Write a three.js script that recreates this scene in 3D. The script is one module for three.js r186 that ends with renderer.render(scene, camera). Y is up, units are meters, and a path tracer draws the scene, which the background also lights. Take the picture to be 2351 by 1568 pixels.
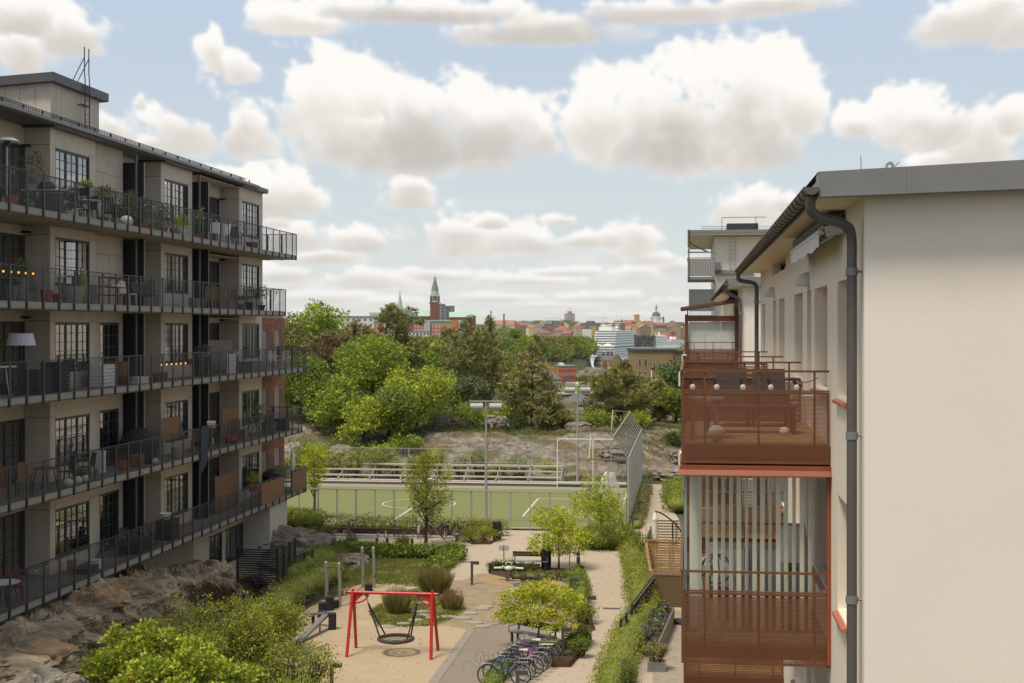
import * as THREE from 'three';
import { createNoise2D, createNoise3D } from 'simplex-noise';

// -- camera, sky, sun, exposure
const scene = new THREE.Scene();
const camera = new THREE.PerspectiveCamera(27.96, 1024 / 683, 0.5, 15000);
camera.position.set(0, 11.5, 0);
camera.rotation.y = THREE.MathUtils.degToRad(7.32);
camera.setViewOffset(2351, 1568, 0, 34, 2351, 1568);       // level camera, lens shifted down a little

const renderer = new THREE.WebGLRenderer();
renderer.toneMapping = THREE.LinearToneMapping;
renderer.toneMappingExposure = 1.15;
renderer.shadowMap.enabled = true;

const SUN = new THREE.Vector3(-0.28, 1.0, 0.42).normalize();
const sun = new THREE.DirectionalLight(new THREE.Color(1.0, 0.90, 0.74), 3.3);
sun.position.copy(SUN).multiplyScalar(200);
sun.target.position.set(-8, 0, -60);
sun.position.add(sun.target.position);
sun.castShadow = true;
sun.shadow.radius = 30;
Object.assign(sun.shadow.camera, { left: -90, right: 90, top: 90, bottom: -90, near: 1, far: 500 });
sun.shadow.mapSize.set(4096, 4096);
scene.add(sun, sun.target);

function rng(seed) { let s = seed | 0; return () => { s = (s + 0x6d2b79f5) | 0; let t = Math.imul(s ^ (s >>> 15), 1 | s); t = (t + Math.imul(t ^ (t >>> 7), 61 | t)) ^ t; return ((t ^ (t >>> 14)) >>> 0) / 4294967296; }; }
const clamp = (x, a = 0, b = 1) => Math.min(b, Math.max(a, x));
const smooth = (a, b, x) => { const t = clamp((x - a) / (b - a)); return t * t * (3 - 2 * t); };
const lerp = (a, b, t) => a + (b - a) * t;

// The sky: blue overhead to pale at the horizon, fair-weather cumulus with flat grey bases, the same kind all round.
const SKY = 1.0 / 1.15;
(function makeSky() {
const W = 4096, H = 2048, data = new Float32Array(W * H * 4), n3 = createNoise3D(rng(11)), n2 = createNoise3D(rng(23)), R = rng(5);
// clouds: [bearing from -z in degrees (right positive), elevation of the flat base, half width, height, greyness of the base]
const C = [
[-26.82,10.18,1.96,1.98,0.50], [-25.02,11.04,2.51,2.15,0.55], [-27.14,11.64,3.28,1.96,0.60], [-15.90,12.12,2.32,1.06,0.30], [-11.23,12.67,6.00,1.07,0.75], [-6.33,11.94,5.43,1.56,0.70], [-1.08,12.63,5.84,1.06,0.60], [3.19,12.84,3.47,0.85,0.55], [11.02,11.55,3.06,2.14,0.45], [12.81,11.21,1.90,1.80,0.45], [-14.30,8.25,1.65,3.41,0.25], [-11.23,7.22,3.72,3.98,0.80], [-8.15,7.24,2.91,3.37,0.70], [-6.06,7.50,1.13,1.69,0.45], [-13.58,7.19,2.16,2.30,0.55], [-8.33,6.73,2.00,0.98,0.45], [-3.24,7.49,1.95,3.45,0.35], [-0.36,7.27,3.38,3.96,0.80], [2.40,7.40,2.71,4.44,0.65], [4.68,8.22,1.18,1.99,0.35], [-23.27,7.65,1.01,1.80,0.35], [-20.81,7.39,1.91,2.25,0.40], [-17.67,7.38,1.95,2.10,0.50], [-22.17,7.08,1.54,1.04,0.40], [-19.60,10.54,0.66,1.37,0.30], [-18.46,10.10,1.02,1.00,0.40], [-22.09,8.81,0.27,0.77,0.25], [9.54,7.44,2.46,2.04,0.45], [11.84,6.59,2.24,2.53,0.45], [7.09,7.88,1.19,1.12,0.45], [12.81,7.64,1.27,1.50,0.35], [10.53,6.29,1.96,0.85,0.40], [-16.97,4.79,2.67,1.69,0.50], [-18.64,5.69,1.41,0.88,0.35], [-15.90,4.93,1.61,1.07,0.45], [-11.60,5.17,1.05,1.33,0.50], [2.84,4.47,1.75,1.51,0.35], [3.89,4.81,1.22,0.88,0.40], [-16.26,3.41,1.87,1.25,0.45], [-13.58,3.29,1.80,0.99,0.50], [-16.97,4.12,1.06,0.62,0.30], [-9.42,3.23,2.55,1.54,0.50], [-7.06,3.31,2.00,1.09,0.50], [-5.42,4.32,0.73,0.40,0.40], [-8.15,4.18,1.09,0.54,0.50], [-2.07,3.22,1.89,1.53,0.35], [-3.42,3.44,1.08,0.72,0.40], [-4.51,3.45,1.45,0.63,0.50], [-1.44,2.71,1.61,0.54,0.35], [-2.16,1.99,1.80,0.61,0.35], [-0.36,2.35,1.07,0.72,0.40], [-15.19,2.70,2.15,0.54,0.50], [-13.22,1.72,2.71,0.69,0.45], [-16.97,1.97,1.60,0.72,0.50], [-10.51,2.00,2.18,0.47,0.50], [-7.06,1.82,2.73,0.47,0.50], [-5.06,2.18,1.99,0.44,0.45], [-15.37,1.08,2.33,0.43,0.50], [-12.32,0.91,1.99,0.36,0.45], [-8.33,1.09,2.36,0.36,0.50], [-3.61,1.09,2.71,0.40,0.45], [-0.72,0.90,1.43,0.43,0.40], [-5.97,0.82,2.18,0.29,0.40], [-9.42,0.45,2.00,0.22,0.40], [-2.88,0.40,2.16,0.22,0.40], [-15.90,0.45,1.07,0.25,0.40],
];
for (let k = 0; k < 330; k++) {                                    // the rest of the sky
const el = 1.2 + 78 * Math.pow(R(), 1.7), az = R() * 360 - 180, grow = 1 + el / 28, w = (1.6 + 4.2 * R() * R()) * grow;
if (az > -31 && az < 17 && el < 15.5) continue;
C.push([az, el, w / Math.max(0.3, Math.cos(el * Math.PI / 180)), w * (0.35 + 0.5 * R()), 0.35 + 0.5 * R()]);
}
const bins = Array.from({ length: 72 }, () => []);
for (const c of C) for (let b = 0; b < 72; b++) { let d = Math.abs(b * 5 - 177.5 - c[0]); if (d > 180) d = 360 - d; if (d < c[2] * 1.6 + 4) bins[b].push(c); }
const zen = [0.31, 0.44, 0.68], mid = [0.53, 0.63, 0.76], low = [0.67, 0.74, 0.75], hor = [0.80, 0.80, 0.75];
for (let row = 0; row < H; row++) {
const up = ((row + 0.5) / H - 0.5) * Math.PI, el = up * 180 / Math.PI, y = Math.sin(up), ce = Math.cos(up);
for (let col = 0; col < W; col++) {
const o = (row * W + col) * 4; data[o + 3] = 1;
if (el < -0.6) { data[o] = 0.26; data[o + 1] = 0.25; data[o + 2] = 0.22; continue; }
const r = ((col + 0.5) / W - 0.5) * 2 * Math.PI, x = Math.cos(r) * ce, z = Math.sin(r) * ce, az = Math.atan2(x, -z) * 180 / Math.PI;
const e = Math.max(0, el), t1 = smooth(0, 4.5, e), t2 = smooth(2.5, 13, e), t3 = smooth(12, 60, e);
let cr = [0, 0, 0];
for (let c = 0; c < 3; c++) cr[c] = lerp(lerp(lerp(hor[c], low[c], t1), mid[c], t2), zen[c], t3);
const k = 1 / (1 + e / 35), list = bins[Math.min(71, Math.floor((az + 180) / 5))];
let near = false;
for (const b of list) { let dx = Math.abs(az - b[0]); if (dx > 180) dx = 360 - dx; if (dx < b[2] * 1.6 + 1.5 && el > b[1] - b[3] * 0.8 - 0.6 && el < b[1] + b[3] * 1.7 + 0.6) { near = true; break; } }
if (near || e < 6) {
const F = 13 * k, ex = az * Math.PI / 180, px = ex * F * (e > 40 ? ce * 1.6 : 1), py = up * F * (1.45 + 2.2 * Math.exp(-e / 1.6)), wrap = Math.sin(ex / 2);
let n = 0, a = 1, f = 1, big = 0;
for (let i = 0; i < 6; i++) { const v = n3(px * f, py * f, wrap * 2 + i * 7.3); n += a * (i < 2 ? v : 0.75 - 1.5 * Math.abs(v)); if (i === 1) big = n; a *= 0.56; f *= 2.03; }
let dens = -9, tt = 0, g = 0.5;
const small = n3(px * 5.1, py * 5.1, 31 + wrap) * 0.5 + n3(px * 11, py * 11, 37 + wrap) * 0.3;
const wx = (0.9 * n2(px * 0.75, py * 0.75, 51 + wrap) + 0.55 * n2(px * 2.1, py * 2.1, 57 + wrap)) / k, wy = (0.35 * n2(px * 0.8, py * 0.8, 63 + wrap) + 0.26 * n2(px * 2.3, py * 2.3, 69 + wrap)) / k;
for (const b of list) {
let dx = az - b[0]; if (dx > 180) dx -= 360; if (dx < -180) dx += 360;
const q = Math.min(1, b[3] / 2.2); dx = (dx + wx * q) / b[2]; const d0 = (el - b[1]) / b[3], dy = d0 + wy * q / b[3] * smooth(0.05, 0.45, d0); if (dx > 1.9 || dx < -1.9 || dy > 2 || dy < -1) continue;
const s = 1 - Math.sqrt(dx * dx + (dy > 0 ? dy * dy : dy * dy * 9)) + (n * 0.33 + small * 0.17) * (0.45 + 0.55 * smooth(-0.1, 0.35, dy)) - 0.07;
if (s > dens) { if (dens > 0) { const w = smooth(0, 0.35, s - dens); tt = lerp(lerp(tt, dy, 0.5), dy, w); g = lerp(lerp(g, b[4], 0.5), b[4], w); } else { tt = dy; g = b[4]; } dens = s; }
}
// crisp sunlit heads, ragged fading bases
const soft = lerp(0.55, 0.22, smooth(0.05, 0.55, tt)), al0 = smooth(-0.08, soft, dens + 0.10 * small);
let al = al0 * smooth(-0.5, 0.7, el);
const depth = clamp(dens), light = 0.42 + 0.66 * tt + 0.20 * n + 0.20 * small - 0.42 * depth * (1 - 0.85 * smooth(0.18, 0.62, tt)) + 0.22 * (1 - smooth(0, 0.6, dens));
const lum = lerp(lerp(0.86, 0.52, g), 1.0, smooth(0.0, 0.95, light));
const warm = 1 - smooth(0.3, 0.95, light);
const cl = [lum, lum * (0.975 - 0.03 * warm), lum * (0.94 - 0.06 * warm)];
if (e < 6) {                                                  // thin streaks low over the horizon
const st = n2(px * 0.9, py * 2.6, 3.1 + wrap) + 0.6 * n2(px * 2.7, py * 7, 9.7 + wrap) + 0.3 * n2(px * 8, py * 15, 1.7), sa = smooth(-0.35, 0.75, st) * smooth(6, 2.2, e) * 0.75 * (1 - al);
const sl = 0.80 + 0.12 * n2(px * 2, py * 9, 5) + 0.05 * st, q = [sl, sl * 0.985, sl * 0.96];
for (let c = 0; c < 3; c++) cr[c] = lerp(cr[c], q[c], sa);
}
const fade = lerp(0.72, 1, smooth(0, 5, e));                   // far clouds pale into the air
al *= fade;
for (let c = 0; c < 3; c++) cr[c] = lerp(cr[c], cl[c], al);
}
for (let c = 0; c < 3; c++) data[o + c] = cr[c] * SKY;
}
}
const t = new THREE.DataTexture(data, W, H, THREE.RGBAFormat, THREE.FloatType);
t.mapping = THREE.EquirectangularReflectionMapping; t.magFilter = t.minFilter = THREE.LinearFilter; t.needsUpdate = true;
scene.background = t; scene.environment = t;
})();

// -- helpers
const V = (x, y, z) => new THREE.Vector3(x, y, z);
const noise2 = createNoise2D(rng(77)), noise3 = createNoise3D(rng(78));
const fbm2 = (x, y, n = 4) => { let s = 0, a = 1, t = 0; for (let i = 0; i < n; i++) { s += a * noise2(x, y); t += a; a *= 0.5; x = x * 2.03 + 11.7; y = y * 2.03 - 4.1; } return s / t; };
const fbm3 = (x, y, z, n = 4) => { let s = 0, a = 1, t = 0; for (let i = 0; i < n; i++) { s += a * noise3(x, y, z); t += a; a *= 0.5; x = x * 2.03 + 3.1; y = y * 2.03 - 7.7; z = z * 2.03 + 1.9; } return s / t; };
const ridge3 = (x, y, z, n = 4) => { let s = 0, a = 1, t = 0; for (let i = 0; i < n; i++) { s += a * (1 - 2 * Math.abs(noise3(x, y, z))); t += a; a *= 0.5; x = x * 2.1 + 3.1; y = y * 2.1 - 7.7; z = z * 2.1 + 1.9; } return s / t; };

// tileable noise texture: f(u, v, n) -> [r, g, b] or grey 0..1 where n(freq, seed) is periodic fbm at this texel
function tileTex(size, f, srgb = false) {
const data = new Uint8Array(size * size * 4), nz = createNoise3D(rng(size + 3)), TAU = Math.PI * 2, n4 = (u, v, q, s) => {
// seamless in u and v by cross-fading four shifted samples
const a = nz(u * q, v * q, s), b = nz((u - 1) * q, v * q, s), c = nz(u * q, (v - 1) * q, s), d = nz((u - 1) * q, (v - 1) * q, s), wu = smooth(0.0, 1.0, u), wv = smooth(0.0, 1.0, v);
const m = (a * (1 - wu) + b * wu) * (1 - wv) + (c * (1 - wu) + d * wu) * wv, g = Math.sqrt((wu * wu + (1 - wu) * (1 - wu)) * (wv * wv + (1 - wv) * (1 - wv)));
return m / g;
};
for (let j = 0; j < size; j++) for (let i = 0; i < size; i++) {
const u = i / size, v = j / size, c = f(u, v, (q, s = 0, oct = 4, sy = 1) => { let t = 0, a = 1, w = 0; for (let k = 0; k < oct; k++) { t += a * n4(u, (v * sy) % 1, q, s + k * 5.1); w += a; a *= 0.55; q *= 2; } return t / w; });
const o = (j * size + i) * 4, q = Array.isArray(c) ? c : [c, c, c];
for (let k = 0; k < 3; k++) data[o + k] = clamp(q[k]) * 255;
data[o + 3] = 255;
}
const t = new THREE.DataTexture(data, size, size); t.wrapS = t.wrapT = THREE.RepeatWrapping; t.magFilter = THREE.LinearFilter; t.minFilter = THREE.LinearMipmapLinearFilter;
if (srgb) t.colorSpace = THREE.SRGBColorSpace; t.needsUpdate = true; return t;
}
const tex = (t, m, my = m) => { const c = t.clone(); c.repeat.set(1 / m, 1 / my); c.needsUpdate = true; return c; };   // one tile spans m metres
const lin = (r, g, b) => new THREE.Color().setRGB(r, g, b);
const std = (color, o = {}) => new THREE.MeshStandardMaterial({ color: Array.isArray(color) ? lin(...color) : new THREE.Color(color), roughness: 0.8, ...o });
const phy = (color, o = {}) => new THREE.MeshPhysicalMaterial({ color: Array.isArray(color) ? lin(...color) : new THREE.Color(color), roughness: 0.8, ...o });

// A collector of faces that become one geometry. uv in metres, taken from the dominant plane.
class B {
constructor() { this.p = []; this.n = []; this.u = []; this.i = []; this.c = []; }
vert(x, y, z, nx, ny, nz, u, v, col) { this.p.push(x, y, z); this.n.push(nx, ny, nz); this.u.push(u, v); if (col) this.c.push(col[0], col[1], col[2]); return this.p.length / 3 - 1; }
face(pts, col) {                                                   // planar polygon (fan)
const a = pts[0], b = pts[1], c = pts[2];
const ux = b[0] - a[0], uy = b[1] - a[1], uz = b[2] - a[2], vx = c[0] - a[0], vy = c[1] - a[1], vz = c[2] - a[2];
let nx = uy * vz - uz * vy, ny = uz * vx - ux * vz, nz = ux * vy - uy * vx; const l = Math.hypot(nx, ny, nz) || 1; nx /= l; ny /= l; nz /= l;
const ax = Math.abs(nx), ay = Math.abs(ny), az = Math.abs(nz), s = this.p.length / 3;
for (const q of pts) this.vert(q[0], q[1], q[2], nx, ny, nz, ...(ay >= ax && ay >= az ? [q[0], q[2]] : ax >= az ? [q[2], q[1]] : [q[0], q[1]]), col);
for (let k = 1; k < pts.length - 1; k++) this.i.push(s, s + k, s + k + 1);
return this;
}
box(x0, y0, z0, x1, y1, z1, col) {
if (x0 > x1) [x0, x1] = [x1, x0]; if (y0 > y1) [y0, y1] = [y1, y0]; if (z0 > z1) [z0, z1] = [z1, z0];
const a = [x0, y0, z0], b = [x1, y0, z0], c = [x1, y1, z0], d = [x0, y1, z0], e = [x0, y0, z1], f = [x1, y0, z1], g = [x1, y1, z1], h = [x0, y1, z1];
return this.face([e, f, g, h], col).face([b, a, d, c], col).face([f, b, c, g], col).face([a, e, h, d], col).face([h, g, c, d], col).face([a, b, f, e], col);
}
bx(cx, cy, cz, sx, sy, sz, rot, col) {                             // centred box, rot = [x, y, z] Euler
const g = new B().box(-sx / 2, -sy / 2, -sz / 2, sx / 2, sy / 2, sz / 2, col);
return this.addB(g, new THREE.Matrix4().compose(V(cx, cy, cz), new THREE.Quaternion().setFromEuler(new THREE.Euler(...(rot || [0, 0, 0]))), V(1, 1, 1)));
}
bar(p, q, w, h, col) {                                             // box from p to q, w across and h high
const a = V(...p), b = V(...q), d = b.clone().sub(a), L = d.length(), up = Math.abs(d.y) > 0.98 * L ? V(0, 0, 1) : V(0, 1, 0), m = new THREE.Matrix4().lookAt(a, b, up);
m.setPosition(a.add(b).multiplyScalar(0.5));
return this.addB(new B().box(-w / 2, -h / 2, -L / 2, w / 2, h / 2, L / 2, col), m);
}
cyl(p, q, r0, r1 = r0, seg = 8, cap = true, col) {
const a = V(...p), b = V(...q), d = b.clone().sub(a), L = d.length(); d.normalize();
const t = Math.abs(d.y) > 0.9 ? V(1, 0, 0) : V(0, 1, 0), e = t.clone().cross(d).normalize(), f = d.clone().cross(e), s = this.p.length / 3, sl = (r0 - r1) / (L || 1);
for (let k = 0; k <= seg; k++) {
const w = k / seg * Math.PI * 2, c = Math.cos(w), n = Math.sin(w), x = e.x * c + f.x * n, y = e.y * c + f.y * n, z = e.z * c + f.z * n, nn = V(x + d.x * sl, y + d.y * sl, z + d.z * sl).normalize();
this.vert(a.x + x * r0, a.y + y * r0, a.z + z * r0, nn.x, nn.y, nn.z, w * r0, 0, col); this.vert(b.x + x * r1, b.y + y * r1, b.z + z * r1, nn.x, nn.y, nn.z, w * r0, L, col);
if (k) { const o = s + k * 2; this.i.push(o - 2, o, o + 1, o - 2, o + 1, o - 1); }
}
if (cap) for (const [c, r, g] of [[a, r0, -1], [b, r1, 1]]) { if (r < 1e-4) continue; const o = this.vert(c.x, c.y, c.z, d.x * g, d.y * g, d.z * g, 0, 0, col); for (let k = 0; k <= seg; k++) { const w = k / seg * Math.PI * 2, x = Math.cos(w) * r, y = Math.sin(w) * r; this.vert(c.x + e.x * x + f.x * y, c.y + e.y * x + f.y * y, c.z + e.z * x + f.z * y, d.x * g, d.y * g, d.z * g, x, y, col); if (k) g > 0 ? this.i.push(o, o + k, o + k + 1) : this.i.push(o, o + k + 1, o + k); } }
return this;
}
tube(pts, r, seg = 6, col) {
const c = new THREE.CatmullRomCurve3(pts.map((q) => V(...q)), false, 'centripetal'), n = Math.max(2, (pts.length - 1) * 4);
return this.addG(new THREE.TubeGeometry(c, n, r, seg, false), undefined, col);
}
path(pts, r, seg = 6, col) { for (let k = 0; k < pts.length - 1; k++) this.cyl(pts[k], pts[k + 1], Array.isArray(r) ? r[k] : r, Array.isArray(r) ? r[k + 1] : r, seg, true, col); return this; }
lathe(profile, seg = 12, at = [0, 0, 0], col) { return this.addG(new THREE.LatheGeometry(profile.map((q) => new THREE.Vector2(...q)), seg), new THREE.Matrix4().makeTranslation(...at), col); }
ball(x, y, z, r, sy = 1, ws = 10, hs = 7, col) { return this.addG(new THREE.SphereGeometry(r, ws, hs), new THREE.Matrix4().makeTranslation(x, y, z).multiply(new THREE.Matrix4().makeScale(1, sy, 1)), col); }
torus(m, R, r, a = 24, b = 8, arc = Math.PI * 2, col) { return this.addG(new THREE.TorusGeometry(R, r, b, a, arc), m, col); }
addG(g, m, col) {
if (m) g.applyMatrix4(m);
const s = this.p.length / 3, P = g.attributes.position, N = g.attributes.normal, U = g.attributes.uv;
for (let k = 0; k < P.count; k++) this.vert(P.getX(k), P.getY(k), P.getZ(k), N.getX(k), N.getY(k), N.getZ(k), U ? U.getX(k) : 0, U ? U.getY(k) : 0, col);
if (g.index) for (let k = 0; k < g.index.count; k++) this.i.push(s + g.index.getX(k)); else for (let k = 0; k < P.count; k++) this.i.push(s + k);
return this;
}
addB(g, m) {
const s = this.p.length / 3, v = V(0, 0, 0), nm = new THREE.Matrix3().getNormalMatrix(m);
for (let k = 0; k < g.p.length; k += 3) { v.set(g.p[k], g.p[k + 1], g.p[k + 2]).applyMatrix4(m); this.p.push(v.x, v.y, v.z); v.set(g.n[k], g.n[k + 1], g.n[k + 2]).applyMatrix3(nm).normalize(); this.n.push(v.x, v.y, v.z); }
for (const q of g.u) this.u.push(q); for (const q of g.i) this.i.push(q + s); for (const q of g.c) this.c.push(q);
return this;
}
geo() {
const g = new THREE.BufferGeometry();
g.setAttribute('position', new THREE.Float32BufferAttribute(this.p, 3)); g.setAttribute('normal', new THREE.Float32BufferAttribute(this.n, 3)); g.setAttribute('uv', new THREE.Float32BufferAttribute(this.u, 2));
if (this.c.length) g.setAttribute('color', new THREE.Float32BufferAttribute(this.c, 3));
g.setIndex(this.i); return g;
}
mesh(name, mat, parent) { return part(name, this.geo(), mat, parent); }
}
const taken = {};
const numbered = (n) => { const k = taken[n] = (taken[n] || 0) + 1; return k === 1 ? n : n + '_' + String(k - 1).padStart(3, '0'); };
function part(name, g, mat, parent) { const m = new THREE.Mesh(g, mat); m.name = parent ? name : numbered(name); (parent || scene).add(m); return m; }
function tag(o, label, category, group) { o.userData.label = label; o.userData.category = category; if (group) o.userData.group = group; return o; }
function struct(o) { o.userData.kind = 'structure'; return o; }
function stuff(o) { o.userData.kind = 'stuff'; return o; }
function thing(name, label, category, [x, y, z] = [0, 0, 0], turn = 0, group) { const o = new THREE.Group(); o.name = numbered(name); o.position.set(x, y, z); o.rotation.y = turn; tag(o, label, category, group); scene.add(o); return o; }
function dup(o, label, [x, y, z], turn = 0, s = 1) { const c = o.clone(); c.userData = { ...o.userData, label }; c.name = numbered(o.name.replace(/_\d{3}$/, '')); c.position.set(x, y, z); c.rotation.y = turn; if (s !== 1) c.scale.setScalar(s); scene.add(c); return c; }

// -- materials
const T = {
fine: tileTex(256, (u, v, n) => 0.5 + 0.5 * n(24, 1, 4)),
coarse: tileTex(256, (u, v, n) => 0.5 + 0.5 * n(4, 2, 6)),
stucco: tileTex(512, (u, v, n) => 0.5 + 0.3 * n(40, 3, 3) + 0.25 * n(6, 4, 3)),
mottled: tileTex(512, (u, v, n) => { const g = 0.86 + 0.10 * n(3, 5, 6) + 0.05 * n(60, 6, 2); return [g, g, g]; }),
plaster: tileTex(512, (u, v, n) => { const g = 0.955 + 0.03 * n(3, 15, 6) + 0.015 * n(60, 16, 2); return [g, g, g]; }),
strong: tileTex(512, (u, v, n) => { const g = 0.72 + 0.22 * n(4, 7, 6) + 0.10 * n(50, 8, 2); return [g, g * 0.99, g * 0.97]; }),
wood: tileTex(256, (u, v, n) => { const g = 0.75 + 0.18 * n(3, 9, 3) + 0.22 * Math.sin((u + 0.06 * n(3, 10, 2)) * Math.PI * 2 * 9) * 0.5 + 0.1 * n(40, 11, 2); return [g, g * 0.97, g * 0.93]; }),
wave: tileTex(256, (u, v, n) => 0.5 + 0.5 * n(6, 12, 5)),
};
const M = {
taupe: std([0.60, 0.52, 0.42], { roughness: 0.7, map: tex(T.mottled, 2.2), bumpMap: tex(T.fine, 1), bumpScale: 0.002 }),
taupe2: std([0.57, 0.49, 0.40], { roughness: 0.7, map: tex(T.mottled, 1.7) }),
joint: std([0.06, 0.055, 0.05]),
anthracite: std([0.022, 0.025, 0.032], { roughness: 0.5 }),
black: std([0.012, 0.013, 0.016], { roughness: 0.55 }),
frame: std([0.035, 0.038, 0.044], { roughness: 0.45 }),
darkroom: std([0.30, 0.28, 0.25], { roughness: 1 }),
glass: phy([0.9, 0.93, 0.95], { transmission: 1, roughness: 0.01, ior: 3.6, thickness: 0 }),
clear: phy([0.95, 0.97, 0.97], { transmission: 1, roughness: 0.01, ior: 1.5, thickness: 0 }),
concrete: std([0.36, 0.33, 0.28], { roughness: 0.9, map: tex(T.strong, 1.3), bumpMap: tex(T.coarse, 0.8), bumpScale: 0.006 }),
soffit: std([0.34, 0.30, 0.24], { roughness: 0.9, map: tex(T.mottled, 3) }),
deck: std([0.30, 0.275, 0.24], { roughness: 0.85, map: tex(T.strong, 2) }),
roof: std([0.10, 0.10, 0.10], { roughness: 0.45, metalness: 0.3, map: tex(T.mottled, 4) }),
zinc: std([0.24, 0.235, 0.23], { roughness: 0.5, metalness: 0.2, map: tex(T.mottled, 2.4) }),
pipe: std([0.125, 0.115, 0.10], { roughness: 0.42, metalness: 0.2, map: tex(T.mottled, 1) }),
stucco: std([0.84, 0.745, 0.65], { roughness: 0.95, map: tex(T.plaster, 5.3), bumpMap: tex(T.stucco, 1.2), bumpScale: 0.0015 }),
cream: std([0.83, 0.735, 0.60], { roughness: 0.95, map: tex(T.plaster, 4.7), bumpMap: tex(T.stucco, 1.1), bumpScale: 0.0015 }),
offwhite: std([0.60, 0.56, 0.49], { roughness: 0.9, map: tex(T.mottled, 2.6) }),
rust: std([0.165, 0.06, 0.024], { roughness: 0.55, map: tex(T.mottled, 1.5) }),
rustred: std([0.27, 0.07, 0.03], { roughness: 0.5, map: tex(T.mottled, 1.5) }),
corten: std([0.135, 0.055, 0.03], { roughness: 0.9, map: tex(T.strong, 0.9) }),
timber: std([0.42, 0.27, 0.115], { roughness: 0.8, map: tex(T.wood, 0.5, 2) }),
greywood: std([0.24, 0.205, 0.165], { roughness: 0.9, map: tex(T.wood, 0.5, 2) }),
darkwood: std([0.06, 0.035, 0.022], { roughness: 0.75, map: tex(T.wood, 0.4, 2) }),
redwood: std([0.22, 0.085, 0.035], { roughness: 0.7, map: tex(T.wood, 0.4, 2) }),
bamboo: std([0.30, 0.165, 0.08], { roughness: 0.85, map: tex(T.wood, 0.3, 1) }),
steel: std([0.42, 0.42, 0.41], { roughness: 0.45, metalness: 0.5, map: tex(T.mottled, 1) }),
galv: std([0.42, 0.42, 0.40], { roughness: 0.6, metalness: 0.25, map: tex(T.mottled, 1.3) }),
greypost: std([0.055, 0.057, 0.06], { roughness: 0.6 }),
terracotta: std([0.42, 0.135, 0.055], { roughness: 0.9, map: tex(T.mottled, 0.6) }),
white: std([0.72, 0.71, 0.68], { roughness: 0.6 }),
paleplastic: std([0.45, 0.43, 0.40], { roughness: 0.6 }),
greypot: std([0.22, 0.21, 0.20], { roughness: 0.9 }),
soil: std([0.075, 0.05, 0.034], { roughness: 1, map: tex(T.strong, 0.7) }),
red: std([0.50, 0.018, 0.02], { roughness: 0.35 }),
bark: std([0.085, 0.065, 0.05], { roughness: 1, map: tex(T.strong, 0.4) }),
pinebark: std([0.23, 0.115, 0.065], { roughness: 1, map: tex(T.strong, 0.5) }),
rubber: std([0.018, 0.018, 0.018], { roughness: 0.8 }),
cloth: std([0.76, 0.74, 0.70], { roughness: 1 }),
darkcloth: std([0.035, 0.036, 0.04], { roughness: 1 }),
yellow: std([0.55, 0.40, 0.02], { roughness: 0.6 }),
bulb: phy([0.9, 0.88, 0.82], { transmission: 0.6, roughness: 0.15, thickness: 0 }),
};
const leafMat = (o = {}) => phy([1, 1, 1], { roughness: 0.75, vertexColors: true, side: THREE.DoubleSide, transmission: 0.35, thickness: 0, specularIntensity: 0.4, ...o });
M.leaf = leafMat(); M.needle = std([1, 1, 1], { roughness: 0.9, vertexColors: true, side: THREE.DoubleSide });
M.vc = std([1, 1, 1], { roughness: 0.9, vertexColors: true });

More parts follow.
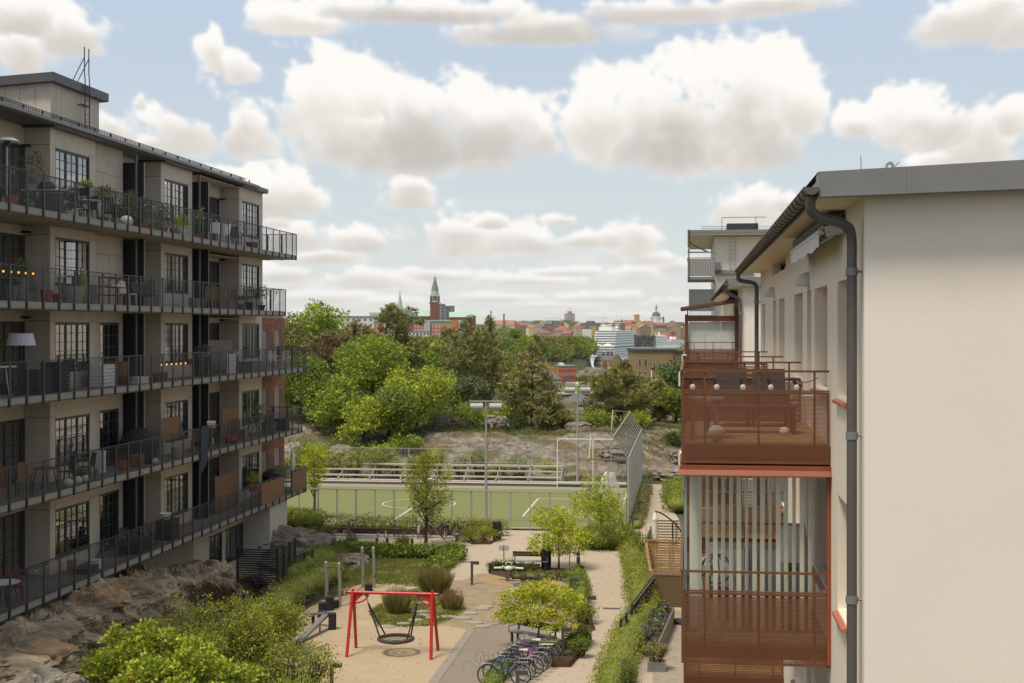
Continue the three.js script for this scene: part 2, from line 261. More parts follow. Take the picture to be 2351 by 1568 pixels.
// -- the long apartment building on the left
const FL = [15.12, 12.25, 9.37, 6.27, 3.12], SB = [14.90, 12.03, 9.15, 6.05, 2.90], CE = [18.30, 14.90, 12.03, 9.15, 6.05], EDGE = -19.8, END = [-67.9, -66.0, -69.7, -68.9, -69.7];
const XB = -21.3, XR = -22.2, XW = -21.6;
const apartment = thing('apartment_building', 'long taupe panel apartment block with five mesh-railed balcony decks above the rock', 'building');
{
const A = apartment;
// inner core: dark rooms behind the glass, closed by floors
const core = new B();
for (let k = 0; k < 5; k++) core.box(-34, FL[k] - 0.3, -30, -24.6, CE[k] - 0.02, -66.6);
core.box(-34, -0.5, -50, -24.4, 2.8, -66.6);
for (let k = 0; k < 5; k++) core.box(-24.6, FL[k] - 0.2, -36, -22.01, FL[k] - 0.02, -66.6);
core.mesh('room_wall', M.darkroom, A);
// wall slabs behind the cladding, with openings left for windows
const wall = new B(), panels = [], wins = [];
const open = (x, y0, y1, z0, z1, y2, y3, zs) => {                    // wall strip at x from z0 to z1 (decreasing) with openings zs [[za, zb, ya, yb]]
let z = z0; const put = (a, b, c, d) => { if (a - b > 0.01 && d - c > 0.01) wall.box(x - 0.22, c, a, x - 0.035, d, b); };
for (const [a, b, ya, yb] of zs) { put(z, a, y0, y1); put(a, b, y0, ya); put(a, b, yb, y1); z = b; }
put(z, z1, y0, y1);
};
const P = (x, y0, y1, z0, z1, m = 0) => { if (z0 - z1 > 0.04 && y1 - y0 > 0.04) panels.push([x - 0.03, y0, z1 + 0.006, x, y1, z0 - 0.006, m]); };   // panel on an x plane
const PZ = (z, y0, y1, x0, x1) => panels.push([x0 + 0.006, y0, z, x1 - 0.006, y1, z + 0.03, 1]);                                               // panel on a face towards the camera
const win = (x, z0, z1, y0, y1, cols, rows, sash, tilt) => wins.push([x, z0, z1, y0, y1, cols, rows, sash, tilt]);
const wy = [[15.9, 17.58], [12.92, 14.55], [9.98, 11.65], [6.75, 8.38], [3.62, 5.28]];
for (let k = 0; k < 5; k++) {
const f = FL[k], c = CE[k], [w0, w1] = wy[k], top = w1 + 0.06;
for (let b = 0; b < 3; b++) {
const z0 = -43.8 - 9.8 * b, z1 = z0 - 3.55, a = z0 - 0.39, e = z0 - 3.08;
// bay front
open(XB, f, c, z0 - 0.04, z1 + 0.04, 0, 0, [[a, e, w0, w1]]);
P(XB, w1 + 0.006, c, a, e); P(XB, f, w0 - 0.006, a, e); P(XB, f, top, z0, a); P(XB, top + 0.012, c, z0, a); P(XB, f, top, e, z1); P(XB, top + 0.012, c, e, z1);
win(XB - 0.06, a, e, w0, w1, 3, 2, 5, (k === 1 && b === 0) ? 1 : (k === 2 && b === 1) ? 0 : -1);
// bay side towards the camera
wall.box(XR - 0.2, f, z0 - 0.2, XB - 0.035, c, z0 - 0.03);
PZ(z0 - 0.03, f, top - 0.02, XR, XB - 0.03); PZ(z0 - 0.03, top, c, XR, XB - 0.03);
wall.box(XR - 0.2, f, z1 + 0.03, XB - 0.035, c, z1 + 0.2);
}
// recess nearest the camera, with a tall glazed door beside the bay
open(XR, f, c, -36, -43.8, 0, 0, [[-41.4, -43.66, f + 0.08, w1 + 0.02]]); win(XR - 0.06, -41.4, -43.66, f + 0.08, w1 + 0.02, 2, 2, 5, -2); P(XR, w1 + 0.03, c, -36, -43.8); P(XR, f, w1, -36, -41.4);
// wall right of the first bay: panels, and a door from the third deck down
if (k < 2) { open(XW, f, c, -47.35, -50.5, 0, 0, []); P(XW, w1 - 0.35, c, -47.37, -48.95); P(XW, w1 - 0.35, c, -48.95, -50.5); for (let q = 0; q < 5; q++) P(XW, f, w1 - 0.365, -47.37 - q * 0.63, -47.37 - q * 0.63 - 0.62); } else {
open(XW, f, c, -47.35, -50.5, 0, 0, [[-48.42, -50.12, f + 0.06, w1]]); win(XW - 0.06, -48.42, -50.12, f + 0.06, w1, 2, 2, 5, -2);
P(XW, w1 + 0.01, c, -47.37, -48.95); P(XW, w1 + 0.01, c, -48.95, -50.5); P(XW, f, w1, -47.37, -48.4); P(XW, f, w1, -50.14, -50.5);
}
wall.box(XR - 0.2, f, -50.5, XW - 0.035, c, -50.6);
// recess behind the first screen, and the one between the second and third bays
open(XR, f, c, -50.6, -53.6, 0, 0, []); P(XR, f, c, -50.62, -53.6);
open(XR, f, c, -57.15, -63.4, 0, 0, [[-60.9, -63.2, f + 0.08, w1 + 0.02]]); win(XR - 0.06, -60.9, -63.2, f + 0.08, w1 + 0.02, 2, 2, 5, -2);
P(XR, w1 + 0.03, c, -57.17, -60.3); P(XR, w1 + 0.03, c, -60.3, -63.37); P(XR, f, w1, -57.17, -59); P(XR, f, w1, -59, -60.88); P(XR, f, w1, -63.22, -63.37);
wall.box(-34, f, -66.97, XB - 0.04, c, -67.15);
}
// ground floor under the lowest deck
open(XB, -0.3, 2.9, -50, -64.1, 0, 0, [[-59.3, -61.0, 0.2, 2.06], [-61.45, -64.0, 0.5, 2.06]]);
win(XB - 0.06, -59.3, -61.0, 0.2, 2.06, 2, 2, 5, -2); win(XB - 0.06, -61.45, -64.0, 0.5, 2.06, 3, 2, 4, -2);
P(XB, 2.08, 2.9, -50, -59.28); P(XB, 2.08, 2.9, -59.3, -64.1); P(XB, 0, 2.07, -57.3, -59.29); P(XB, 0, 2.07, -61.02, -61.43); P(XB, -0.2, 0.48, -61.46, -64.0);
wall.mesh('wall', M.joint, A);
new B().box(-21.6, -0.5, -50, -21.27, 2.85, -57.2).mesh('plinth_wall', M.concrete, A);
new B().box(-22, -0.6, -64.1, -20.0, 2.88, -66.95).mesh('end_wall', M.offwhite, A);
for (const [x0, y0, z0, x1, y1, z1, m] of panels) new B().box(x0, y0, z0, x1, y1, z1).mesh('wall_panel', m ? M.taupe2 : M.taupe, A);
// windows: a mesh of frames with a pane in each light
const paneG = {};
wins.forEach(([x, z0, z1, y0, y1, cols, sub, rows, tilt], at) => {
const fr = new B(), W = z0 - z1, sw = W / cols, panes = [], t = 0.055, g = 0.022, many = at < 24;
fr.box(x - 0.06, y0, z0, x + 0.05, y0 + t, z1).box(x - 0.06, y1 - t, z0, x + 0.05, y1, z1).box(x - 0.06, y0, z0, x + 0.05, y1, z0 - t).box(x - 0.06, y0, z1 + t, x + 0.05, y1, z1).box(x - 0.06, y0 - 0.02, z0 + 0.02, x + 0.10, y0 - 0.001, z1 - 0.02);
const sashes = [];
for (let s = 0; s < cols; s++) {
const a = z0 - s * sw, b = a - sw, S = s === tilt ? new B() : fr, list = [], i0 = a - 0.045, i1 = b + 0.045, j0 = y0 + 0.06, j1 = y1 - 0.06;
S.box(x - 0.03, y0 + 0.04, a, x + 0.03, y1 - 0.04, a - 0.05).box(x - 0.03, y0 + 0.04, b + 0.05, x + 0.03, y1 - 0.04, b).box(x - 0.03, y0 + 0.04, a, x + 0.03, y0 + 0.09, b).box(x - 0.03, y1 - 0.09, a, x + 0.03, y1 - 0.04, b);
const pw = (i0 - i1) / sub, ph = (j1 - j0) / rows;
for (let q = 1; q < sub; q++) S.box(x - 0.015, j0, i0 - q * pw + g / 2, x + 0.016, j1, i0 - q * pw - g / 2);
for (let q = 1; q < rows; q++) S.box(x - 0.0152, j0 + q * ph - g / 2, i0, x + 0.0158, j0 + q * ph + g / 2, i1);
for (let q = 0; q < sub; q++) for (let r = 0; r < rows; r++) list.push([i0 - (q + 0.5) * pw, j0 + (r + 0.5) * ph, pw, ph]);
if (s === tilt) sashes.push([S, list, a, b]); else panes.push(...list);
}
const w = fr.mesh('window', M.frame, A);
const addPane = (parent, z, y, pw, ph, ox = x, oy = 0, oz = 0) => { const key = pw.toFixed(3) + ph.toFixed(3), m = part('pane', paneG[key] ||= new B().face([[0, -ph / 2, pw / 2], [0, -ph / 2, -pw / 2], [0, ph / 2, -pw / 2], [0, ph / 2, pw / 2]]).geo(), M.glass, parent); m.position.set(ox, y - oy, z - oz); };
if (many) for (const [z, y, pw, ph] of panes) addPane(w, z, y, pw, ph);
else { const gl = new B(); for (const [z, y, pw, ph] of panes) gl.face([[x, y - ph / 2, z + pw / 2], [x, y - ph / 2, z - pw / 2], [x, y + ph / 2, z - pw / 2], [x, y + ph / 2, z + pw / 2]]); stuff(gl.mesh('panes', M.glass, w)); }
for (const [S, list, a, b] of sashes) {                            // a casement standing open inwards
const m = new B().addB(S, new THREE.Matrix4().makeTranslation(-x, -y0, -b)), s = m.mesh('open_casement', M.frame, w); s.position.set(x, y0, b); s.rotation.y = -0.9;
const gl = new B(); for (const [z, y, pw, ph] of list) gl.face([[0, y - y0 - ph / 2, z - b + pw / 2], [0, y - y0 - ph / 2, z - b - pw / 2], [0, y - y0 + ph / 2, z - b - pw / 2], [0, y - y0 + ph / 2, z - b + pw / 2]]);
const all = new B().addB(m, new THREE.Matrix4()); all; const pm = gl.mesh('casement_panes', M.glass, w); pm.position.set(x + 0.001, y0, b); pm.rotation.y = -0.9;
}
if (tilt !== -2) for (const [cz, cn] of at % 3 === 1 ? [[z0 - 0.1, 8]] : [[z0 - 0.1, 16], [z1 + 0.1 + 0.05 * (10 + at % 8), 10 + at % 8]]) { const cu = new B(), cx = x - 0.18, X = (q) => cx - 0.04 * (q % 2); for (let q = 0; q < cn; q++) cu.face([[X(q), y0, cz - q * 0.05], [X(q + 1), y0, cz - q * 0.05 - 0.05], [X(q + 1), y1, cz - q * 0.05 - 0.05], [X(q), y1, cz - q * 0.05]]); cu.mesh('curtain', at % 4 ? M.cloth : M.paleplastic, w); }
});
// balcony decks
const postG = new B().box(-0.012, 0.0, -0.045, 0.012, 1.32, 0.045).box(-0.05, 0.0, -0.06, -0.012, 0.24, 0.06).geo(), ZP = [];
for (let z = -37.05; z > -70; z -= 1.075) ZP.push(z);
for (let k = 0; k < 5; k++) {
const y = SB[k], e = END[k];
const slab = new B().box(-22.0, y, -30, EDGE - 0.07, y + 0.2, e).mesh('balcony', M.soffit, A);
const boards = new B(); for (let q = 0; q < 14; q++) boards.box(-22.0 + q * 0.15, y + 0.202, -30, -22.0 + q * 0.15 + 0.142, y + 0.222, e); stuff(boards.mesh('floor_boards', M.deck, slab));
const L = new B().box(EDGE - 0.062, y - 0.01, -30, EDGE - 0.002, y + 0.03, e).mesh('edge_angle', M.anthracite, slab);
const zs = ZP.filter((z) => z > e + 0.3); zs.push(e + 0.05);
zs.forEach((z, q) => {
const p = part('railing_post', postG, M.anthracite, slab); p.position.set(EDGE + 0.02, y - 0.02, z);
const zn = zs[q + 1]; if (zn !== undefined) { const m = new B().box(EDGE - 0.068, y + 0.032, z - 0.07, EDGE - 0.015, y + 0.235, zn + 0.07).mesh('edge_block', M.concrete, slab); }
});
const rail = new B().box(EDGE - 0.03, y + 1.285, -30, EDGE + 0.02, y + 1.315, e); rail.box(EDGE - 0.03, y + 1.285, e, -21.6, y + 1.315, e + 0.05); rail.mesh('handrail', M.anthracite, slab);
const wires = new B(); for (let q = 0; q < 36; q++) { const wy0 = y + 0.25 + q * 0.0288; wires.box(EDGE - 0.002, wy0, -34, EDGE + 0.004, wy0 + 0.005, e); wires.box(EDGE, wy0, e + 0.004, -21.6, wy0 + 0.005, e + 0.012); }
for (let z = -36; z > e; z -= 0.12) wires.box(EDGE - 0.006, y + 0.24, z, EDGE - 0.001, y + 1.28, z - 0.004);
stuff(wires.mesh('wire_mesh', M.anthracite, slab));
for (let q = 1; q < 3; q++) { const p = part('railing_post', postG, M.anthracite, slab); p.position.set(EDGE - q * 0.75, y - 0.02, e + 0.04); p.rotation.y = Math.PI / 2; }
// privacy screens and downpipes between flats
const yc = CE[k] - 0.02, yt = k === 0 ? 17.84 : yc;
for (const [z, x0] of [[-50.72, -20.85], [-57.75, -20.8]]) { const s = new B().box(XR, FL[k], z - 0.03, x0, yt, z).mesh('privacy_screen', M.black, slab); new B().box(x0, FL[k], z - 0.035, x0 + 0.03, yt, z + 0.005).mesh('screen_edge', M.galv, s); }
for (const z of [-50.45, -57.35]) new B().cyl([-21.05, SB[k], z], [-21.05, k ? CE[k] : 18.1, z], 0.055, 0.055, 10).cyl([-21.05, FL[k] + 1.5, z], [-21.05, FL[k] + 1.56, z], 0.065, 0.065, 10).mesh('downpipe', M.pipe, A);
for (const [z, x] of [[-43.55, XR], [-63.1, XR]]) new B().box(x, CE[k] - 0.26 - (k ? 0 : 0.5), z - 0.1, x + 0.3, CE[k] - 0.18 - (k ? 0 : 0.5), z + 0.02).mesh('wall_lamp', M.black, A);
new B().box(XR + 0.05, CE[k] - 0.16, -57.9, XB, CE[k] - 0.13, -63.35).mesh('soffit_board', M.taupe2, A);
}
// roof: eave fascia with gutter, bay hoods, snow guard
const rf = new B(); rf.face([[-20.95, 18.44, -30], [-20.95, 18.44, -65.2], [-30, 21.0, -65.2], [-30, 21.0, -30]]).box(-22.3, 18.26, -30, -20.98, 18.40, -65.2);
rf.mesh('roof', M.roof, A);
new B().box(-20.98, 18.30, -30, -20.86, 18.42, -65.25).mesh('gutter', M.zinc, A);
for (let b = 0; b < 3; b++) {
const z0 = -43.7 - 9.8 * b, z1 = z0 - 3.75;
new B().face([[-21.0, 18.22, z0], [-21.0, 18.22, z1], [-21.0, 18.42, z1 - 0.02], [-21.0, 18.42, z0 + 0.02]]).box(-22.25, 18.2, z0 + 0.1, -21.02, 18.34, z1).mesh('bay_hood', M.roof, A);
new B().box(-22.2, 18.22, z0 + 0.1, -21.05, 18.52, z0 + 0.13).mesh('bay_fascia', M.anthracite, A);
}
new B().box(-24, 18.25, -65.2, -21.1, 18.36, -67.0).face([[-21.08, 18.36, -65.1], [-21.08, 18.36, -67.05], [-26, 19.5, -67.05], [-26, 19.5, -65.1]]).mesh('end_roof', M.roof, A);
const sg = new B(); for (const h of [0.10, 0.17]) sg.cyl([-21.25, 18.5 + h, -30], [-21.25, 18.5 + h, -64.3], 0.014, 0.014, 6); for (let z = -31; z > -64; z -= 0.13) sg.box(-21.26, 18.52, z, -21.24, 18.68, z - 0.014); sg.mesh('snow_guard', M.anthracite, A);
for (let z = -31; z > -65; z -= 1.35) new B().box(-21.28, 18.46, z, -21.22, 18.66, z - 0.03).mesh('guard_bracket', M.anthracite, A);
// penthouse on the roof, with its ladder
const pent = new B().box(-31, 18.3, -49.45, -24.04, 20.75, -53.75).mesh('penthouse', M.joint, A);
for (let q = 0; q < 10; q++) { const w = 0.43; if (q === 3) { new B().box(-24.03, 19.35, -49.43 - q * w, -24.0, 20.85, -49.43 - (q + 1) * w + 0.015).mesh('wall_panel', M.taupe, pent); new B().box(-24.03, 18.3, -49.43 - q * w, -24.005, 19.34, -49.43 - (q + 1) * w + 0.015).mesh('hatch', M.frame, pent); continue; } new B().box(-24.03, 18.3, -49.43 - q * w, -24.0, 20.85, -49.43 - (q + 1) * w + 0.015).mesh('wall_panel', M.taupe, pent); }
for (let q = 0; q < 8; q++) new B().box(-24.0 - q * 0.62, 18.3, -49.4, -24.0 - (q + 1) * 0.62 + 0.015, 20.85 - 0.02 * q, -49.43).mesh('wall_panel', M.taupe, pent);
new B().face([[-23.75, 21.12, -49.1], [-23.75, 21.12, -54.1], [-31, 20.7, -54.1], [-31, 20.7, -49.1]]).face([[-31, 20.34, -49.1], [-23.75, 20.78, -49.1], [-23.75, 21.12, -49.1], [-31, 20.7, -49.1]]).face([[-23.75, 20.78, -49.1], [-23.75, 20.78, -54.1], [-23.75, 21.12, -54.1], [-23.75, 21.12, -49.1]]).face([[-31, 20.34, -49.1], [-31, 20.34, -54.1], [-23.75, 20.78, -54.1], [-23.75, 20.78, -49.1]]).mesh('fascia', M.roof, pent);
const lad = new B(); for (const z of [-51.75, -52.15]) lad.path([[-23.7, 18.6, z], [-23.7, 21.3, z], [-23.75, 21.6, z - 0.05], [-23.75, 22.6, z - 0.05]], 0.022, 6).cyl([-23.75, 22.2, z - 0.05], [-24.3, 21.1, z], 0.018, 0.018, 6); for (let y = 18.8; y < 21.2; y += 0.28) lad.cyl([-23.7, y, -51.75], [-23.7, y, -52.15], 0.012, 0.012, 5);
for (const y of [19.3, 20.3]) lad.bar([-24, y, -51.75], [-23.68, y, -51.75], 0.03, 0.05).bar([-24, y, -52.15], [-23.68, y, -52.15], 0.03, 0.05); lad.mesh('ladder', M.anthracite, pent);
// brick end with narrow doors: each brick its own piece, the rows in between joined
const X = -21.5, ops = []; for (const y of [9.37, 6.27, 3.12]) ops.push([-67.72, -68.62, y, y + 1.98], [-69.87, -70.86, y, y + 1.98]);
const bw = new B().box(-30, 1.6, -67.16, X - 0.10, 12.2, -71.5); bw.box(X - 0.1, 1.6, -67.16, X - 0.02, 12.02, -67.72).box(X - 0.1, 1.6, -68.62, X - 0.02, 12.02, -69.87).box(X - 0.1, 1.6, -70.86, X - 0.02, 12.02, -71.5);
for (const [y0, y1] of [[11.35, 12.02], [8.25, 9.37], [5.1, 6.27], [1.6, 3.12]]) bw.box(X - 0.1, y0, -67.7, X - 0.021, y1, -71.0);
const brick = bw.mesh('brick_wall', std([0.30, 0.27, 0.23], { roughness: 1 }), A), BM = [[0.40, 0.155, 0.085], [0.33, 0.12, 0.07], [0.46, 0.20, 0.12], [0.28, 0.12, 0.085]].map((c) => std(c, { roughness: 0.95, map: tex(T.strong, 0.3) }));
const bg = new B().box(-0.02, 0, 0, 0.004, 0.062, -0.235).geo(), hg = new B().box(-0.02, 0, 0, 0.004, 0.062, -0.11).geo(), rest = BM.map(() => new B()), r = rng(9);
let n = 0;
for (let j = 0; j < 136; j++) for (let i = 0; i < 18; i++) {
const y = 1.7 + j * 0.076, z = -67.18 - i * 0.247 - (j % 2) * 0.123, zz = Math.max(z - 0.235, -71.5);
if (y > 11.95 || z < -71.4 || ops.some(([a, b, y0, y1]) => zz < a && z > b && y + 0.05 > y0 && y < y1)) continue;
const m = Math.floor(r() * 4);
if (n < 300 && y > 9.9 && zz > -71.49) { const p = part('brick', bg, BM[m], brick); p.position.set(X, y, z); n++; } else rest[m].box(X - 0.02, y, z, X + 0.004, y + 0.062, zz);
}
rest.forEach((b, q) => stuff(b.mesh('bricks', BM[q], brick)));
for (const [a, b, y0, y1] of ops) { const d = new B().box(X - 0.2, y0, a, X - 0.16, y1, a - 0.07).box(X - 0.2, y0, b + 0.07, X - 0.16, y1, b).box(X - 0.2, y1 - 0.07, a - 0.07, X - 0.16, y1, b + 0.07).box(X - 0.2, y0 + 0.8, a - 0.07, X - 0.16, y0 + 0.85, b + 0.07).mesh('door', M.frame, A); new B().face([[X - 0.18, y0, a], [X - 0.18, y0, b], [X - 0.18, y1, b], [X - 0.18, y1, a]]).mesh('pane', M.clear, d); new B().box(X - 0.3, y0, a, X - 0.28, y1, b).mesh('dark_lining', M.darkroom, d); }
}

// -- the pale rendered buildings on the right
function gutter(parent, x, y, z0, z1, mat = M.pipe) {
const g = new B(), seg = 10, r = 0.085;
for (let k = 0; k < seg; k++) { const a = Math.PI * (1 + k / seg), b = Math.PI * (1 + (k + 1) / seg), q = (t, z, rr) => [x + Math.cos(t) * rr, y + Math.sin(t) * rr, z]; g.face([q(a, z0, r), q(b, z0, r), q(b, z1, r), q(a, z1, r)]); g.face([q(a, z0, r - 0.008), q(a, z1, r - 0.008), q(b, z1, r - 0.008), q(b, z0, r - 0.008)]); }
g.cyl([x - r, y, z0], [x - r, y, z1], 0.012, 0.012, 6);
const o = g.mesh('gutter', mat, parent), br = new B().torus(new THREE.Matrix4().makeRotationZ(Math.PI), r + 0.006, 0.011, 12, 5, Math.PI).geo();
for (let z = z0 - 0.3; z > z1; z -= 0.55) part('gutter_bracket', br, mat, o).position.set(x, y, z);
new B().addG(new THREE.CircleGeometry(r, 14, Math.PI, Math.PI), new THREE.Matrix4().makeTranslation(x, y, z0 + 0.002)).mesh('gutter_end', mat, o);
return o;
}
function downpipe(parent, pts, r = 0.06) {
const c = new B().addG(new THREE.TubeGeometry(new THREE.CatmullRomCurve3(pts.slice(0, -1).map((p) => V(...p)), false, 'catmullrom', 0.35), 48, r, 12, false));
const a = pts[pts.length - 2], b = pts[pts.length - 1]; c.cyl(a, b, r, r, 14);
const o = c.mesh('downpipe', M.pipe, parent);
for (let y = a[1] - 0.05; y > b[1]; y -= 1.95) new B().cyl([a[0], y, a[2]], [a[0], y - 0.09, a[2]], r + 0.012, r + 0.012, 14).cyl([a[0] + 0.03, y - 0.045, a[2]], [a[0] + 0.14, y - 0.045, a[2]], 0.014, 0.014, 6).mesh('pipe_clamp', M.zinc, o);
return o;
}
// wall along x = 2.05 from z0 to z1 with framed openings [z near, z far, y0, y1, kind]
function sideWall(parent, z0, z1, y0, y1, ops, mat) {
const w = new B(), X0 = 2.05, X1 = 2.45;
let z = z0; const zs = [...new Set(ops.map((o) => o[0] + '|' + o[1]))].map((s) => s.split('|').map(Number)).sort((a, b) => b[0] - a[0]);
const put = (a, b, c, d) => { if (a - b > 0.01 && d - c > 0.01) w.box(X0, c, a, X1, d, b); };
for (const [a, b] of zs) { put(z, a, y0, y1); let y = y0; for (const o of ops.filter((q) => q[0] === a).sort((p, q) => p[2] - q[2])) { put(a, b, y, o[2]); y = o[3]; } put(a, b, y, y1); z = b; }
put(z, z1, y0, y1); w.mesh('side_wall', mat, parent);
for (const [a, b, c, d, kind] of ops) {
const f = new B(), x = X0 + 0.2, t = 0.06;
f.box(x, c, a, x + 0.08, d, a - t).box(x, c, b + t, x + 0.08, d, b).box(x, c, a - t, x + 0.08, c + t, b + t).box(x, d - t, a - t, x + 0.08, d, b + t);
if (a - b > 1.2) f.box(x, c + t, (a + b) / 2 + 0.04, x + 0.07, d - t, (a + b) / 2 - 0.04);
const o = f.mesh(kind === 'door' ? 'balcony_door' : kind === 'vent' ? 'vent_window' : 'window', kind === 'vent' ? M.frame : M.rust, parent);
new B().face([[x + 0.04, c, b], [x + 0.04, c, a], [x + 0.04, d, a], [x + 0.04, d, b]]).mesh('pane', M.glass, o);
new B().box(x + 0.3, c, a, x + 0.32, d, b).mesh('dark_lining', kind === 'door' ? M.darkroom : M.paleplastic, o);
if (!kind) new B().face([[X0 - 0.07, c - 0.05, b - 0.04], [X0 - 0.07, c - 0.05, a + 0.04], [x, c + 0.015, a + 0.04], [x, c + 0.015, b - 0.04]]).face([[X0 - 0.07, c - 0.05, b - 0.04], [X0 - 0.07, c - 0.09, b - 0.04], [X0 - 0.07, c - 0.09, a + 0.04], [X0 - 0.07, c - 0.05, a + 0.04]]).face([[X0 - 0.07, c - 0.09, a + 0.04], [X0 + 0.1, c - 0.05, a + 0.04], [X0 + 0.1, c + 0.0, a + 0.04], [X0 - 0.07, c - 0.05, a + 0.04]]).mesh('sill', std([0.42, 0.14, 0.085], { roughness: 0.5 }), o);
}
}
// perforated sheet: rows of slots, as a lattice. o = corner, u = along (m), v up (m)
function perforated(o, u, U, Hh, pitchU = 0.031, pitchV = 0.0185, solidV = 0.0105, bridge = 0.012) {
const b = new B(), q = (a, h) => [o[0] + u[0] * a, o[1] + h, o[2] + u[2] * a], F = (a0, a1, h0, h1) => b.face([q(a0, h0), q(a1, h0), q(a1, h1), q(a0, h1)]), e = 0.035;
F(0, e, 0, Hh); F(U - e, U, 0, Hh); F(e, U - e, 0, e); F(e, U - e, Hh - e, Hh);
let r = 0; for (let h = e; h < Hh - e - pitchV; h += pitchV, r++) { F(e, U - e, h, h + solidV); for (let a = e + (r % 2) * pitchU / 2; a < U - e; a += pitchU) F(a, Math.min(a + bridge, U - e), h + solidV, h + pitchV); }
return b;
}
const PG = {};
function balcony(parent, z0, z1, f, fine = true) {                   // brown steel balcony: floor at f
const x0 = -0.1, x1 = 2.03, fl = new B().box(x0 + 0.02, f - 0.16, z0 - 0.03, x1 + 0.02, f, z1 + 0.03).mesh('balcony', M.rust, parent);
const d = new B(); for (let z = z0 - 0.06; z > z1 + 0.14; z -= 0.125) d.box(x0 + 0.06, f + 0.002, z, x1, f + 0.026, z - 0.118); stuff(d.mesh('floor_boards', M.timber, fl));
const key = fine ? 'f' : 'c', pk = fine ? [] : [0.06, 0.037, 0.022, 0.02];
PG[key + 'a'] ||= perforated([0, 0, 0], [1, 0, 0], x1 - x0, 1.05, ...pk).geo(); PG[key + 'b' + (z0 - z1).toFixed(1)] ||= perforated([0, 0, 0], [0, 0, -1], z0 - z1, 1.05, 0.08, 0.0185, 0.0105, 0.02).geo();
for (const z of [z0, z1]) { const m = part('perforated_panel', PG[key + 'a'], M.rust, fl); m.position.set(x0, f - 0.25, z); }
const s = part('perforated_panel', PG[key + 'b' + (z0 - z1).toFixed(1)], M.rust, fl); s.position.set(x0, f - 0.25, z0);
const rail = (p, q) => new B().bar(p, q, 0.045, 0.03).mesh('handrail', M.rust, fl);
for (const z of [z0 - 0.02, z1 + 0.02]) { rail([x0, f + 1.1, z], [x1, f + 1.1, z]); new B().bar([x0, f + 0.815, z], [x1, f + 0.815, z], 0.04, 0.02).mesh('panel_cap', M.rust, fl); for (const x of [x0 + 0.02, 0.24, 1.02, 1.82]) new B().box(x - 0.015, f - 0.2, z - 0.03, x + 0.015, f + 1.09, z + 0.005).mesh('railing_post', M.rust, fl); }
rail([x0, f + 1.1, z0], [x0, f + 1.1, z1]);
for (let k = 1; k < 5; k++) { const z = lerp(z0, z1, k / 5); new B().box(x0 - 0.005, f - 0.2, z - 0.015, x0 + 0.02, f + 1.09, z + 0.015).mesh('railing_post', M.rust, fl); }
return fl;
}
const rendered = thing('rendered_building', 'nearest pale rendered house with long gutter and brown perforated balconies', 'building');
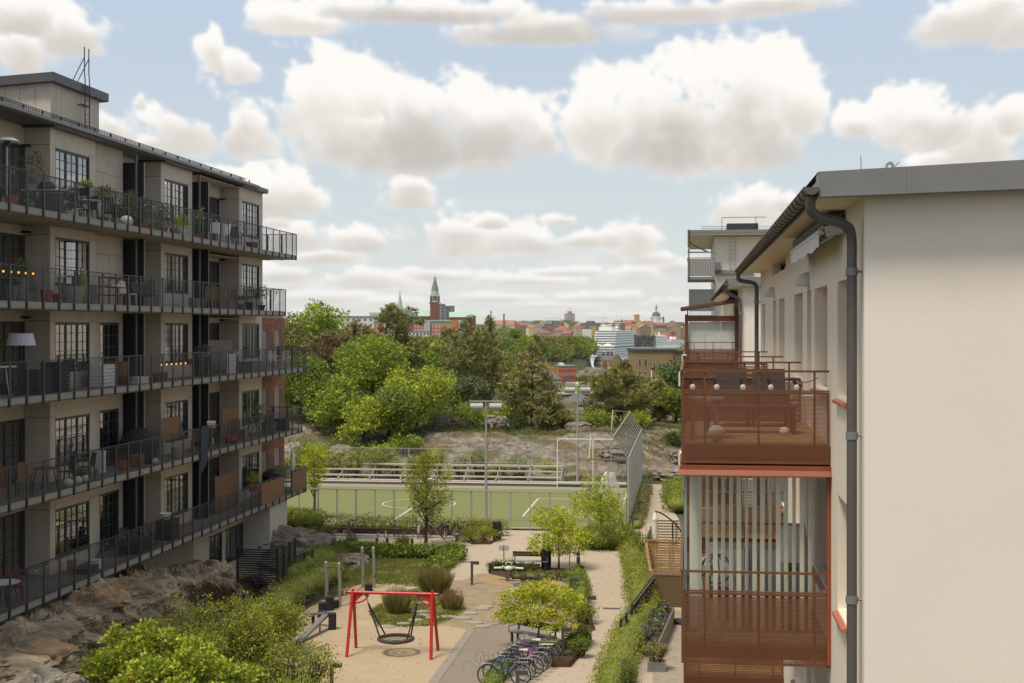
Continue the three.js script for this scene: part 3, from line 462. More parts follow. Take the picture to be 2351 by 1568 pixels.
{
const A = rendered, ops = [], W = [[-18.31, -19.41], [-20.82, -22.89], [-25.24, -27.2], [-29.94, -31.89], [-37.41, -38.74]], Dd = [[-23.52, -24.32], [-32.67, -34.06]];
for (let k = 0; k < 4; k++) { const y = 12.12 - 2.94 * k; for (const [a, b] of W) ops.push([a, b, y - 1.58, y]); for (const [a, b] of Dd) ops.push([a, b, y - 2.3, y, 'door']); }
sideWall(A, -16.8, -39.7, -0.5, 12.62, ops, M.cream);
sideWall(A, -16.8, -39.7, 12.62, 13.2, [[-29.6, -34.2, 12.74, 13.03, 'vent']], M.cream);
new B().box(2.05, -0.5, -16.48, 12, 13.2, -16.8).mesh('gable_wall', M.stucco, A);
new B().box(2.46, -0.5, -39.4, 12, 13.2, -39.7).mesh('end_wall', M.stucco, A);
new B().box(3.4, -0.4, -17, 11, 13.1, -39.3).mesh('room_wall', M.darkroom, A);
// roof with metal fascia
const R = new B(), sl = 0.045; R.face([[1.48, 13.28, -16.12], [12, 13.28 + 10.5 * sl, -16.12], [12, 13.28 + 10.5 * sl, -40], [1.48, 13.28, -40]]).face([[1.5, 13.05, -40], [12, 13.2, -40], [12, 13.2, -16.4], [1.5, 13.05, -16.4]]); R.mesh('roof', M.roof, A);
const F = (x0, x1) => new B().face([[x0, 13.0 + (x0 - 1.5) * 0.028, -16.1], [x1, 13.0 + (x1 - 1.5) * 0.028, -16.1], [x1, 13.285 + (x1 - 1.5) * sl, -16.1], [x0, 13.285 + (x0 - 1.5) * sl, -16.1]]).face([[x0, 13.0 + (x0 - 1.5) * 0.028, -16.1], [x0, 13.0 + (x0 - 1.5) * 0.028, -16.35], [x1, 13.0 + (x1 - 1.5) * 0.028, -16.35], [x1, 13.0 + (x1 - 1.5) * 0.028, -16.1]]).bar([x0, 13.003 + (x0 - 1.5) * 0.028, -16.095], [x1, 13.003 + (x1 - 1.5) * 0.028, -16.095], 0.02, 0.02).mesh('gable_fascia', M.zinc, A);
F(1.49, 2.47); F(2.472, 4.9); F(4.902, 8); F(8.002, 12);
new B().face([[1.49, 13.0, -16.1], [1.49, 13.285, -16.1], [1.49, 13.285, -16.45], [1.49, 13.0, -16.45]]).mesh('fascia_return', M.zinc, A);
new B().box(1.5, 13.035, -16.36, 2.06, 13.05, -39.9).mesh('soffit', M.cream, A);
const ef = new B(); for (let z = -16.5; z > -39.8; z -= 0.42) ef.box(1.49, 12.99, z, 1.505, 13.2, z - 0.415); ef.mesh('eave_fascia', M.zinc, A);
gutter(A, 1.41, 13.10, -16.05, -39.9);
downpipe(A, [[1.41, 13.02, -16.3], [1.42, 12.86, -16.32], [1.52, 12.78, -16.38], [1.78, 12.73, -16.58], [1.9, 12.66, -16.66], [1.93, 12.5, -16.7], [1.93, 12.25, -16.7], [1.93, -0.4, -16.7]]);
downpipe(A, [[1.41, 13.02, -39.6], [1.42, 12.86, -39.6], [1.52, 12.80, -39.6], [1.78, 12.76, -39.6], [1.9, 12.7, -39.6], [1.93, 12.55, -39.6], [1.93, 12.3, -39.6], [1.93, -0.4, -39.6]]);
new B().path([[2.03, 13.30, -16.6], [2.02, 13.52, -16.6]], 0.006, 6).mesh('lightning_rod', M.steel, A);
new B().path([[2.28, 13.3, -16.6], [2.33, 13.42, -16.6], [2.38, 13.42, -16.6], [2.40, 13.3, -16.6]], 0.014, 6).torus(new THREE.Matrix4().makeTranslation(2.355, 13.40, -16.6), 0.04, 0.012, 14, 6).path([[2.38, 13.36, -16.6], [2.46, 13.44, -16.6]], 0.010, 6).box(2.26, 13.3, -16.7, 2.42, 13.33, -16.55).mesh('roof_anchor', M.steel, A);
for (const [z, y] of [[-33.5, 12.22], [-24.0, 12.2]]) for (const k of [0]) { const g = new B().addG(new THREE.SphereGeometry(0.24, 18, 10, 0, Math.PI, 0, Math.PI / 2), new THREE.Matrix4().makeTranslation(2.05, y, z).multiply(new THREE.Matrix4().makeRotationY(-Math.PI / 2))); g.addG(new THREE.CircleGeometry(0.24, 18, 0, Math.PI), new THREE.Matrix4().makeTranslation(2.05, y, z).multiply(new THREE.Matrix4().makeRotationY(-Math.PI / 2)).multiply(new THREE.Matrix4().makeRotationX(Math.PI / 2))); g.mesh('dome_lamp', M.offwhite, A); }
// awning rolled up under the eave
const aw = new B().cyl([1.86, 12.83, -18.5], [1.86, 12.83, -24.2], 0.09, 0.09, 12).box(1.8, 12.9, -18.4, 2.06, 12.98, -24.3).mesh('awning', M.frame, A);
const va = new B(); for (let k = 0; k < 24; k++) { const za = lerp(-18.8, -23.9, k / 24), zb = lerp(-18.8, -23.9, (k + 1) / 24), h = (z) => 12.56 + 0.02 * Math.sin(z * 4.2); va.face([[1.74, h(zb), zb], [1.74, h(za), za], [1.74, 12.75, za], [1.74, 12.75, zb]]); } va.box(1.73, 12.75, -18.8, 1.83, 12.79, -23.9).mesh('valance', M.cloth, aw);
new B().bar([1.9, 12.72, -18.6], [1.78, 12.68, -20.2], 0.05, 0.06).bar([2.02, 12.8, -18.45], [1.8, 12.75, -18.5], 0.1, 0.14).mesh('awning_arm', M.steel, aw);
new B().bar([1.9, 12.7, -24], [1.78, 12.68, -22.6], 0.05, 0.06).mesh('awning_arm', M.steel, aw);
// balconies: two stacks
const b1 = balcony(A, -20.3, -25.4, 9.75), b2 = balcony(A, -20.3, -25.4, 6.81);
for (const f of [9.75, 6.81, 3.87]) balcony(A, -30.1, -36, f, false);
// glazed second balcony
const gz = new B().box(-0.12, 9.36, -20.2, 2.06, 9.47, -25.45).mesh('glazing_head', M.rustred, A);
new B().face([[-0.14, 9.34, -20.12], [2.07, 9.34, -20.12], [2.07, 9.47, -20.26], [-0.14, 9.47, -20.26]]).box(-0.14, 9.33, -20.3, 2.07, 9.345, -20.12).mesh('drip_edge', M.rustred, gz);
new B().box(1.99, 6.6, -20.25, 2.05, 9.36, -20.33).mesh('glazing_post', M.rustred, gz);
for (let k = 0; k < 4; k++) { const xa = -0.06 + k * 0.515; new B().face([[xa, 7.0, -20.36], [xa + 0.505, 7.0, -20.36], [xa + 0.505, 9.35, -20.36], [xa, 9.35, -20.36]]).mesh('glass_pane', M.clear, gz); }
for (let k = 0; k < 8; k++) { const za = -20.4 - k * 0.62; new B().face([[-0.06, 7.0, za], [-0.06, 7.0, za - 0.61], [-0.06, 9.35, za - 0.61], [-0.06, 9.35, za]]).mesh('glass_pane', M.clear, gz); }
new B().box(-0.08, 6.95, -20.34, 2.0, 7.0, -20.39).box(-0.08, 9.3, -20.34, 2.0, 9.35, -20.39).box(-0.08, 9.3, -20.39, -0.04, 9.35, -25.4).box(-0.08, 6.95, -20.39, -0.04, 7, -25.4).mesh('glazing_rail', M.paleplastic, gz);
new B().box(-0.06, 7.0, -20.37, -0.02, 9.3, -20.40).mesh('glass_edge', std([0.30, 0.36, 0.34], { roughness: 0.2 }), gz);
}
const rendered2 = thing('rendered_building', 'second pale rendered house farther along, with brown glazed balcony porch', 'building');
{
const A = rendered2; sideWall(A, -52.6, -82, -0.5, 13.2, [[-56.5, -57.6, 10.5, 12.1], [-60, -61.9, 10.5, 12.1], [-66, -68, 10.5, 12.1], [-74, -76, 10.5, 12.1]], M.cream);
new B().box(2.05, -0.5, -52.28, 12, 13.2, -52.6).mesh('gable_wall', M.stucco, A);
new B().box(3.2, -0.4, -52.7, 11, 13.1, -82).mesh('room_wall', M.darkroom, A);
new B().face([[1.45, 13.3, -51.9], [12, 13.8, -51.9], [12, 13.8, -82], [1.45, 13.3, -82]]).face([[1.45, 13.0, -51.9], [12, 13.2, -51.9], [12, 13.75, -51.9], [1.45, 13.3, -51.9]]).mesh('roof', M.zinc, A);
new B().box(1.5, 13.03, -51.95, 2.06, 13.05, -82).mesh('soffit', M.cream, A);
gutter(A, 1.40, 13.12, -51.8, -82);
downpipe(A, [[1.40, 13.02, -52.2], [1.42, 12.82, -52.2], [1.55, 12.72, -52.2], [1.8, 12.6, -52.2], [1.92, 12.5, -52.2], [1.95, 12.3, -52.2], [1.95, 12.1, -52.2], [1.95, -0.4, -52.2]]);
// glazed porch on the balcony
const P = new B().box(-0.14, 9.5, -57.3, 0.0, 12.0, -57.45).box(1.92, 9.5, -57.3, 2.05, 12.3, -57.45).box(-0.14, 11.72, -57.28, 2.05, 11.95, -57.46).box(-0.14, 9.5, -63, 0.0, 12.0, -63.1).box(-0.14, 11.72, -57.3, 0, 11.95, -63).mesh('glazed_porch', M.rust, A);
new B().face([[-0.32, 12.2, -57.0], [2.06, 12.56, -57.0], [2.06, 12.66, -57.0], [-0.32, 12.3, -57.0]]).face([[-0.32, 12.3, -57.0], [2.06, 12.66, -57.0], [2.06, 12.66, -63.5], [-0.32, 12.3, -63.5]]).face([[-0.32, 12.2, -63.5], [2.06, 12.56, -63.5], [2.06, 12.56, -57.0], [-0.32, 12.2, -57.0]]).face([[-0.32, 12.2, -63.5], [-0.32, 12.2, -57], [-0.32, 12.3, -57], [-0.32, 12.3, -63.5]]).box(-0.05, 11.95, -57.3, 0.0, 12.23, -57.4).mesh('porch_roof', M.rust, P);
new B().face([[0.1, 11.97, -57.36], [1.9, 11.97, -57.36], [1.9, 12.45, -57.36], [0.1, 12.15, -57.36]]).face([[0, 9.8, -57.36], [1.92, 9.8, -57.36], [1.92, 11.72, -57.36], [0, 11.72, -57.36]]).mesh('porch_pane', M.clear, P);
for (const [a, b] of [[0.03, 0.68], [0.70, 1.32], [1.34, 1.90]]) { const bl = new B(); for (let y = 10.0; y < 11.7; y += 0.033) bl.bx((a + b) / 2, y, -57.48, b - a, 0.004, 0.034, [1.3, 0, 0]); stuff(bl.mesh('venetian_blind', M.cloth, P)); }
for (const f of [9.75, 6.81, 3.87]) balcony(A, -57.25, -63.1, f, false);
new B().box(1.7, 12.7, -58, 2.05, 12.95, -63).mesh('awning_case', M.frame, A);
}
const tower = thing('rendered_building', 'tall pale tower block behind with corrugated grey balcony and roof ladder', 'building');
{
const A = tower, Z = -108.2; new B().box(2.05, -0.5, Z, 14, 18.55, Z - 18).mesh('wall', M.stucco, A);
new B().box(0.05, 18.72, Z + 1.2, 14, 18.98, Z - 19).mesh('roof', M.zinc, A); new B().box(0.15, 18.60, Z + 1.1, 14, 18.715, Z - 19).mesh('soffit', M.cream, A);
new B().box(-0.05, 18.82, Z + 1.3, 0.1, 19.0, Z - 19).mesh('gutter', M.pipe, A); new B().path([[0.02, 18.8, Z + 0.6], [0.02, 18.2, Z + 0.6], [0.3, 17.9, Z + 0.6], [1.5, 17.3, Z + 0.6]], 0.06, 8).mesh('downpipe', M.pipe, A);
new B().cyl([0.05, 15, Z + 1.25], [0.05, 18.8, Z + 1.25], 0.05).mesh('corner_post', M.pipe, A);
const b = new B().box(-0.05, 15.15, Z + 1.2, 2.05, 15.35, Z - 6).mesh('balcony', M.zinc, A), c = new B(); for (let k = 0; k < 16; k++) c.cyl([0.02 + k * 0.126, 15.4, Z + 1.18], [0.02 + k * 0.126, 16.75, Z + 1.18], 0.063, 0.063, 8); c.mesh('corrugated_panel', std([0.32, 0.31, 0.29], { roughness: 0.7 }), b);
new B().bar([-0.05, 16.82, Z + 1.2], [2.05, 16.82, Z + 1.2], 0.06, 0.06).bar([-0.05, 16.82, Z + 1.2], [-0.05, 16.82, Z - 6], 0.06, 0.06).box(-0.05, 15.3, Z + 1.2, 0.0, 16.8, Z + 1.15).box(2.0, 15.3, Z + 1.2, 2.05, 18.0, Z + 1.15).bar([-0.05, 17.25, Z + 1.2], [2.05, 17.25, Z + 1.2], 0.05, 0.12).bar([-0.05, 17.3, Z + 1.2], [0.8, 18.2, Z + 1.2], 0.05, 0.05).mesh('balcony_frame', M.zinc, b);
new B().box(0.05, 12.7, Z + 0.9, 2.0, 14.4, Z + 0.85).mesh('screen_panel', std([0.13, 0.13, 0.13]), A); new B().box(-0.05, 12.2, Z + 1.2, 2.05, 12.4, Z - 6).mesh('balcony', M.zinc, A);
const lr = new B(); for (let k = 0; k < 24; k++) lr.box(-0.02 + k * 0.088, 12.4, Z + 1.2, 0.0 + k * 0.088, 13.0, Z + 1.18); lr.bar([-0.05, 13.02, Z + 1.2], [2.05, 13.02, Z + 1.2], 0.05, 0.05).mesh('railing', M.zinc, A);
const l = new B(); for (const x of [3.2, 3.65]) l.box(x, 15.8, Z + 0.12, x + 0.035, 18.5, Z + 0.15); for (let y = 16; y < 18.5; y += 0.3) l.bar([3.2, y, Z + 0.13], [3.68, y, Z + 0.13], 0.025, 0.025); l.mesh('ladder', M.steel, A);
new B().box(2.06, 15.6, Z + 0.3, 5, 15.9, Z + 0.01).box(2.0, 15.9, Z + 0.5, 2.5, 16.5, Z + 0.02).mesh('canopy', M.zinc, A);
new B().box(3, 19.0, Z, 5.4, 19.55, Z - 3).mesh('roof_hatch', M.frame, A); const sg = new B(); for (const y of [19.1, 19.25]) sg.bar([1.0, y, Z + 0.9], [9, y, Z + 0.9], 0.03, 0.03); sg.bar([2.6, 19, Z + 0.2], [2.6, 20, Z + 0.2], 0.04, 0.04).bar([2.6, 20, Z + 0.2], [6, 20, Z + 0.2], 0.04, 0.04).bar([5.2, 19, Z + 0.2], [5.2, 20, Z + 0.2], 0.04, 0.04).mesh('roof_rail', M.anthracite, A);
new B().cyl([7.6, 19, Z - 2], [7.6, 20.1, Z - 2], 0.12).cyl([9.6, 19, Z - 2], [9.6, 20.2, Z - 2], 0.3).cyl([9.6, 20.2, Z - 2], [9.6, 20.8, Z - 2], 0.45).mesh('roof_vent', M.frame, A);
}
// things on the nearest balconies
{
const fes = thing('festoon_lights', 'string of clear bulbs on black cable under brown balcony rail', 'string lights');
const xs = [0.02, 0.37, 0.75, 1.15, 1.52]; const cab = new B(); for (let k = 0; k < xs.length; k++) { cab.tube([[xs[k], 10.74, -20.33], [xs[k] + 0.18, 10.69, -20.33], [xs[k] + 0.36, 10.76, -20.33]], 0.006, 5); } cab.mesh('cable', M.black, fes);
xs.forEach((x, k) => { const s = new B().cyl([x, 10.735, -20.33], [x + 0.03, 10.66, -20.33], 0.02, 0.024, 8).mesh('lamp_socket', M.black, fes); new B().ball(x + 0.045, 10.615, -20.33, 0.042, 1.15, 12, 9).mesh('bulb', M.bulb, s); });
const bt = thing('patio_table', 'low dark slatted table behind perforated brown balcony panel', 'table', [1.0, 9.776, -22.6]);
const tt = new B(); for (let k = 0; k < 6; k++) tt.box(-0.75, 0.42, -0.3 + k * 0.1, 0.75, 0.45, -0.3 + k * 0.1 + 0.09); tt.mesh('table_top', M.darkwood, bt); for (const x of [-0.68, 0.68]) for (const z of [-0.24, 0.24]) new B().box(x - 0.03, 0, z - 0.03, x + 0.03, 0.42, z + 0.03).mesh('leg', M.darkwood, bt);
for (const [x, z, l] of [[0.75, -24.2, 'dark rattan lounge chair on brown balcony, left of the pair'], [1.4, -24.1, 'dark rattan lounge chair on brown balcony, beside the wall']]) {
const c = thing('lounge_chair', l, 'chair', [x, 9.776, z]); new B().box(-0.3, 0.28, -0.3, 0.3, 0.36, 0.3).mesh('seat', M.darkwood, c); new B().bx(0, 0.66, -0.3, 0.56, 0.66, 0.05, [-0.25, 0, 0]).mesh('backrest', M.darkwood, c);
for (const q of [-0.28, 0.28]) { new B().box(q - 0.03, 0.36, -0.28, q + 0.03, 0.56, 0.28).mesh('armrest', M.darkwood, c); for (const w of [-0.26, 0.26]) new B().box(q - 0.02, 0, w - 0.02, q + 0.02, 0.28, w + 0.02).mesh('leg', M.darkwood, c); }
}
const tr = thing('trestle_table', 'small wooden trestle table in balcony corner by the rail', 'table', [0.25, 9.776, -21.4]); new B().box(-0.25, 0.6, -0.3, 0.3, 0.63, 0.3).mesh('table_top', M.greywood, tr); for (const x of [-0.2, 0.22]) for (const z of [-0.25, 0.25]) new B().bar([x * 0.7, 0.6, z], [x, 0, z], 0.04, 0.04).mesh('leg', M.greywood, tr);
const globe = (l, x, z, r) => { const g = thing('paper_lantern', l, 'lantern', [x, 9.776 + r, z]); new B().ball(0, 0, 0, r, 0.95, 18, 12).mesh('shade', M.cloth, g); new B().cyl([0, -r, 0], [0, -r + 0.03, 0], 0.05).mesh('base', M.paleplastic, g); };
globe('large white globe lantern on plank floor of brown balcony', 0.42, -20.75, 0.13); globe('smaller white globe lantern under the balcony lounge chair', 1.5, -22.0, 0.075);
// inside the glazed balcony: vertical lamella blind, lamp, sofa
M.slat = std([0.72, 0.69, 0.56], { roughness: 0.9 }); const ld = thing('vertical_blind', 'row of cream vertical blind slats behind balcony glazing', 'blind'); for (let k = 0; k < 15; k++) { const x = 0.17 + k * 0.115; new B().bx(x, 8.17, -20.62, 0.07, 2.3, 0.006, [0, 0.55 + 0.3 * Math.sin(k * 2.3), 0]).mesh('slat', M.slat, ld); } new B().box(0, 9.28, -20.66, 1.96, 9.33, -20.58).mesh('head_rail', M.white, ld);
const cp = tag(new B().box(0.02, 7.0, -20.7, 0.16, 9.3, -20.68).mesh('roller_screen', std([0.72, 0.71, 0.58], { roughness: 0.9 })), 'wide pale cream screen strip at glazed balcony corner', 'screen');
const lp = thing('floor_lamp', 'floor lamp with tall white conical shade inside glazed balcony', 'lamp', [1.62, 6.84, -21.6]); new B().cyl([0, 1.05, 0], [0, 1.6, 0], 0.25, 0.17, 20, false).mesh('lamp_shade', M.cloth, lp); new B().cyl([0, 0, 0], [0, 1.9, 0], 0.022).cyl([0, 0, 0], [0, 0.03, 0], 0.16).mesh('stand', M.black, lp);
const so = thing('sofa', 'light grey sofa with cushions inside glazed balcony', 'sofa', [1.15, 6.84, -24]); new B().box(-0.8, 0.1, -0.35, 0.8, 0.42, 0.4).mesh('seat', M.paleplastic, so); new B().bx(0, 0.62, -0.36, 1.6, 0.5, 0.16, [-0.15, 0, 0]).mesh('backrest', M.paleplastic, so); for (const x of [-0.4, 0.35]) new B().bx(x, 0.58, -0.2, 0.42, 0.38, 0.14, [-0.3, 0, 0]).mesh('cushion', M.cloth, so); for (const x of [-0.85, 0.85]) new B().box(x - 0.08, 0.1, -0.4, x + 0.08, 0.6, 0.4).mesh('armrest', M.paleplastic, so);
const wc = thing('wire_chair', 'black bentwire chair inside glazed balcony', 'chair', [0.45, 6.84, -22.2]); new B().cyl([0, 0.44, 0], [0, 0.47, 0], 0.22, 0.22, 16).mesh('seat', M.black, wc); const wb = new B(); for (let k = 0; k < 6; k++) wb.tube([[-0.2 + k * 0.08, 0.46, -0.2], [-0.22 + k * 0.088, 0.8, -0.26], [0, 0.98, -0.24]], 0.008, 5); wb.torus(new THREE.Matrix4().makeTranslation(0, 0.74, -0.25), 0.24, 0.012, 18, 6).mesh('backrest', M.black, wc); for (const [x, z] of [[-0.18, -0.18], [0.18, -0.18], [-0.18, 0.18], [0.18, 0.18]]) new B().cyl([x, 0, z], [x * 0.8, 0.45, z * 0.8], 0.012).mesh('leg', M.black, wc);
const cloth = (l, y, z, h) => { const b = new B(); for (let k = 0; k < 4; k++) b.face([[-0.13 - 0.01 * (k % 2), y, z - k * 0.09], [-0.13 - 0.01 * (k % 2), y, z - k * 0.09 - 0.09], [-0.13 - 0.01 * (k % 2), y + h, z - k * 0.09 - 0.09], [-0.13 - 0.01 * (k % 2), y + h, z - k * 0.09]]); b.box(-0.13, y + h - 0.01, z, -0.04, y + h + 0.01, z - 0.36).box(-0.145, y, z - 0.0, -0.12, y + h, z + 0.02); tag(b.mesh('rail_planter', M.white), l, 'planter'); };
cloth('white box hooked over outer side of nearest balcony rail', 10.6, -20.9, 0.22); cloth('white box hooked below the first one on balcony side', 9.42, -20.5, 0.2); cloth('white box on the rail of the farther balcony stack', 10.62, -30.6, 0.25);
}

// -- ground, rock, water
function hillY(x, z) {
const far = lerp(smooth(-102.5, -111, z), smooth(-100, -126, z), smooth(-7, -1, x));
let y = 0;
if (z < -99) {
y = far * (2.75 + 0.5 * fbm2(x * 0.05, z * 0.05 + 7, 2)) + smooth(-25, -34, x) * smooth(-98, -110, z) * 1.2;
const rk = smooth(-101.5, -104, z);
y += rk * (0.22 * ridge3(x * 0.22, 0, z * 0.3, 4) + 0.10 * ridge3(x * 0.9, 3, z * 1.1, 3) + 0.22 * blocks(x, 0, z, 1.7) + 0.10 * blocks(x + 7, 0, z, 0.8));
}
y -= smooth(-148, -330, z) * 19 + smooth(-600, -1000, z) * 10 + smooth(-1000, -1350, z) * 14;
if (z < -190) {                                                     // wooded knolls on the shore
const d = Math.hypot(x, z), a = Math.atan2(x, -z);
y += smooth(-0.094, -0.108, a) * smooth(-0.165, -0.145, a) * smooth(200, 265, d) * (1 - smooth(560, 640, d)) * 16 + smooth(-0.066, -0.074, a) * smooth(640, 690, d) * (1 - smooth(850, 950, d)) * 17;
}
return y;
}
function heightMesh(xs, zs, f, colour) {
const b = new B(), nx = xs.length, nz = zs.length;
for (let j = 0; j < nz; j++) for (let i = 0; i < nx; i++) {
const x = xs[i], z = zs[j], e = 0.15, y = f(x, z), dx = (f(x + e, z) - f(x - e, z)) / (2 * e), dz = (f(x, z + e) - f(x, z - e)) / (2 * e), l = 1 / Math.hypot(dx, 1, dz);
b.vert(x, y, z, -dx * l, l, -dz * l, x, z, colour(x, y, z, l));
}
for (let j = 0; j < nz - 1; j++) for (let i = 0; i < nx - 1; i++) { const a = j * nx + i, c = a + nx; b.i.push(a, a + 1, c, a + 1, c + 1, c); }
// rows run away from the camera (z decreasing), so the faces are wound to look up
for (let k = 0; k < b.i.length; k += 3) { const t = b.i[k]; b.i[k] = b.i[k + 1]; b.i[k + 1] = t; const P = (q) => [b.p[q * 3], b.p[q * 3 + 1], b.p[q * 3 + 2]], A = P(b.i[k]), C = P(b.i[k + 1]), D = P(b.i[k + 2]); const ny = (C[2] - A[2]) * (D[0] - A[0]) - (C[0] - A[0]) * (D[2] - A[2]); if (ny < 0) { const s = b.i[k]; b.i[k] = b.i[k + 1]; b.i[k + 1] = s; } }
return b;
}
const span = (a, b, n) => Array.from({ length: n + 1 }, (_, k) => a + (b - a) * k / n);
T.rock = tileTex(512, (u, v, n) => { const g = 0.62 + 0.24 * n(5, 21, 6) + 0.16 * n(22, 22, 3); return [g, g * 0.985, g * 0.96]; });
T.rockb = tileTex(512, (u, v, n) => 0.5 + 0.35 * n(6, 23, 6) + 0.2 * (1 - 2 * Math.abs(n(4, 24, 4))));
T.grass = tileTex(512, (u, v, n) => { const g = 0.70 + 0.22 * n(60, 25, 2) + 0.16 * n(7, 26, 4); return [g, g, g * 0.9]; });
T.sand = tileTex(512, (u, v, n) => { const g = 0.86 + 0.06 * n(70, 27, 2) + 0.11 * n(3, 28, 6); return [g, g * 0.99, g * 0.97]; });
T.grit = tileTex(512, (u, v, n) => { const g = 0.80 + 0.14 * n(90, 29, 2) + 0.08 * n(5, 30, 5); return [g, g, g * 0.985]; });
T.paver = tileTex(512, (u, v, n) => { const r = Math.floor(v * 16), uu = (u * 8 + (r % 2) * 0.5) % 1, vv = (v * 16) % 1, id = Math.sin((Math.floor(u * 8 + (r % 2) * 0.5) % 8) * 12.9 + r * 78.2) * 43758.5, e = Math.min(uu * 2, (1 - uu) * 2, vv, 1 - vv), g = 0.90 + 0.07 * (id - Math.floor(id)) - 0.05 + 0.05 * n(4, 31, 5) + 0.03 * n(70, 32, 2) - 0.13 * (1 - smooth(0.0, 0.10, e)); return [g, g * 0.99, g * 0.97]; });
M.rock = std([1, 1, 1], { vertexColors: true, flatShading: true, roughness: 0.95, map: tex(T.rock, 3.1), bumpMap: tex(T.rockb, 2.3), bumpScale: 0.16 });
M.terrain = std([1, 1, 1], { vertexColors: true, roughness: 1, map: tex(T.grass, 2.2) });
// rock faces with moss and dry grass in the hollows: colour by slope noise of the material itself
// angular blocks: each cell of a skewed grid stands proud by its own amount
const blocks = (x, y, z, s) => { const a = (x * 0.94 + z * 0.33 + 0.25 * noise3(x * 0.6, y * 0.6, z * 0.6)) / s, b = (y * 0.97 - x * 0.2) / (s * 0.62), c = (z * 0.94 - x * 0.3 + 0.2 * noise3(x * 0.5 + 9, y, z * 0.5)) / s, q = Math.sin(Math.floor(a) * 127.1 + Math.floor(b) * 311.7 + Math.floor(c) * 74.7) * 43758.5453; return q - Math.floor(q) - 0.5; };
const rockTone = (x, y, z) => { const n = fbm3(x * 0.55, y * 1.6, z * 0.55, 4), m = fbm3(x * 0.15 + 9, y, z * 0.15, 3), w = smooth(0.18, 0.5, fbm3(x * 0.7 + 40, y * 2, z * 0.9, 4)), d = smooth(0.5, 0.82, ridge3(x * 0.35 + 5, y, z * 0.5, 3)), o = smooth(0.15, 0.5, fbm3(x * 0.3 + 70, y, z * 0.3, 3)); return [0, 1, 2].map((k) => { let c = lerp([0.25, 0.215, 0.17][k], [0.40, 0.35, 0.28][k], clamp(0.5 + 1.1 * n)); c = lerp(c, [0.56, 0.51, 0.43][k], w * 0.75); c = lerp(c, [0.34, 0.22, 0.12][k], o * 0.35); return lerp(c, [0.10, 0.088, 0.07][k], d * 0.75); }); };
const hillTone = (x, y, z) => {
if (z > -99) return [0.12, 0.12, 0.05];
const g = fbm2(x * 0.09 + 3, z * 0.13, 4), top = smooth(-109.5, -113, z + 2 * g), moss = smooth(0.04, 0.26, fbm2(x * 0.16 + 31, z * 0.35 + 5, 4) + (x > -4 ? 0.02 : -0.04)), foot = smooth(-103.6, -102.2, z + 1.2 * g), bare = x > -14 && x < 6 ? smooth(0.02, 0.25, fbm2(x * 0.12 + 50, z * 0.2, 3)) : 0;
const r = rockTone(x, y, z), gr = [lerp(0.075, 0.17, clamp(0.5 + 1.1 * fbm2(x * 0.2 + 7, z * 0.2, 3))), lerp(0.12, 0.15, clamp(0.5 + g)), 0.028], ms = fbm2(x * 0.5, z * 0.5, 2) > 0 ? [0.22, 0.15, 0.055] : [0.17, 0.165, 0.05];
const k = clamp(Math.max(top * (1 - 0.9 * bare), foot)), o = [0, 1, 2].map((c) => lerp(lerp(r[c], ms[c], moss * 0.85 * (1 - k)), gr[c], k));
if (z < -150) { const f = smooth(-150, -180, z); return o.map((q, c) => lerp(q, [0.07, 0.10, 0.03][c], f)); }
return o;
};
{
// near ground and hill: fine where rock shows
const zs = [...span(40, -98, 24), ...span(-99, -116, 130), ...span(-117, -150, 40), ...span(-155, -340, 24), ...span(-360, -1400, 30)], xs = [...span(-700, -70, 20), ...span(-66, -36, 30), ...span(-35.6, 14, 330), ...span(15, 60, 20), ...span(70, 500, 14)];
struct(part('hillside', heightMesh(xs, zs, (x, z) => hillY(x, z) - (z > -99 ? 0.06 : 0.06 * (1 - smooth(-99, -101, z))), hillTone).geo(), M.rock));
}
// boulders on the hill
function boulder(label, x, y, z, rx, ry, rz, seed, mat = M.rock, name = 'boulder') {
const g = new THREE.IcosahedronGeometry(1, 12), p = g.attributes.position, cols = [];
for (let k = 0; k < p.count; k++) { const a = V(p.getX(k), p.getY(k), p.getZ(k)), q = 1 + 0.22 * fbm3(a.x * 0.9 + seed, a.y * 0.9, a.z * 0.9, 3) + 0.16 * ridge3(a.x * 1.3 + seed, a.y * 1.3, a.z * 1.3, 3); a.x = Math.sign(a.x) * Math.pow(Math.abs(a.x), 0.8); a.z = Math.sign(a.z) * Math.pow(Math.abs(a.z), 0.8); p.setXYZ(k, a.x * q * rx, a.y * q * ry, a.z * q * rz); cols.push(...rockTone(x + p.getX(k) * 2, y + p.getY(k) * 2, z + p.getZ(k) * 2 + seed)); }
g.setAttribute('color', new THREE.Float32BufferAttribute(cols, 3)); const uv = []; for (let k = 0; k < p.count; k++) uv.push(p.getX(k) + p.getZ(k) * 0.6, p.getY(k) + p.getZ(k) * 0.5); g.setAttribute('uv', new THREE.Float32BufferAttribute(uv, 2)); g.computeVertexNormals();
const m = part(name, g, mat); m.position.set(x, y, z); return tag(m, label, 'rock');
}
boulder('big grey boulder lying before the trees on the hilltop', -18.4, 3.0, -115, 2.0, 0.75, 1.1, 3);
boulder('sharp dark boulder leaning left of the big hilltop boulder', -20.6, 3.05, -114.6, 0.75, 0.85, 0.7, 9);
boulder('flat boulder behind the others at the maple bush', -16.6, 3.2, -116, 1.3, 0.7, 0.8, 14);
boulder('small rounded boulder right of the floodlight on the hill', -9.2, 2.9, -116.5, 1.2, 0.5, 0.7, 17);
boulder('dark rough boulder on the slope beside the second floodlight', -5.4, 1.6, -106.5, 1.3, 0.8, 0.9, 22);
boulder('pale round boulder on the slope right of the ball fence', -0.1, 1.1, -108.5, 1.3, 0.75, 0.9, 29);
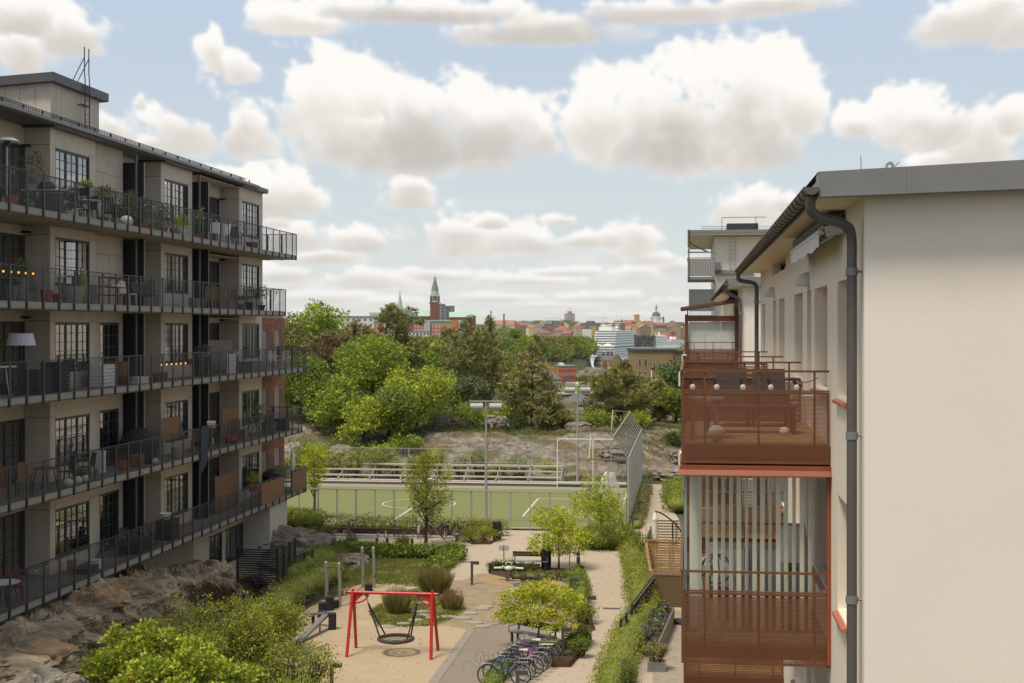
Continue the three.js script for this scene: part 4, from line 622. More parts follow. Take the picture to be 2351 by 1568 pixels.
boulder('reddish boulder at the left end of the spectator stand', -26.5, 1.6, -103.5, 1.0, 0.7, 0.8, 35);
boulder('low white rock slab beside the path end', 1.2, 0.3, -103.5, 3.6, 0.7, 2.0, 41);
// flat sheets: outline of [x, z] points at height y
function sheet(name, pts, y, mat) {
const s = new THREE.Shape(pts.map(([x, z]) => new THREE.Vector2(x, -z))), g = new THREE.ShapeGeometry(s, 4), p = g.attributes.position, uv = g.attributes.uv;
for (let k = 0; k < p.count; k++) { const x = p.getX(k), z = -p.getY(k); p.setXYZ(k, x, y, z); uv.setXY(k, x, z); } g.computeVertexNormals();
return struct(part(name, g, mat));
}
const spline = (pts, n = 6) => new THREE.CatmullRomCurve3(pts.map(([x, z]) => V(x, 0, z)), true, 'centripetal').getPoints(pts.length * n).map((p) => [p.x, p.z]);
const G = {
paving: std([0.48, 0.395, 0.30], { roughness: 0.95, map: tex(T.paver, 1.76) }),
rubber: std([0.47, 0.365, 0.235], { roughness: 1, map: tex(T.sand, 6.3) }),
orange: std([0.40, 0.27, 0.135], { roughness: 1, map: tex(T.sand, 1.9) }),
earth: std([0.40, 0.305, 0.20], { roughness: 1, map: tex(T.strong, 3.3) }),
gravel: std([0.33, 0.275, 0.21], { roughness: 1, map: tex(T.grit, 1.7), bumpMap: tex(T.fine, 0.3), bumpScale: 0.01 }),
kerb: std([0.38, 0.33, 0.27], { roughness: 0.9, map: tex(T.strong, 1.1) }),
lawn: std([0.22, 0.22, 0.045], { roughness: 1, map: tex(T.grass, 1.3) }),
turf: std([0.25, 0.27, 0.085], { roughness: 0.95, map: tex(T.grass, 0.9) }),
plank: std([0.62, 0.56, 0.48], { roughness: 0.9, map: tex(T.strong, 2.1) }), deck: std([0.52, 0.46, 0.39], { roughness: 0.9, map: tex(T.strong, 2.1) }), stone: std([0.46, 0.42, 0.35], { roughness: 0.95, map: tex(T.strong, 0.9) }), seat: std([0.30, 0.31, 0.32], { roughness: 0.5, map: tex(T.mottled, 0.8) }),
line: std([0.60, 0.60, 0.54], { roughness: 0.9 }),
};
sheet('paving', [[-21.5, -38], [2, -38], [2, -77], [-0.35, -77], [-0.5, -82], [-1.5, -92], [-1.5, -101], [-3.05, -101], [-3.05, -76.9], [-24, -76.9], [-24, -66], [-21.5, -66]], 0, G.paving);
sheet('worn_earth', spline([[-11.37, -61.29], [-10.19, -61.44], [-9.64, -63.06], [-8.84, -63.17], [-7.57, -61.14], [-4.63, -61.1], [-4.13, -55.66], [-3.9, -51.53], [-4.88, -51.4], [-6.94, -52.66], [-8.32, -51.33], [-9.59, -51.7], [-11.23, -54.75], [-11.79, -59.36]]), 0.006, G.earth);
sheet('gravel', [[-8.3, -51.33], [-6.99, -53.05], [-5.62, -52.21], [-4.6, -50.14], [-5.1, -47.4], [-5.77, -47.19], [-6.32, -43.19], [-6.47, -40.21], [-8.33, -39.97], [-8.3, -43.58]], 0.010, G.gravel);
sheet('sand_patch', spline([[-9.31, -61.56], [-9.14, -63.13], [-8.31, -63.01], [-7.18, -62.05], [-6.38, -61.08], [-7.25, -60.14], [-8.45, -60.4]]), 0.012, G.orange);
sheet('lawn', [...[[-18.49, -60.6], [-17.75, -65.35], [-17.57, -67.18], [-12.39, -66.8], [-11.39, -61.94], [-10.64, -60.54], [-11.31, -59.42], [-12.46, -59.78], [-14.34, -59.85], [-15.06, -58.33], [-15.26, -53.55], [-15.77, -51.68]]], 0.014, G.lawn);
sheet('grass_island', spline([[-12.78, -54.03], [-12.63, -56.54], [-12.2, -58.5], [-11.41, -59.92], [-10.61, -59.31], [-9.41, -56.95], [-8.96, -54.87], [-9.3, -52.91], [-9.92, -51.66], [-10.88, -51.38], [-11.81, -51.41]]), 0.015, G.lawn);
sheet('play_surface', [[-14.41, -60.16], [-12.55, -60.19], [-12.19, -58.11], [-12.53, -56.09], [-12.82, -54.2], [-11.82, -51.41], [-9.12, -51.91], [-8.33, -51.41], [-8.3, -43.58], [-8.29, -39.74], [-11.98, -39.27], [-14.3, -46.86], [-15.38, -50.96], [-15.43, -53.52], [-15.2, -58.12]], 0.018, G.rubber);
{ const k = new B(), a = [-8.31, -51.41], b = [-8.3, -43.58], c = [-8.29, -39.74], d = [a, b, c]; for (let q = 0; q < 2; q++) for (let t = 0; t < 20; t++) { const p = (s) => [lerp(d[q][0], d[q + 1][0], s), lerp(d[q][1], d[q + 1][1], s)], e = p(t / 20), f = p((t + 0.97) / 20); k.bar([e[0] + 0.15, 0.0, e[1]], [f[0] + 0.15, 0.0, f[1]], 0.32, 0.06); } const a2 = [-6.99, -53.05]; for (let t = 0; t < 6; t++) k.bar([lerp(a[0], a2[0], t / 6), 0, lerp(a[1], a2[1], t / 6)], [lerp(a[0], a2[0], (t + 0.96) / 6), 0, lerp(a[1], a2[1], (t + 0.96) / 6)], 0.22, 0.06); const o = struct(k.mesh('kerb_strip', G.kerb)); }
// football pitch
sheet('pitch', [[-60, -77.3], [-3.6, -77.3], [-3.6, -97.0], [-60, -97.0]], 0.012, G.turf);
sheet('pitch_surround', [[-60, -97.0], [-3.6, -97.0], [-3.6, -98.4], [-60, -98.4]], 0.012, G.kerb);
{
const L = new B(), bar = (x0, z0, x1, z1, w = 0.11) => { const dx = x1 - x0, dz = z1 - z0, l = Math.hypot(dx, dz), px = -dz / l * w / 2, pz = dx / l * w / 2; const q = [[x0 + px, 0.017, z0 + pz], [x0 - px, 0.017, z0 - pz], [x1 - px, 0.017, z1 - pz], [x1 + px, 0.017, z1 + pz]]; L.face(q); if (L.n[L.n.length - 2] < 0) { for (let k = 1; k <= 4; k++) L.n[L.n.length - 3 * k + 1] = 1; const n = L.i.length; [L.i[n - 5], L.i[n - 4]] = [L.i[n - 4], L.i[n - 5]]; [L.i[n - 2], L.i[n - 1]] = [L.i[n - 1], L.i[n - 2]]; } };
const mid = -17.35; bar(mid, -77.9, mid, -96.6); bar(-60, -96.6, -4.2, -96.6); bar(-60, -77.9, -4.2, -77.9); bar(-4.2, -77.9, -4.2, -96.6);
for (let k = 0; k < 40; k++) { const a = k / 40 * Math.PI * 2, b = (k + 1.02) / 40 * Math.PI * 2; bar(mid + Math.cos(a) * 2.35, -87.6 + Math.sin(a) * 2.35, mid + Math.cos(b) * 2.35, -87.6 + Math.sin(b) * 2.35, 0.09); }
bar(-9.95, -82.4, -9.95, -91.2); bar(-9.95, -82.4, -4.2, -82.4); bar(-9.95, -91.2, -4.2, -91.2); bar(-8.0, -87.0, -7.75, -87.0, 0.2);
struct(L.mesh('pitch_lines', G.line));
}
// water and far shore land
struct(new B().face([[-6000, -35, -900], [6000, -35, -900], [6000, -35, -9000], [-6000, -35, -9000]]).mesh('water', std([0.20, 0.235, 0.255], { roughness: 0.22, bumpMap: tex(T.wave, 60), bumpScale: 1.2 })));

// -- the blasted rock the left building stands on
{
const ns = 96, nz = 330, g = new THREE.BufferGeometry(), P = [], C = [], U = [], I = [];
const top = (z) => lerp(2.82, 1.12, smooth(-45, -56.5, z)) + 0.12 * fbm2(z * 0.5, 3, 3), edge = (z) => lerp(-17.6, -18.7, smooth(-33, -45, z)) - 0.1 * smooth(-47, -57, z) + 0.55 * fbm2(z * 0.35, 8, 3);
for (let j = 0; j <= nz; j++) {
const z = lerp(-26, -58.2, j / nz), e = edge(z), t = top(z), fin = smooth(-57.4, -58.2, z);
for (let i = 0; i <= ns; i++) {
const s = i / ns; let x, y;
if (s < 0.45) { x = lerp(-22.2, e, s / 0.45); y = t - 0.35 * Math.pow(s / 0.45, 3); } else { const q = (s - 0.45) / 0.55; x = e + 0.45 * q + 0.2 * Math.sin(q * 5); y = lerp(t - 0.35, -0.3, q); }
y = lerp(y, -0.3, fin);
const out = smooth(0.3, 0.5, s), a = 0.34 * ridge3(x * 0.42, y * 0.5 + 3, z * 0.42, 3) + 0.16 * fbm3(x * 1.5, y * 1.2, z * 1.5, 3) + 0.055 * ridge3(x * 4, y * 3, z * 4, 2), step = 0.14 * Math.round(3 * fbm3(x * 0.5 + 20, y * 0.9, z * 0.5, 2));
const bl = 0.5 * blocks(x, y, z, 1.3) + 0.2 * blocks(x + 3, y + 5, z, 0.5);
P.push(x + (a * 0.8 + step + bl) * out + 0.1 * bl, y + (a * 0.6 + 0.7 * bl) * (1 - out) * smooth(0, 0.15, s), z + 0.12 * fbm3(x, y * 2, z + 50, 3));
const ns2 = fbm3(x * 0.35, y * 0.6, z * 0.35, 4), rust = smooth(0.12, 0.42, fbm3(x * 0.4 + 9, y * 0.35, z * 0.4 + 60, 3)), dark = smooth(0.1, 0.45, fbm3(x * 0.8 + 33, y * 0.5, z * 0.9, 4)), moss = smooth(0.25, 0.5, fbm3(x * 0.6 - 7, y * 0.6, z * 0.6, 3));
let c = [0.44 + 0.28 * ns2, 0.345 + 0.23 * ns2, 0.225 + 0.16 * ns2]; c = c.map((q, k) => lerp(q, [0.42, 0.23, 0.09][k], rust * 0.6)); c = c.map((q, k) => lerp(q, [0.13, 0.10, 0.07][k], dark * 0.6)); c = c.map((q, k) => lerp(q, [0.13, 0.12, 0.045][k], moss * 0.4)); C.push(...c.map((q) => q * 1.3));
U.push(z + x * 0.3, y + x * 0.6);
}
}
for (let j = 0; j < nz; j++) for (let i = 0; i < ns; i++) { const a = j * (ns + 1) + i, b = a + ns + 1; I.push(a, a + 1, b, a + 1, b + 1, b); }
g.setAttribute('position', new THREE.Float32BufferAttribute(P, 3)); g.setAttribute('color', new THREE.Float32BufferAttribute(C, 3)); g.setAttribute('uv', new THREE.Float32BufferAttribute(U, 2)); g.setIndex(I); g.computeVertexNormals();
const o = part('rock_outcrop', g, M.rock); o.material = M.rock.clone(); o.material.side = THREE.DoubleSide; tag(o, 'blasted brown rock face under the left building decks', 'rock');
// dry climber stems on the rock's far end
const v = new B(), r = rng(31); for (let k = 0; k < 260; k++) { const z = lerp(-48.5, -57.6, r()), x = edge(z) + 0.5 + 0.2 * r(), h = 0.4 + 0.9 * r(), y = top(z) - 0.2 - 0.3 * r(), dz = 0.5 * (r() - 0.5); v.path([[x - 0.25, y, z], [x, y - h * 0.4, z + dz * 0.5], [x + 0.1 + 0.2 * r(), y - h, z + dz]], 0.012, 3); }
tag(v.mesh('dry_climber', std([0.12, 0.065, 0.035], { roughness: 1 })), 'tangle of bare brown climber stems hanging down the rock', 'climber');
}
boulder('pale rock slab against the white end wall of left building', -19.3, 0.35, -65.6, 1.9, 1.25, 1.6, 51);
boulder('low pale rock slab beside the juniper, next to the paved yard', -18.3, 0.15, -63.6, 1.8, 0.7, 1.4, 57);
boulder('flat cracked rock tongue reaching the paved yard', -17.0, 0.0, -65.4, 1.6, 0.38, 1.3, 63);
boulder('rounded rock at the foot of cliff near frame corner', -16.6, 1.2, -33.6, 1.1, 1.3, 1.6, 68);

// -- plants
const PAL = {
spring: [[0.24, 0.29, 0.022], [0.32, 0.36, 0.035], [0.15, 0.20, 0.02], [0.38, 0.40, 0.05]],
lime: [[0.29, 0.325, 0.015], [0.37, 0.385, 0.022], [0.20, 0.245, 0.012], [0.42, 0.42, 0.035]],
green: [[0.125, 0.17, 0.022], [0.18, 0.22, 0.025], [0.08, 0.12, 0.018], [0.22, 0.25, 0.035]],
oak: [[0.16, 0.22, 0.018], [0.24, 0.29, 0.022], [0.11, 0.16, 0.015], [0.30, 0.34, 0.035]],
dark: [[0.07, 0.11, 0.022], [0.10, 0.14, 0.025], [0.05, 0.08, 0.018], [0.14, 0.17, 0.035]],
pine: [[0.125, 0.135, 0.036], [0.18, 0.18, 0.048], [0.09, 0.10, 0.028], [0.22, 0.205, 0.06]],
olive: [[0.16, 0.15, 0.042], [0.22, 0.195, 0.055], [0.115, 0.115, 0.033], [0.26, 0.22, 0.07]],
brown: [[0.13, 0.10, 0.042], [0.17, 0.125, 0.055], [0.095, 0.08, 0.035], [0.20, 0.14, 0.07]],
hedge: [[0.19, 0.21, 0.02], [0.25, 0.27, 0.028], [0.12, 0.15, 0.018], [0.30, 0.30, 0.04]],
juniper: [[0.14, 0.16, 0.025], [0.19, 0.20, 0.03], [0.095, 0.115, 0.02], [0.22, 0.22, 0.035]],
hay: [[0.36, 0.25, 0.095], [0.44, 0.31, 0.12], [0.27, 0.21, 0.06], [0.24, 0.24, 0.045]],
redgreen: [[0.15, 0.15, 0.035], [0.20, 0.14, 0.065], [0.10, 0.12, 0.025], [0.22, 0.17, 0.085]],
bloom: [[0.70, 0.68, 0.55], [0.60, 0.58, 0.45]],
};
for (const k of Object.keys(PAL)) if (!['hay', 'bloom'].includes(k)) PAL[k] = PAL[k].map((c) => c.map((q) => q * 1.42));
const pick = (r, pal) => { const a = pal[Math.floor(r() * pal.length)], b = pal[Math.floor(r() * pal.length)], t = r(), j = 0.8 + 0.4 * r(); return [lerp(a[0], b[0], t) * j, lerp(a[1], b[1], t) * j, lerp(a[2], b[2], t) * j]; };
// one leaf: a folded rhombus
function leaf(b, x, y, z, dx, dy, dz, len, wid, roll, col) {
const d = V(dx, dy, dz).normalize(), s = V(-d.z, 0.001, d.x).normalize(), n = s.clone().cross(d), c = Math.cos(roll), q = Math.sin(roll), sx = s.x * c + n.x * q, sy = s.y * c + n.y * q, sz = s.z * c + n.z * q, nx = n.x * c - s.x * q, ny = n.y * c - s.y * q, nz = n.z * c - s.z * q, m = len * 0.5, w = wid / 2, f = w * 0.35;
const i = b.p.length / 3, A = [x, y, z], L = [x + d.x * m + sx * w + nx * f, y + d.y * m + sy * w + ny * f, z + d.z * m + sz * w + nz * f], R = [x + d.x * m - sx * w + nx * f, y + d.y * m - sy * w + ny * f, z + d.z * m - sz * w + nz * f], E = [x + d.x * len, y + d.y * len, z + d.z * len];
for (const p of [A, L, E, R]) b.vert(p[0], p[1], p[2], nx, ny, nz, 0, 0, col);
b.i.push(i, i + 1, i + 2, i, i + 2, i + 3);
}
// leaves through the shells of ellipsoid lobes [x, y, z, rx, ry, rz]
function foliage(lobes, n, size, pal, seed, o = {}) {
const b = o.into || new B(), r = rng(seed), vol = lobes.map((l) => l[3] * l[4] * l[5] / Math.max(l[3], l[4], l[5]) + 0.001), tot = vol.reduce((a, c) => a + c, 0), { asp = 0.55, shell = 0.45, up = 0.25, clump = 5, droop = 0, bloom = 0, bpal = PAL.bloom, bsize = size * 0.7, spread = size * 1.3 } = o;
for (let k = 0; k < n; k += clump) {
let t = r() * tot, li = 0; while (li < lobes.length - 1 && (t -= vol[li]) > 0) li++;
const [cx, cy, cz, rx, ry, rz] = lobes[li], th = r() * Math.PI * 2, ph = Math.acos(2 * r() - 1), q = shell + (1 - shell) * Math.pow(r(), 0.55), bump = 1 + 0.22 * noise3(cx + Math.cos(th) * 1.7 + seed, Math.cos(ph) * 1.7, cz + Math.sin(th) * 1.7);
const ux = Math.sin(ph) * Math.cos(th), uy = Math.cos(ph), uz = Math.sin(ph) * Math.sin(th), x = cx + ux * rx * q * bump, y = cy + uy * ry * q * bump, z = cz + uz * rz * q * bump, base = pick(r, pal), fl = bloom && r() < bloom;
for (let c = 0; c < clump; c++) { const j = () => (r() - 0.5) * 2, col = fl ? pick(r, bpal) : [base[0] * (0.85 + 0.3 * r()), base[1] * (0.85 + 0.3 * r()), base[2] * (0.85 + 0.3 * r())], s = (fl ? bsize : size) * (0.7 + 0.6 * r()); leaf(b, x + j() * spread, y + j() * spread * 0.7, z + j() * spread, ux + j() * 0.9, uy * 0.5 + up + j() * 0.6 - droop, uz + j() * 0.9, s, s * asp, r() * 6.28, col); }
}
return b;
}
function limbs(lobes, x0, y0, z0, h, r0, seed, lean = [0, 0], split = 0.35) {
const b = new B(), r = rng(seed), N = 6, pts = [], rad = [];
for (let k = 0; k <= N; k++) { const t = k / N; pts.push([x0 + lean[0] * t * t + 0.06 * h * 0.3 * (r() - 0.5) * (k ? 1 : 0), y0 + h * t, z0 + lean[1] * t * t + 0.06 * h * 0.3 * (r() - 0.5) * (k ? 1 : 0)]); rad.push(r0 * (k ? 1 - 0.75 * t : 1.35)); }
b.path(pts, rad, 8);
for (const l of lobes) { const k = Math.min(N - 1, Math.max(1, Math.floor(N * clamp((l[1] - l[4] * 0.6 - y0) / h, split, 0.95)))), p = pts[k], m = [lerp(p[0], l[0], 0.5), lerp(p[1], l[1], 0.4) - 0.05, lerp(p[2], l[2], 0.5)], q = rad[k] * 0.6; b.path([p, m, [l[0], l[1], l[2]]], [q, q * 0.7, q * 0.3], 6); for (let s = 0; s < 3; s++) b.path([m, [l[0] + (r() - 0.5) * l[3] * 1.5, l[1] + (r() - 0.2) * l[4], l[2] + (r() - 0.5) * l[5] * 1.5]], [q * 0.5, q * 0.12], 5); }
return b;
}
// broad-leaved tree: foot, height, crown radius, palette
function tree(name, label, [x, y, z], h, rx, o = {}) {
const t = thing(name, label, 'tree', [x, y, z], 0, o.group), r = rng(o.seed || 1), lobes = o.lobes || [], n = o.yard ? o.nl || 9 : Math.round((o.nl || 9) * 2.1), cy = o.cy ?? 0.62, ry = o.ry ?? h * 0.38;
if (!lobes.length) for (let k = 0; k < n; k++) { const a = k * 2.4 + r(), q = Math.sqrt((k + 0.3) / n), yy = h * cy + ry * 0.75 * (r() * 2 - 1) * Math.sqrt(1 - q * q * 0.7); lobes.push([Math.cos(a) * rx * 0.7 * q, yy, Math.sin(a) * rx * 0.7 * q, rx * ((o.yard ? 0.34 : 0.24) + 0.14 * r()), ry * ((o.yard ? 0.30 : 0.22) + 0.12 * r()), rx * ((o.yard ? 0.34 : 0.24) + 0.14 * r())]); }
limbs(lobes, 0, 0, 0, h * (o.th ?? 0.72), o.tr || 0.16, (o.seed || 1) + 7, o.lean).mesh('trunk', o.bark || M.bark, t);
foliage(lobes, (o.leaves || 3600) * (o.yard ? 1 : 1.7), (o.size || 0.2) * (o.yard ? 1 : 1.3), o.pal || PAL.green, (o.seed || 1) + 3, o).mesh('crown', M.leaf, t);
return t;
}
// Scots pine: bare reddish stem, flattened clumps of needles on side branches
function pine(label, [x, y, z], h, rx, o = {}) {
const t = thing('pine_tree', label, 'tree', [x, y, z], 0, o.group), r = rng(o.seed || 1), lobes = [], n = Math.round((o.nl || 14) * 1.9), from = o.from ?? 0.35;
for (let k = 0; k < n; k++) { const q = (k + 0.5) / n, yy = h * lerp(from, 0.97, q), prof = (o.prof ? o.prof(q) : Math.sin(Math.PI * Math.pow(q, 0.75) * 0.93 + 0.15)) * rx, a = k * 2.4 + r() * 0.8, rr = prof * (0.25 + 0.62 * r()); lobes.push([Math.cos(a) * rr, yy + 0.15 * h * 0.1 * (r() - 0.5), Math.sin(a) * rr, Math.max(0.22, prof * (0.26 + 0.18 * r())), (o.flat || 0.06) * h * (0.5 + 0.5 * r()), Math.max(0.22, prof * (0.26 + 0.18 * r()))]); }
limbs(lobes, 0, 0, 0, h * 0.95, o.tr || 0.17, (o.seed || 1) + 5, o.lean, 0.2).mesh('trunk', o.bark || M.pinebark, t);
foliage(lobes, (o.leaves || 5200) * 1.9, (o.size || 0.3) * 1.15, o.pal || PAL.pine, (o.seed || 1) + 2, { asp: 0.22, shell: 0.2, up: 0.45, clump: 9, spread: (o.size || 0.3) * 0.55, ...o }).mesh('crown', M.needle, t);
return t;
}
// bush: leaves over a twiggy core
function bush(label, [x, y, z], rx, ry, rz, o = {}) {
const t = thing(o.name || 'bush', label, o.cat || 'bush', [x, y, z], o.turn || 0, o.group), r = rng(o.seed || 2), lobes = o.lobes || [[0, ry * 0.5, 0, rx * 0.8, ry * 0.5, rz * 0.8]];
if (!o.lobes) for (let k = 0; k < (o.nl || 7); k++) { const a = k * 2.4 + r(), q = 0.45 + 0.35 * r(); lobes.push([Math.cos(a) * rx * q, ry * (0.4 + 0.3 * r()), Math.sin(a) * rz * q, rx * 0.4, ry * (0.28 + 0.14 * r()), rz * 0.4]); }
const tw = new B(); for (let k = 0; k < (o.twigs || 26); k++) { const l = lobes[k % lobes.length], a = r() * 6.28; tw.path([[Math.cos(a) * 0.12 * rx + l[0] * 0.4, -0.05, Math.sin(a) * 0.12 * rz + l[2] * 0.4], [l[0] + (r() - 0.5) * l[3], l[1], l[2] + (r() - 0.5) * l[5]], [l[0] + (r() - 0.5) * l[3] * 1.7, l[1] + l[4] * 0.8 * r(), l[2] + (r() - 0.5) * l[5] * 1.7]], [o.twig || 0.02, 0.012, 0.004], 4); }
tw.mesh('branches', M.bark, t);
foliage(lobes, o.leaves || 2200, o.size || 0.09, o.pal || PAL.green, (o.seed || 2) + 3, { shell: 0.4, ...o }).mesh('foliage', M.leaf, t);
return t;
}
// clipped or informal hedge along a line of [x, z] points
function hedge(label, pts, w, h, o = {}) {
const t = thing(o.name || 'hedge', label, o.cat || 'hedge', [0, o.y || 0, 0], 0, o.group), lobes = [], r = rng(o.seed || 4), core = new B();
for (let k = 0; k < pts.length - 1; k++) { const [x0, z0] = pts[k], [x1, z1] = pts[k + 1], L = Math.hypot(x1 - x0, z1 - z0), n = Math.max(1, Math.round(L / (w * 0.55))); for (let q = 0; q < n; q++) { const s = (q + 0.5) / n, hh = h * (0.9 + 0.2 * r()); lobes.push([lerp(x0, x1, s) + (r() - 0.5) * 0.12 * w, hh * 0.5, lerp(z0, z1, s) + (r() - 0.5) * 0.12 * w, w * 0.55, hh * 0.5, w * 0.55]); if (!o.open) core.ball(lerp(x0, x1, s), hh * 0.42, lerp(z0, z1, s), w * 0.42, hh * 0.42 / (w * 0.42), 8, 6); else for (let c = 0; c < 5; c++) core.path([[lerp(x0, x1, s) + (r() - 0.5) * w * 0.3, 0, lerp(z0, z1, s) + (r() - 0.5) * w * 0.3], [lerp(x0, x1, s) + (r() - 0.5) * w, hh * 0.9, lerp(z0, z1, s) + (r() - 0.5) * w]], [0.012, 0.004], 4); } }
core.mesh('twigs', o.open ? M.bark : std([0.15, 0.18, 0.03], { roughness: 1 }), t);
foliage(lobes, o.leaves || 4000, o.size || 0.07, o.pal || PAL.hedge, (o.seed || 4) + 3, { shell: 0.72, up: 0.4, clump: 4, ...o }).mesh('foliage', M.leaf, t);
return t;
}
const hy = (x, z) => hillY(x, z) - 0.05;
// --- on the hill behind the pitch: [screenless plan positions in metres]
const onHill = ([x, z]) => [x, hy(x, z), z];
tree('oak_tree', 'big bright green oak beside the brick end of the left building', onHill([-40.81, -145.99]), 10.6, 4.5, { seed: 11, pal: PAL.oak, leaves: 6000, size: 0.24, cy: 0.66, nl: 13, tr: 0.22, spread: 0.36 });
tree('oak_tree', 'shaded olive broadleaf tree close behind the balcony ends', onHill([-36.76, -124.33]), 8.8, 2.18, { seed: 12, pal: PAL.olive, leaves: 2600, size: 0.2 });
pine('brownish half-dead pine left of the green oak copse', onHill([-32.86, -122.81]), 7.3, 2.82, { seed: 13, pal: PAL.brown, from: 0.45, leaves: 5200 });
pine('dull green pine standing right of the bright oak', onHill([-34.21, -138.77]), 8.2, 3.1, { seed: 14, pal: PAL.olive, from: 0.4, leaves: 5200 });
pine('tall pine rising before the orange brick block', onHill([-28.61, -133.44]), 10.6, 3.2, { seed: 15, from: 0.36, nl: 18, leaves: 7200, prof: (q) => q > 0.62 ? 0.66 * Math.sin(Math.PI * (q - 0.58) / 0.46) + 0.12 : q > 0.46 ? 0.25 : 0.95 });
tree('broadleaf_tree', 'spreading leafy tree in front of the tall pine', onHill([-27.86, -119.42]), 8.2, 3.84, { seed: 16, pal: PAL.oak, leaves: 5200, cy: 0.58, nl: 12 });
tree('broadleaf_tree', 'rounded fresh green tree at middle of the hill edge', onHill([-22.33, -112.07]), 6.4, 3.46, { seed: 17, pal: PAL.spring, leaves: 5600, cy: 0.52, ry: 2.6, nl: 13 });
tree('broadleaf_tree', 'fresh green tree leaning left above the stand rail', onHill([-23.6, -108.88]), 5.2, 2.82, { seed: 18, pal: PAL.green, leaves: 3800, cy: 0.5 });
pine('broad dark pine with reddish stem at the centre', onHill([-20.55, -129.44]), 9.8, 3.8, { seed: 19, from: 0.18, nl: 20, leaves: 9000, flat: 0.075, prof: (q) => 0.55 + 0.5 * Math.sin(Math.PI * q) - 0.65 * smooth(0.72, 1, q) });
pine('slim pine whose spike tops the central clump', onHill([-19.53, -134.61]), 10.3, 2.05, { seed: 20, from: 0.3, nl: 14, leaves: 4600, prof: (q) => 1.1 - q });
pine('shaggy pine at left of the central clump', onHill([-22.79, -132.17]), 5.8, 2.3, { seed: 21, pal: PAL.olive, from: 0.25, leaves: 5200 });
pine('open branchy pine right of the central clump', onHill([-13.42, -118.25]), 7.9, 2.9, { seed: 22, pal: PAL.olive, from: 0.2, nl: 18, leaves: 2000, tr: 0.14, flat: 0.05, bark: M.bark });
pine('second thin pine stem beside the branchy pine', onHill([-14.79, -120.09]), 6.2, 2.2, { seed: 23, pal: PAL.pine, from: 0.15, leaves: 2000, bark: M.bark });
pine('low bushy pine below the branchy pine', onHill([-11.97, -117.43]), 2.9, 1.9, { seed: 24, pal: PAL.pine, from: 0.12, nl: 10, leaves: 3600, flat: 0.1 });
tree('broadleaf_tree', 'mid green tree crown showing between the two dark pines', onHill([-22.12, -166.54]), 8.6, 3.71, { seed: 25, pal: PAL.green, leaves: 3600 });
pine('wide pine left of the tan brick house', onHill([-6.23, -122.2]), 4.9, 3.3, { seed: 26, pal: PAL.pine, from: 0.1, nl: 18, leaves: 7200, flat: 0.08, prof: (q) => 0.75 + 0.35 * Math.sin(Math.PI * q) - 0.6 * smooth(0.7, 1, q) });
pine('upper pine top poking above the wide pine', onHill([-5.88, -126.28]), 5.7, 1.4, { seed: 27, pal: PAL.olive, from: 0.45, nl: 9, leaves: 2600 });
pine('small pine before the tan house corner', onHill([-2.7, -126.69]), 3.9, 1.9, { seed: 28, pal: PAL.olive, from: 0.12, leaves: 4200 });
tree('broadleaf_tree', 'loose green tree half behind the brown balconies', onHill([-1.1, -124.88]), 4.0, 1.9, { seed: 29, pal: PAL.green, leaves: 2800, cy: 0.5 });
tree('broadleaf_tree', 'fresh green tree peeking over the wide pine', onHill([-4.35, -138.57]), 3.6, 1.5, { seed: 30, pal: PAL.spring, leaves: 2000 });
tree('broadleaf_tree', 'shady green tree behind the lowest left balcony end', onHill([-31.95, -110.83]), 6.2, 3.07, { seed: 31, pal: PAL.green, leaves: 4200, cy: 0.5, ry: 2.9 });
tree('broadleaf_tree', 'dense green tree between the half-dead pine and stand', onHill([-28.5, -109.26]), 5.4, 2.94, { seed: 32, pal: PAL.oak, leaves: 4200, cy: 0.5, ry: 2.4 });
tree('broadleaf_tree', 'light green young tree under the spreading tree', onHill([-25.81, -107.59]), 4.6, 2.56, { seed: 33, pal: PAL.spring, leaves: 3600, cy: 0.5, ry: 2.2, bloom: 0.02 });
tree('hawthorn_tree', 'white blossoming hawthorn with bare twigs on hill edge', onHill([-24.45, -110.79]), 3.9, 1.79, { seed: 34, pal: PAL.green, leaves: 1800, size: 0.16, bloom: 0.22 });
tree('hawthorn_tree', 'white blossoming hawthorn under the central pine', onHill([-20.12, -119.41]), 5.4, 2.56, { seed: 35, pal: PAL.dark, leaves: 2600, size: 0.16, bloom: 0.16, cy: 0.5 });
bush('round bright maple bush beside the hilltop boulder', onHill([-18.27, -114.61]), 1.45, 2.5, 1.3, { seed: 36, pal: PAL.oak, leaves: 2600, size: 0.17 });
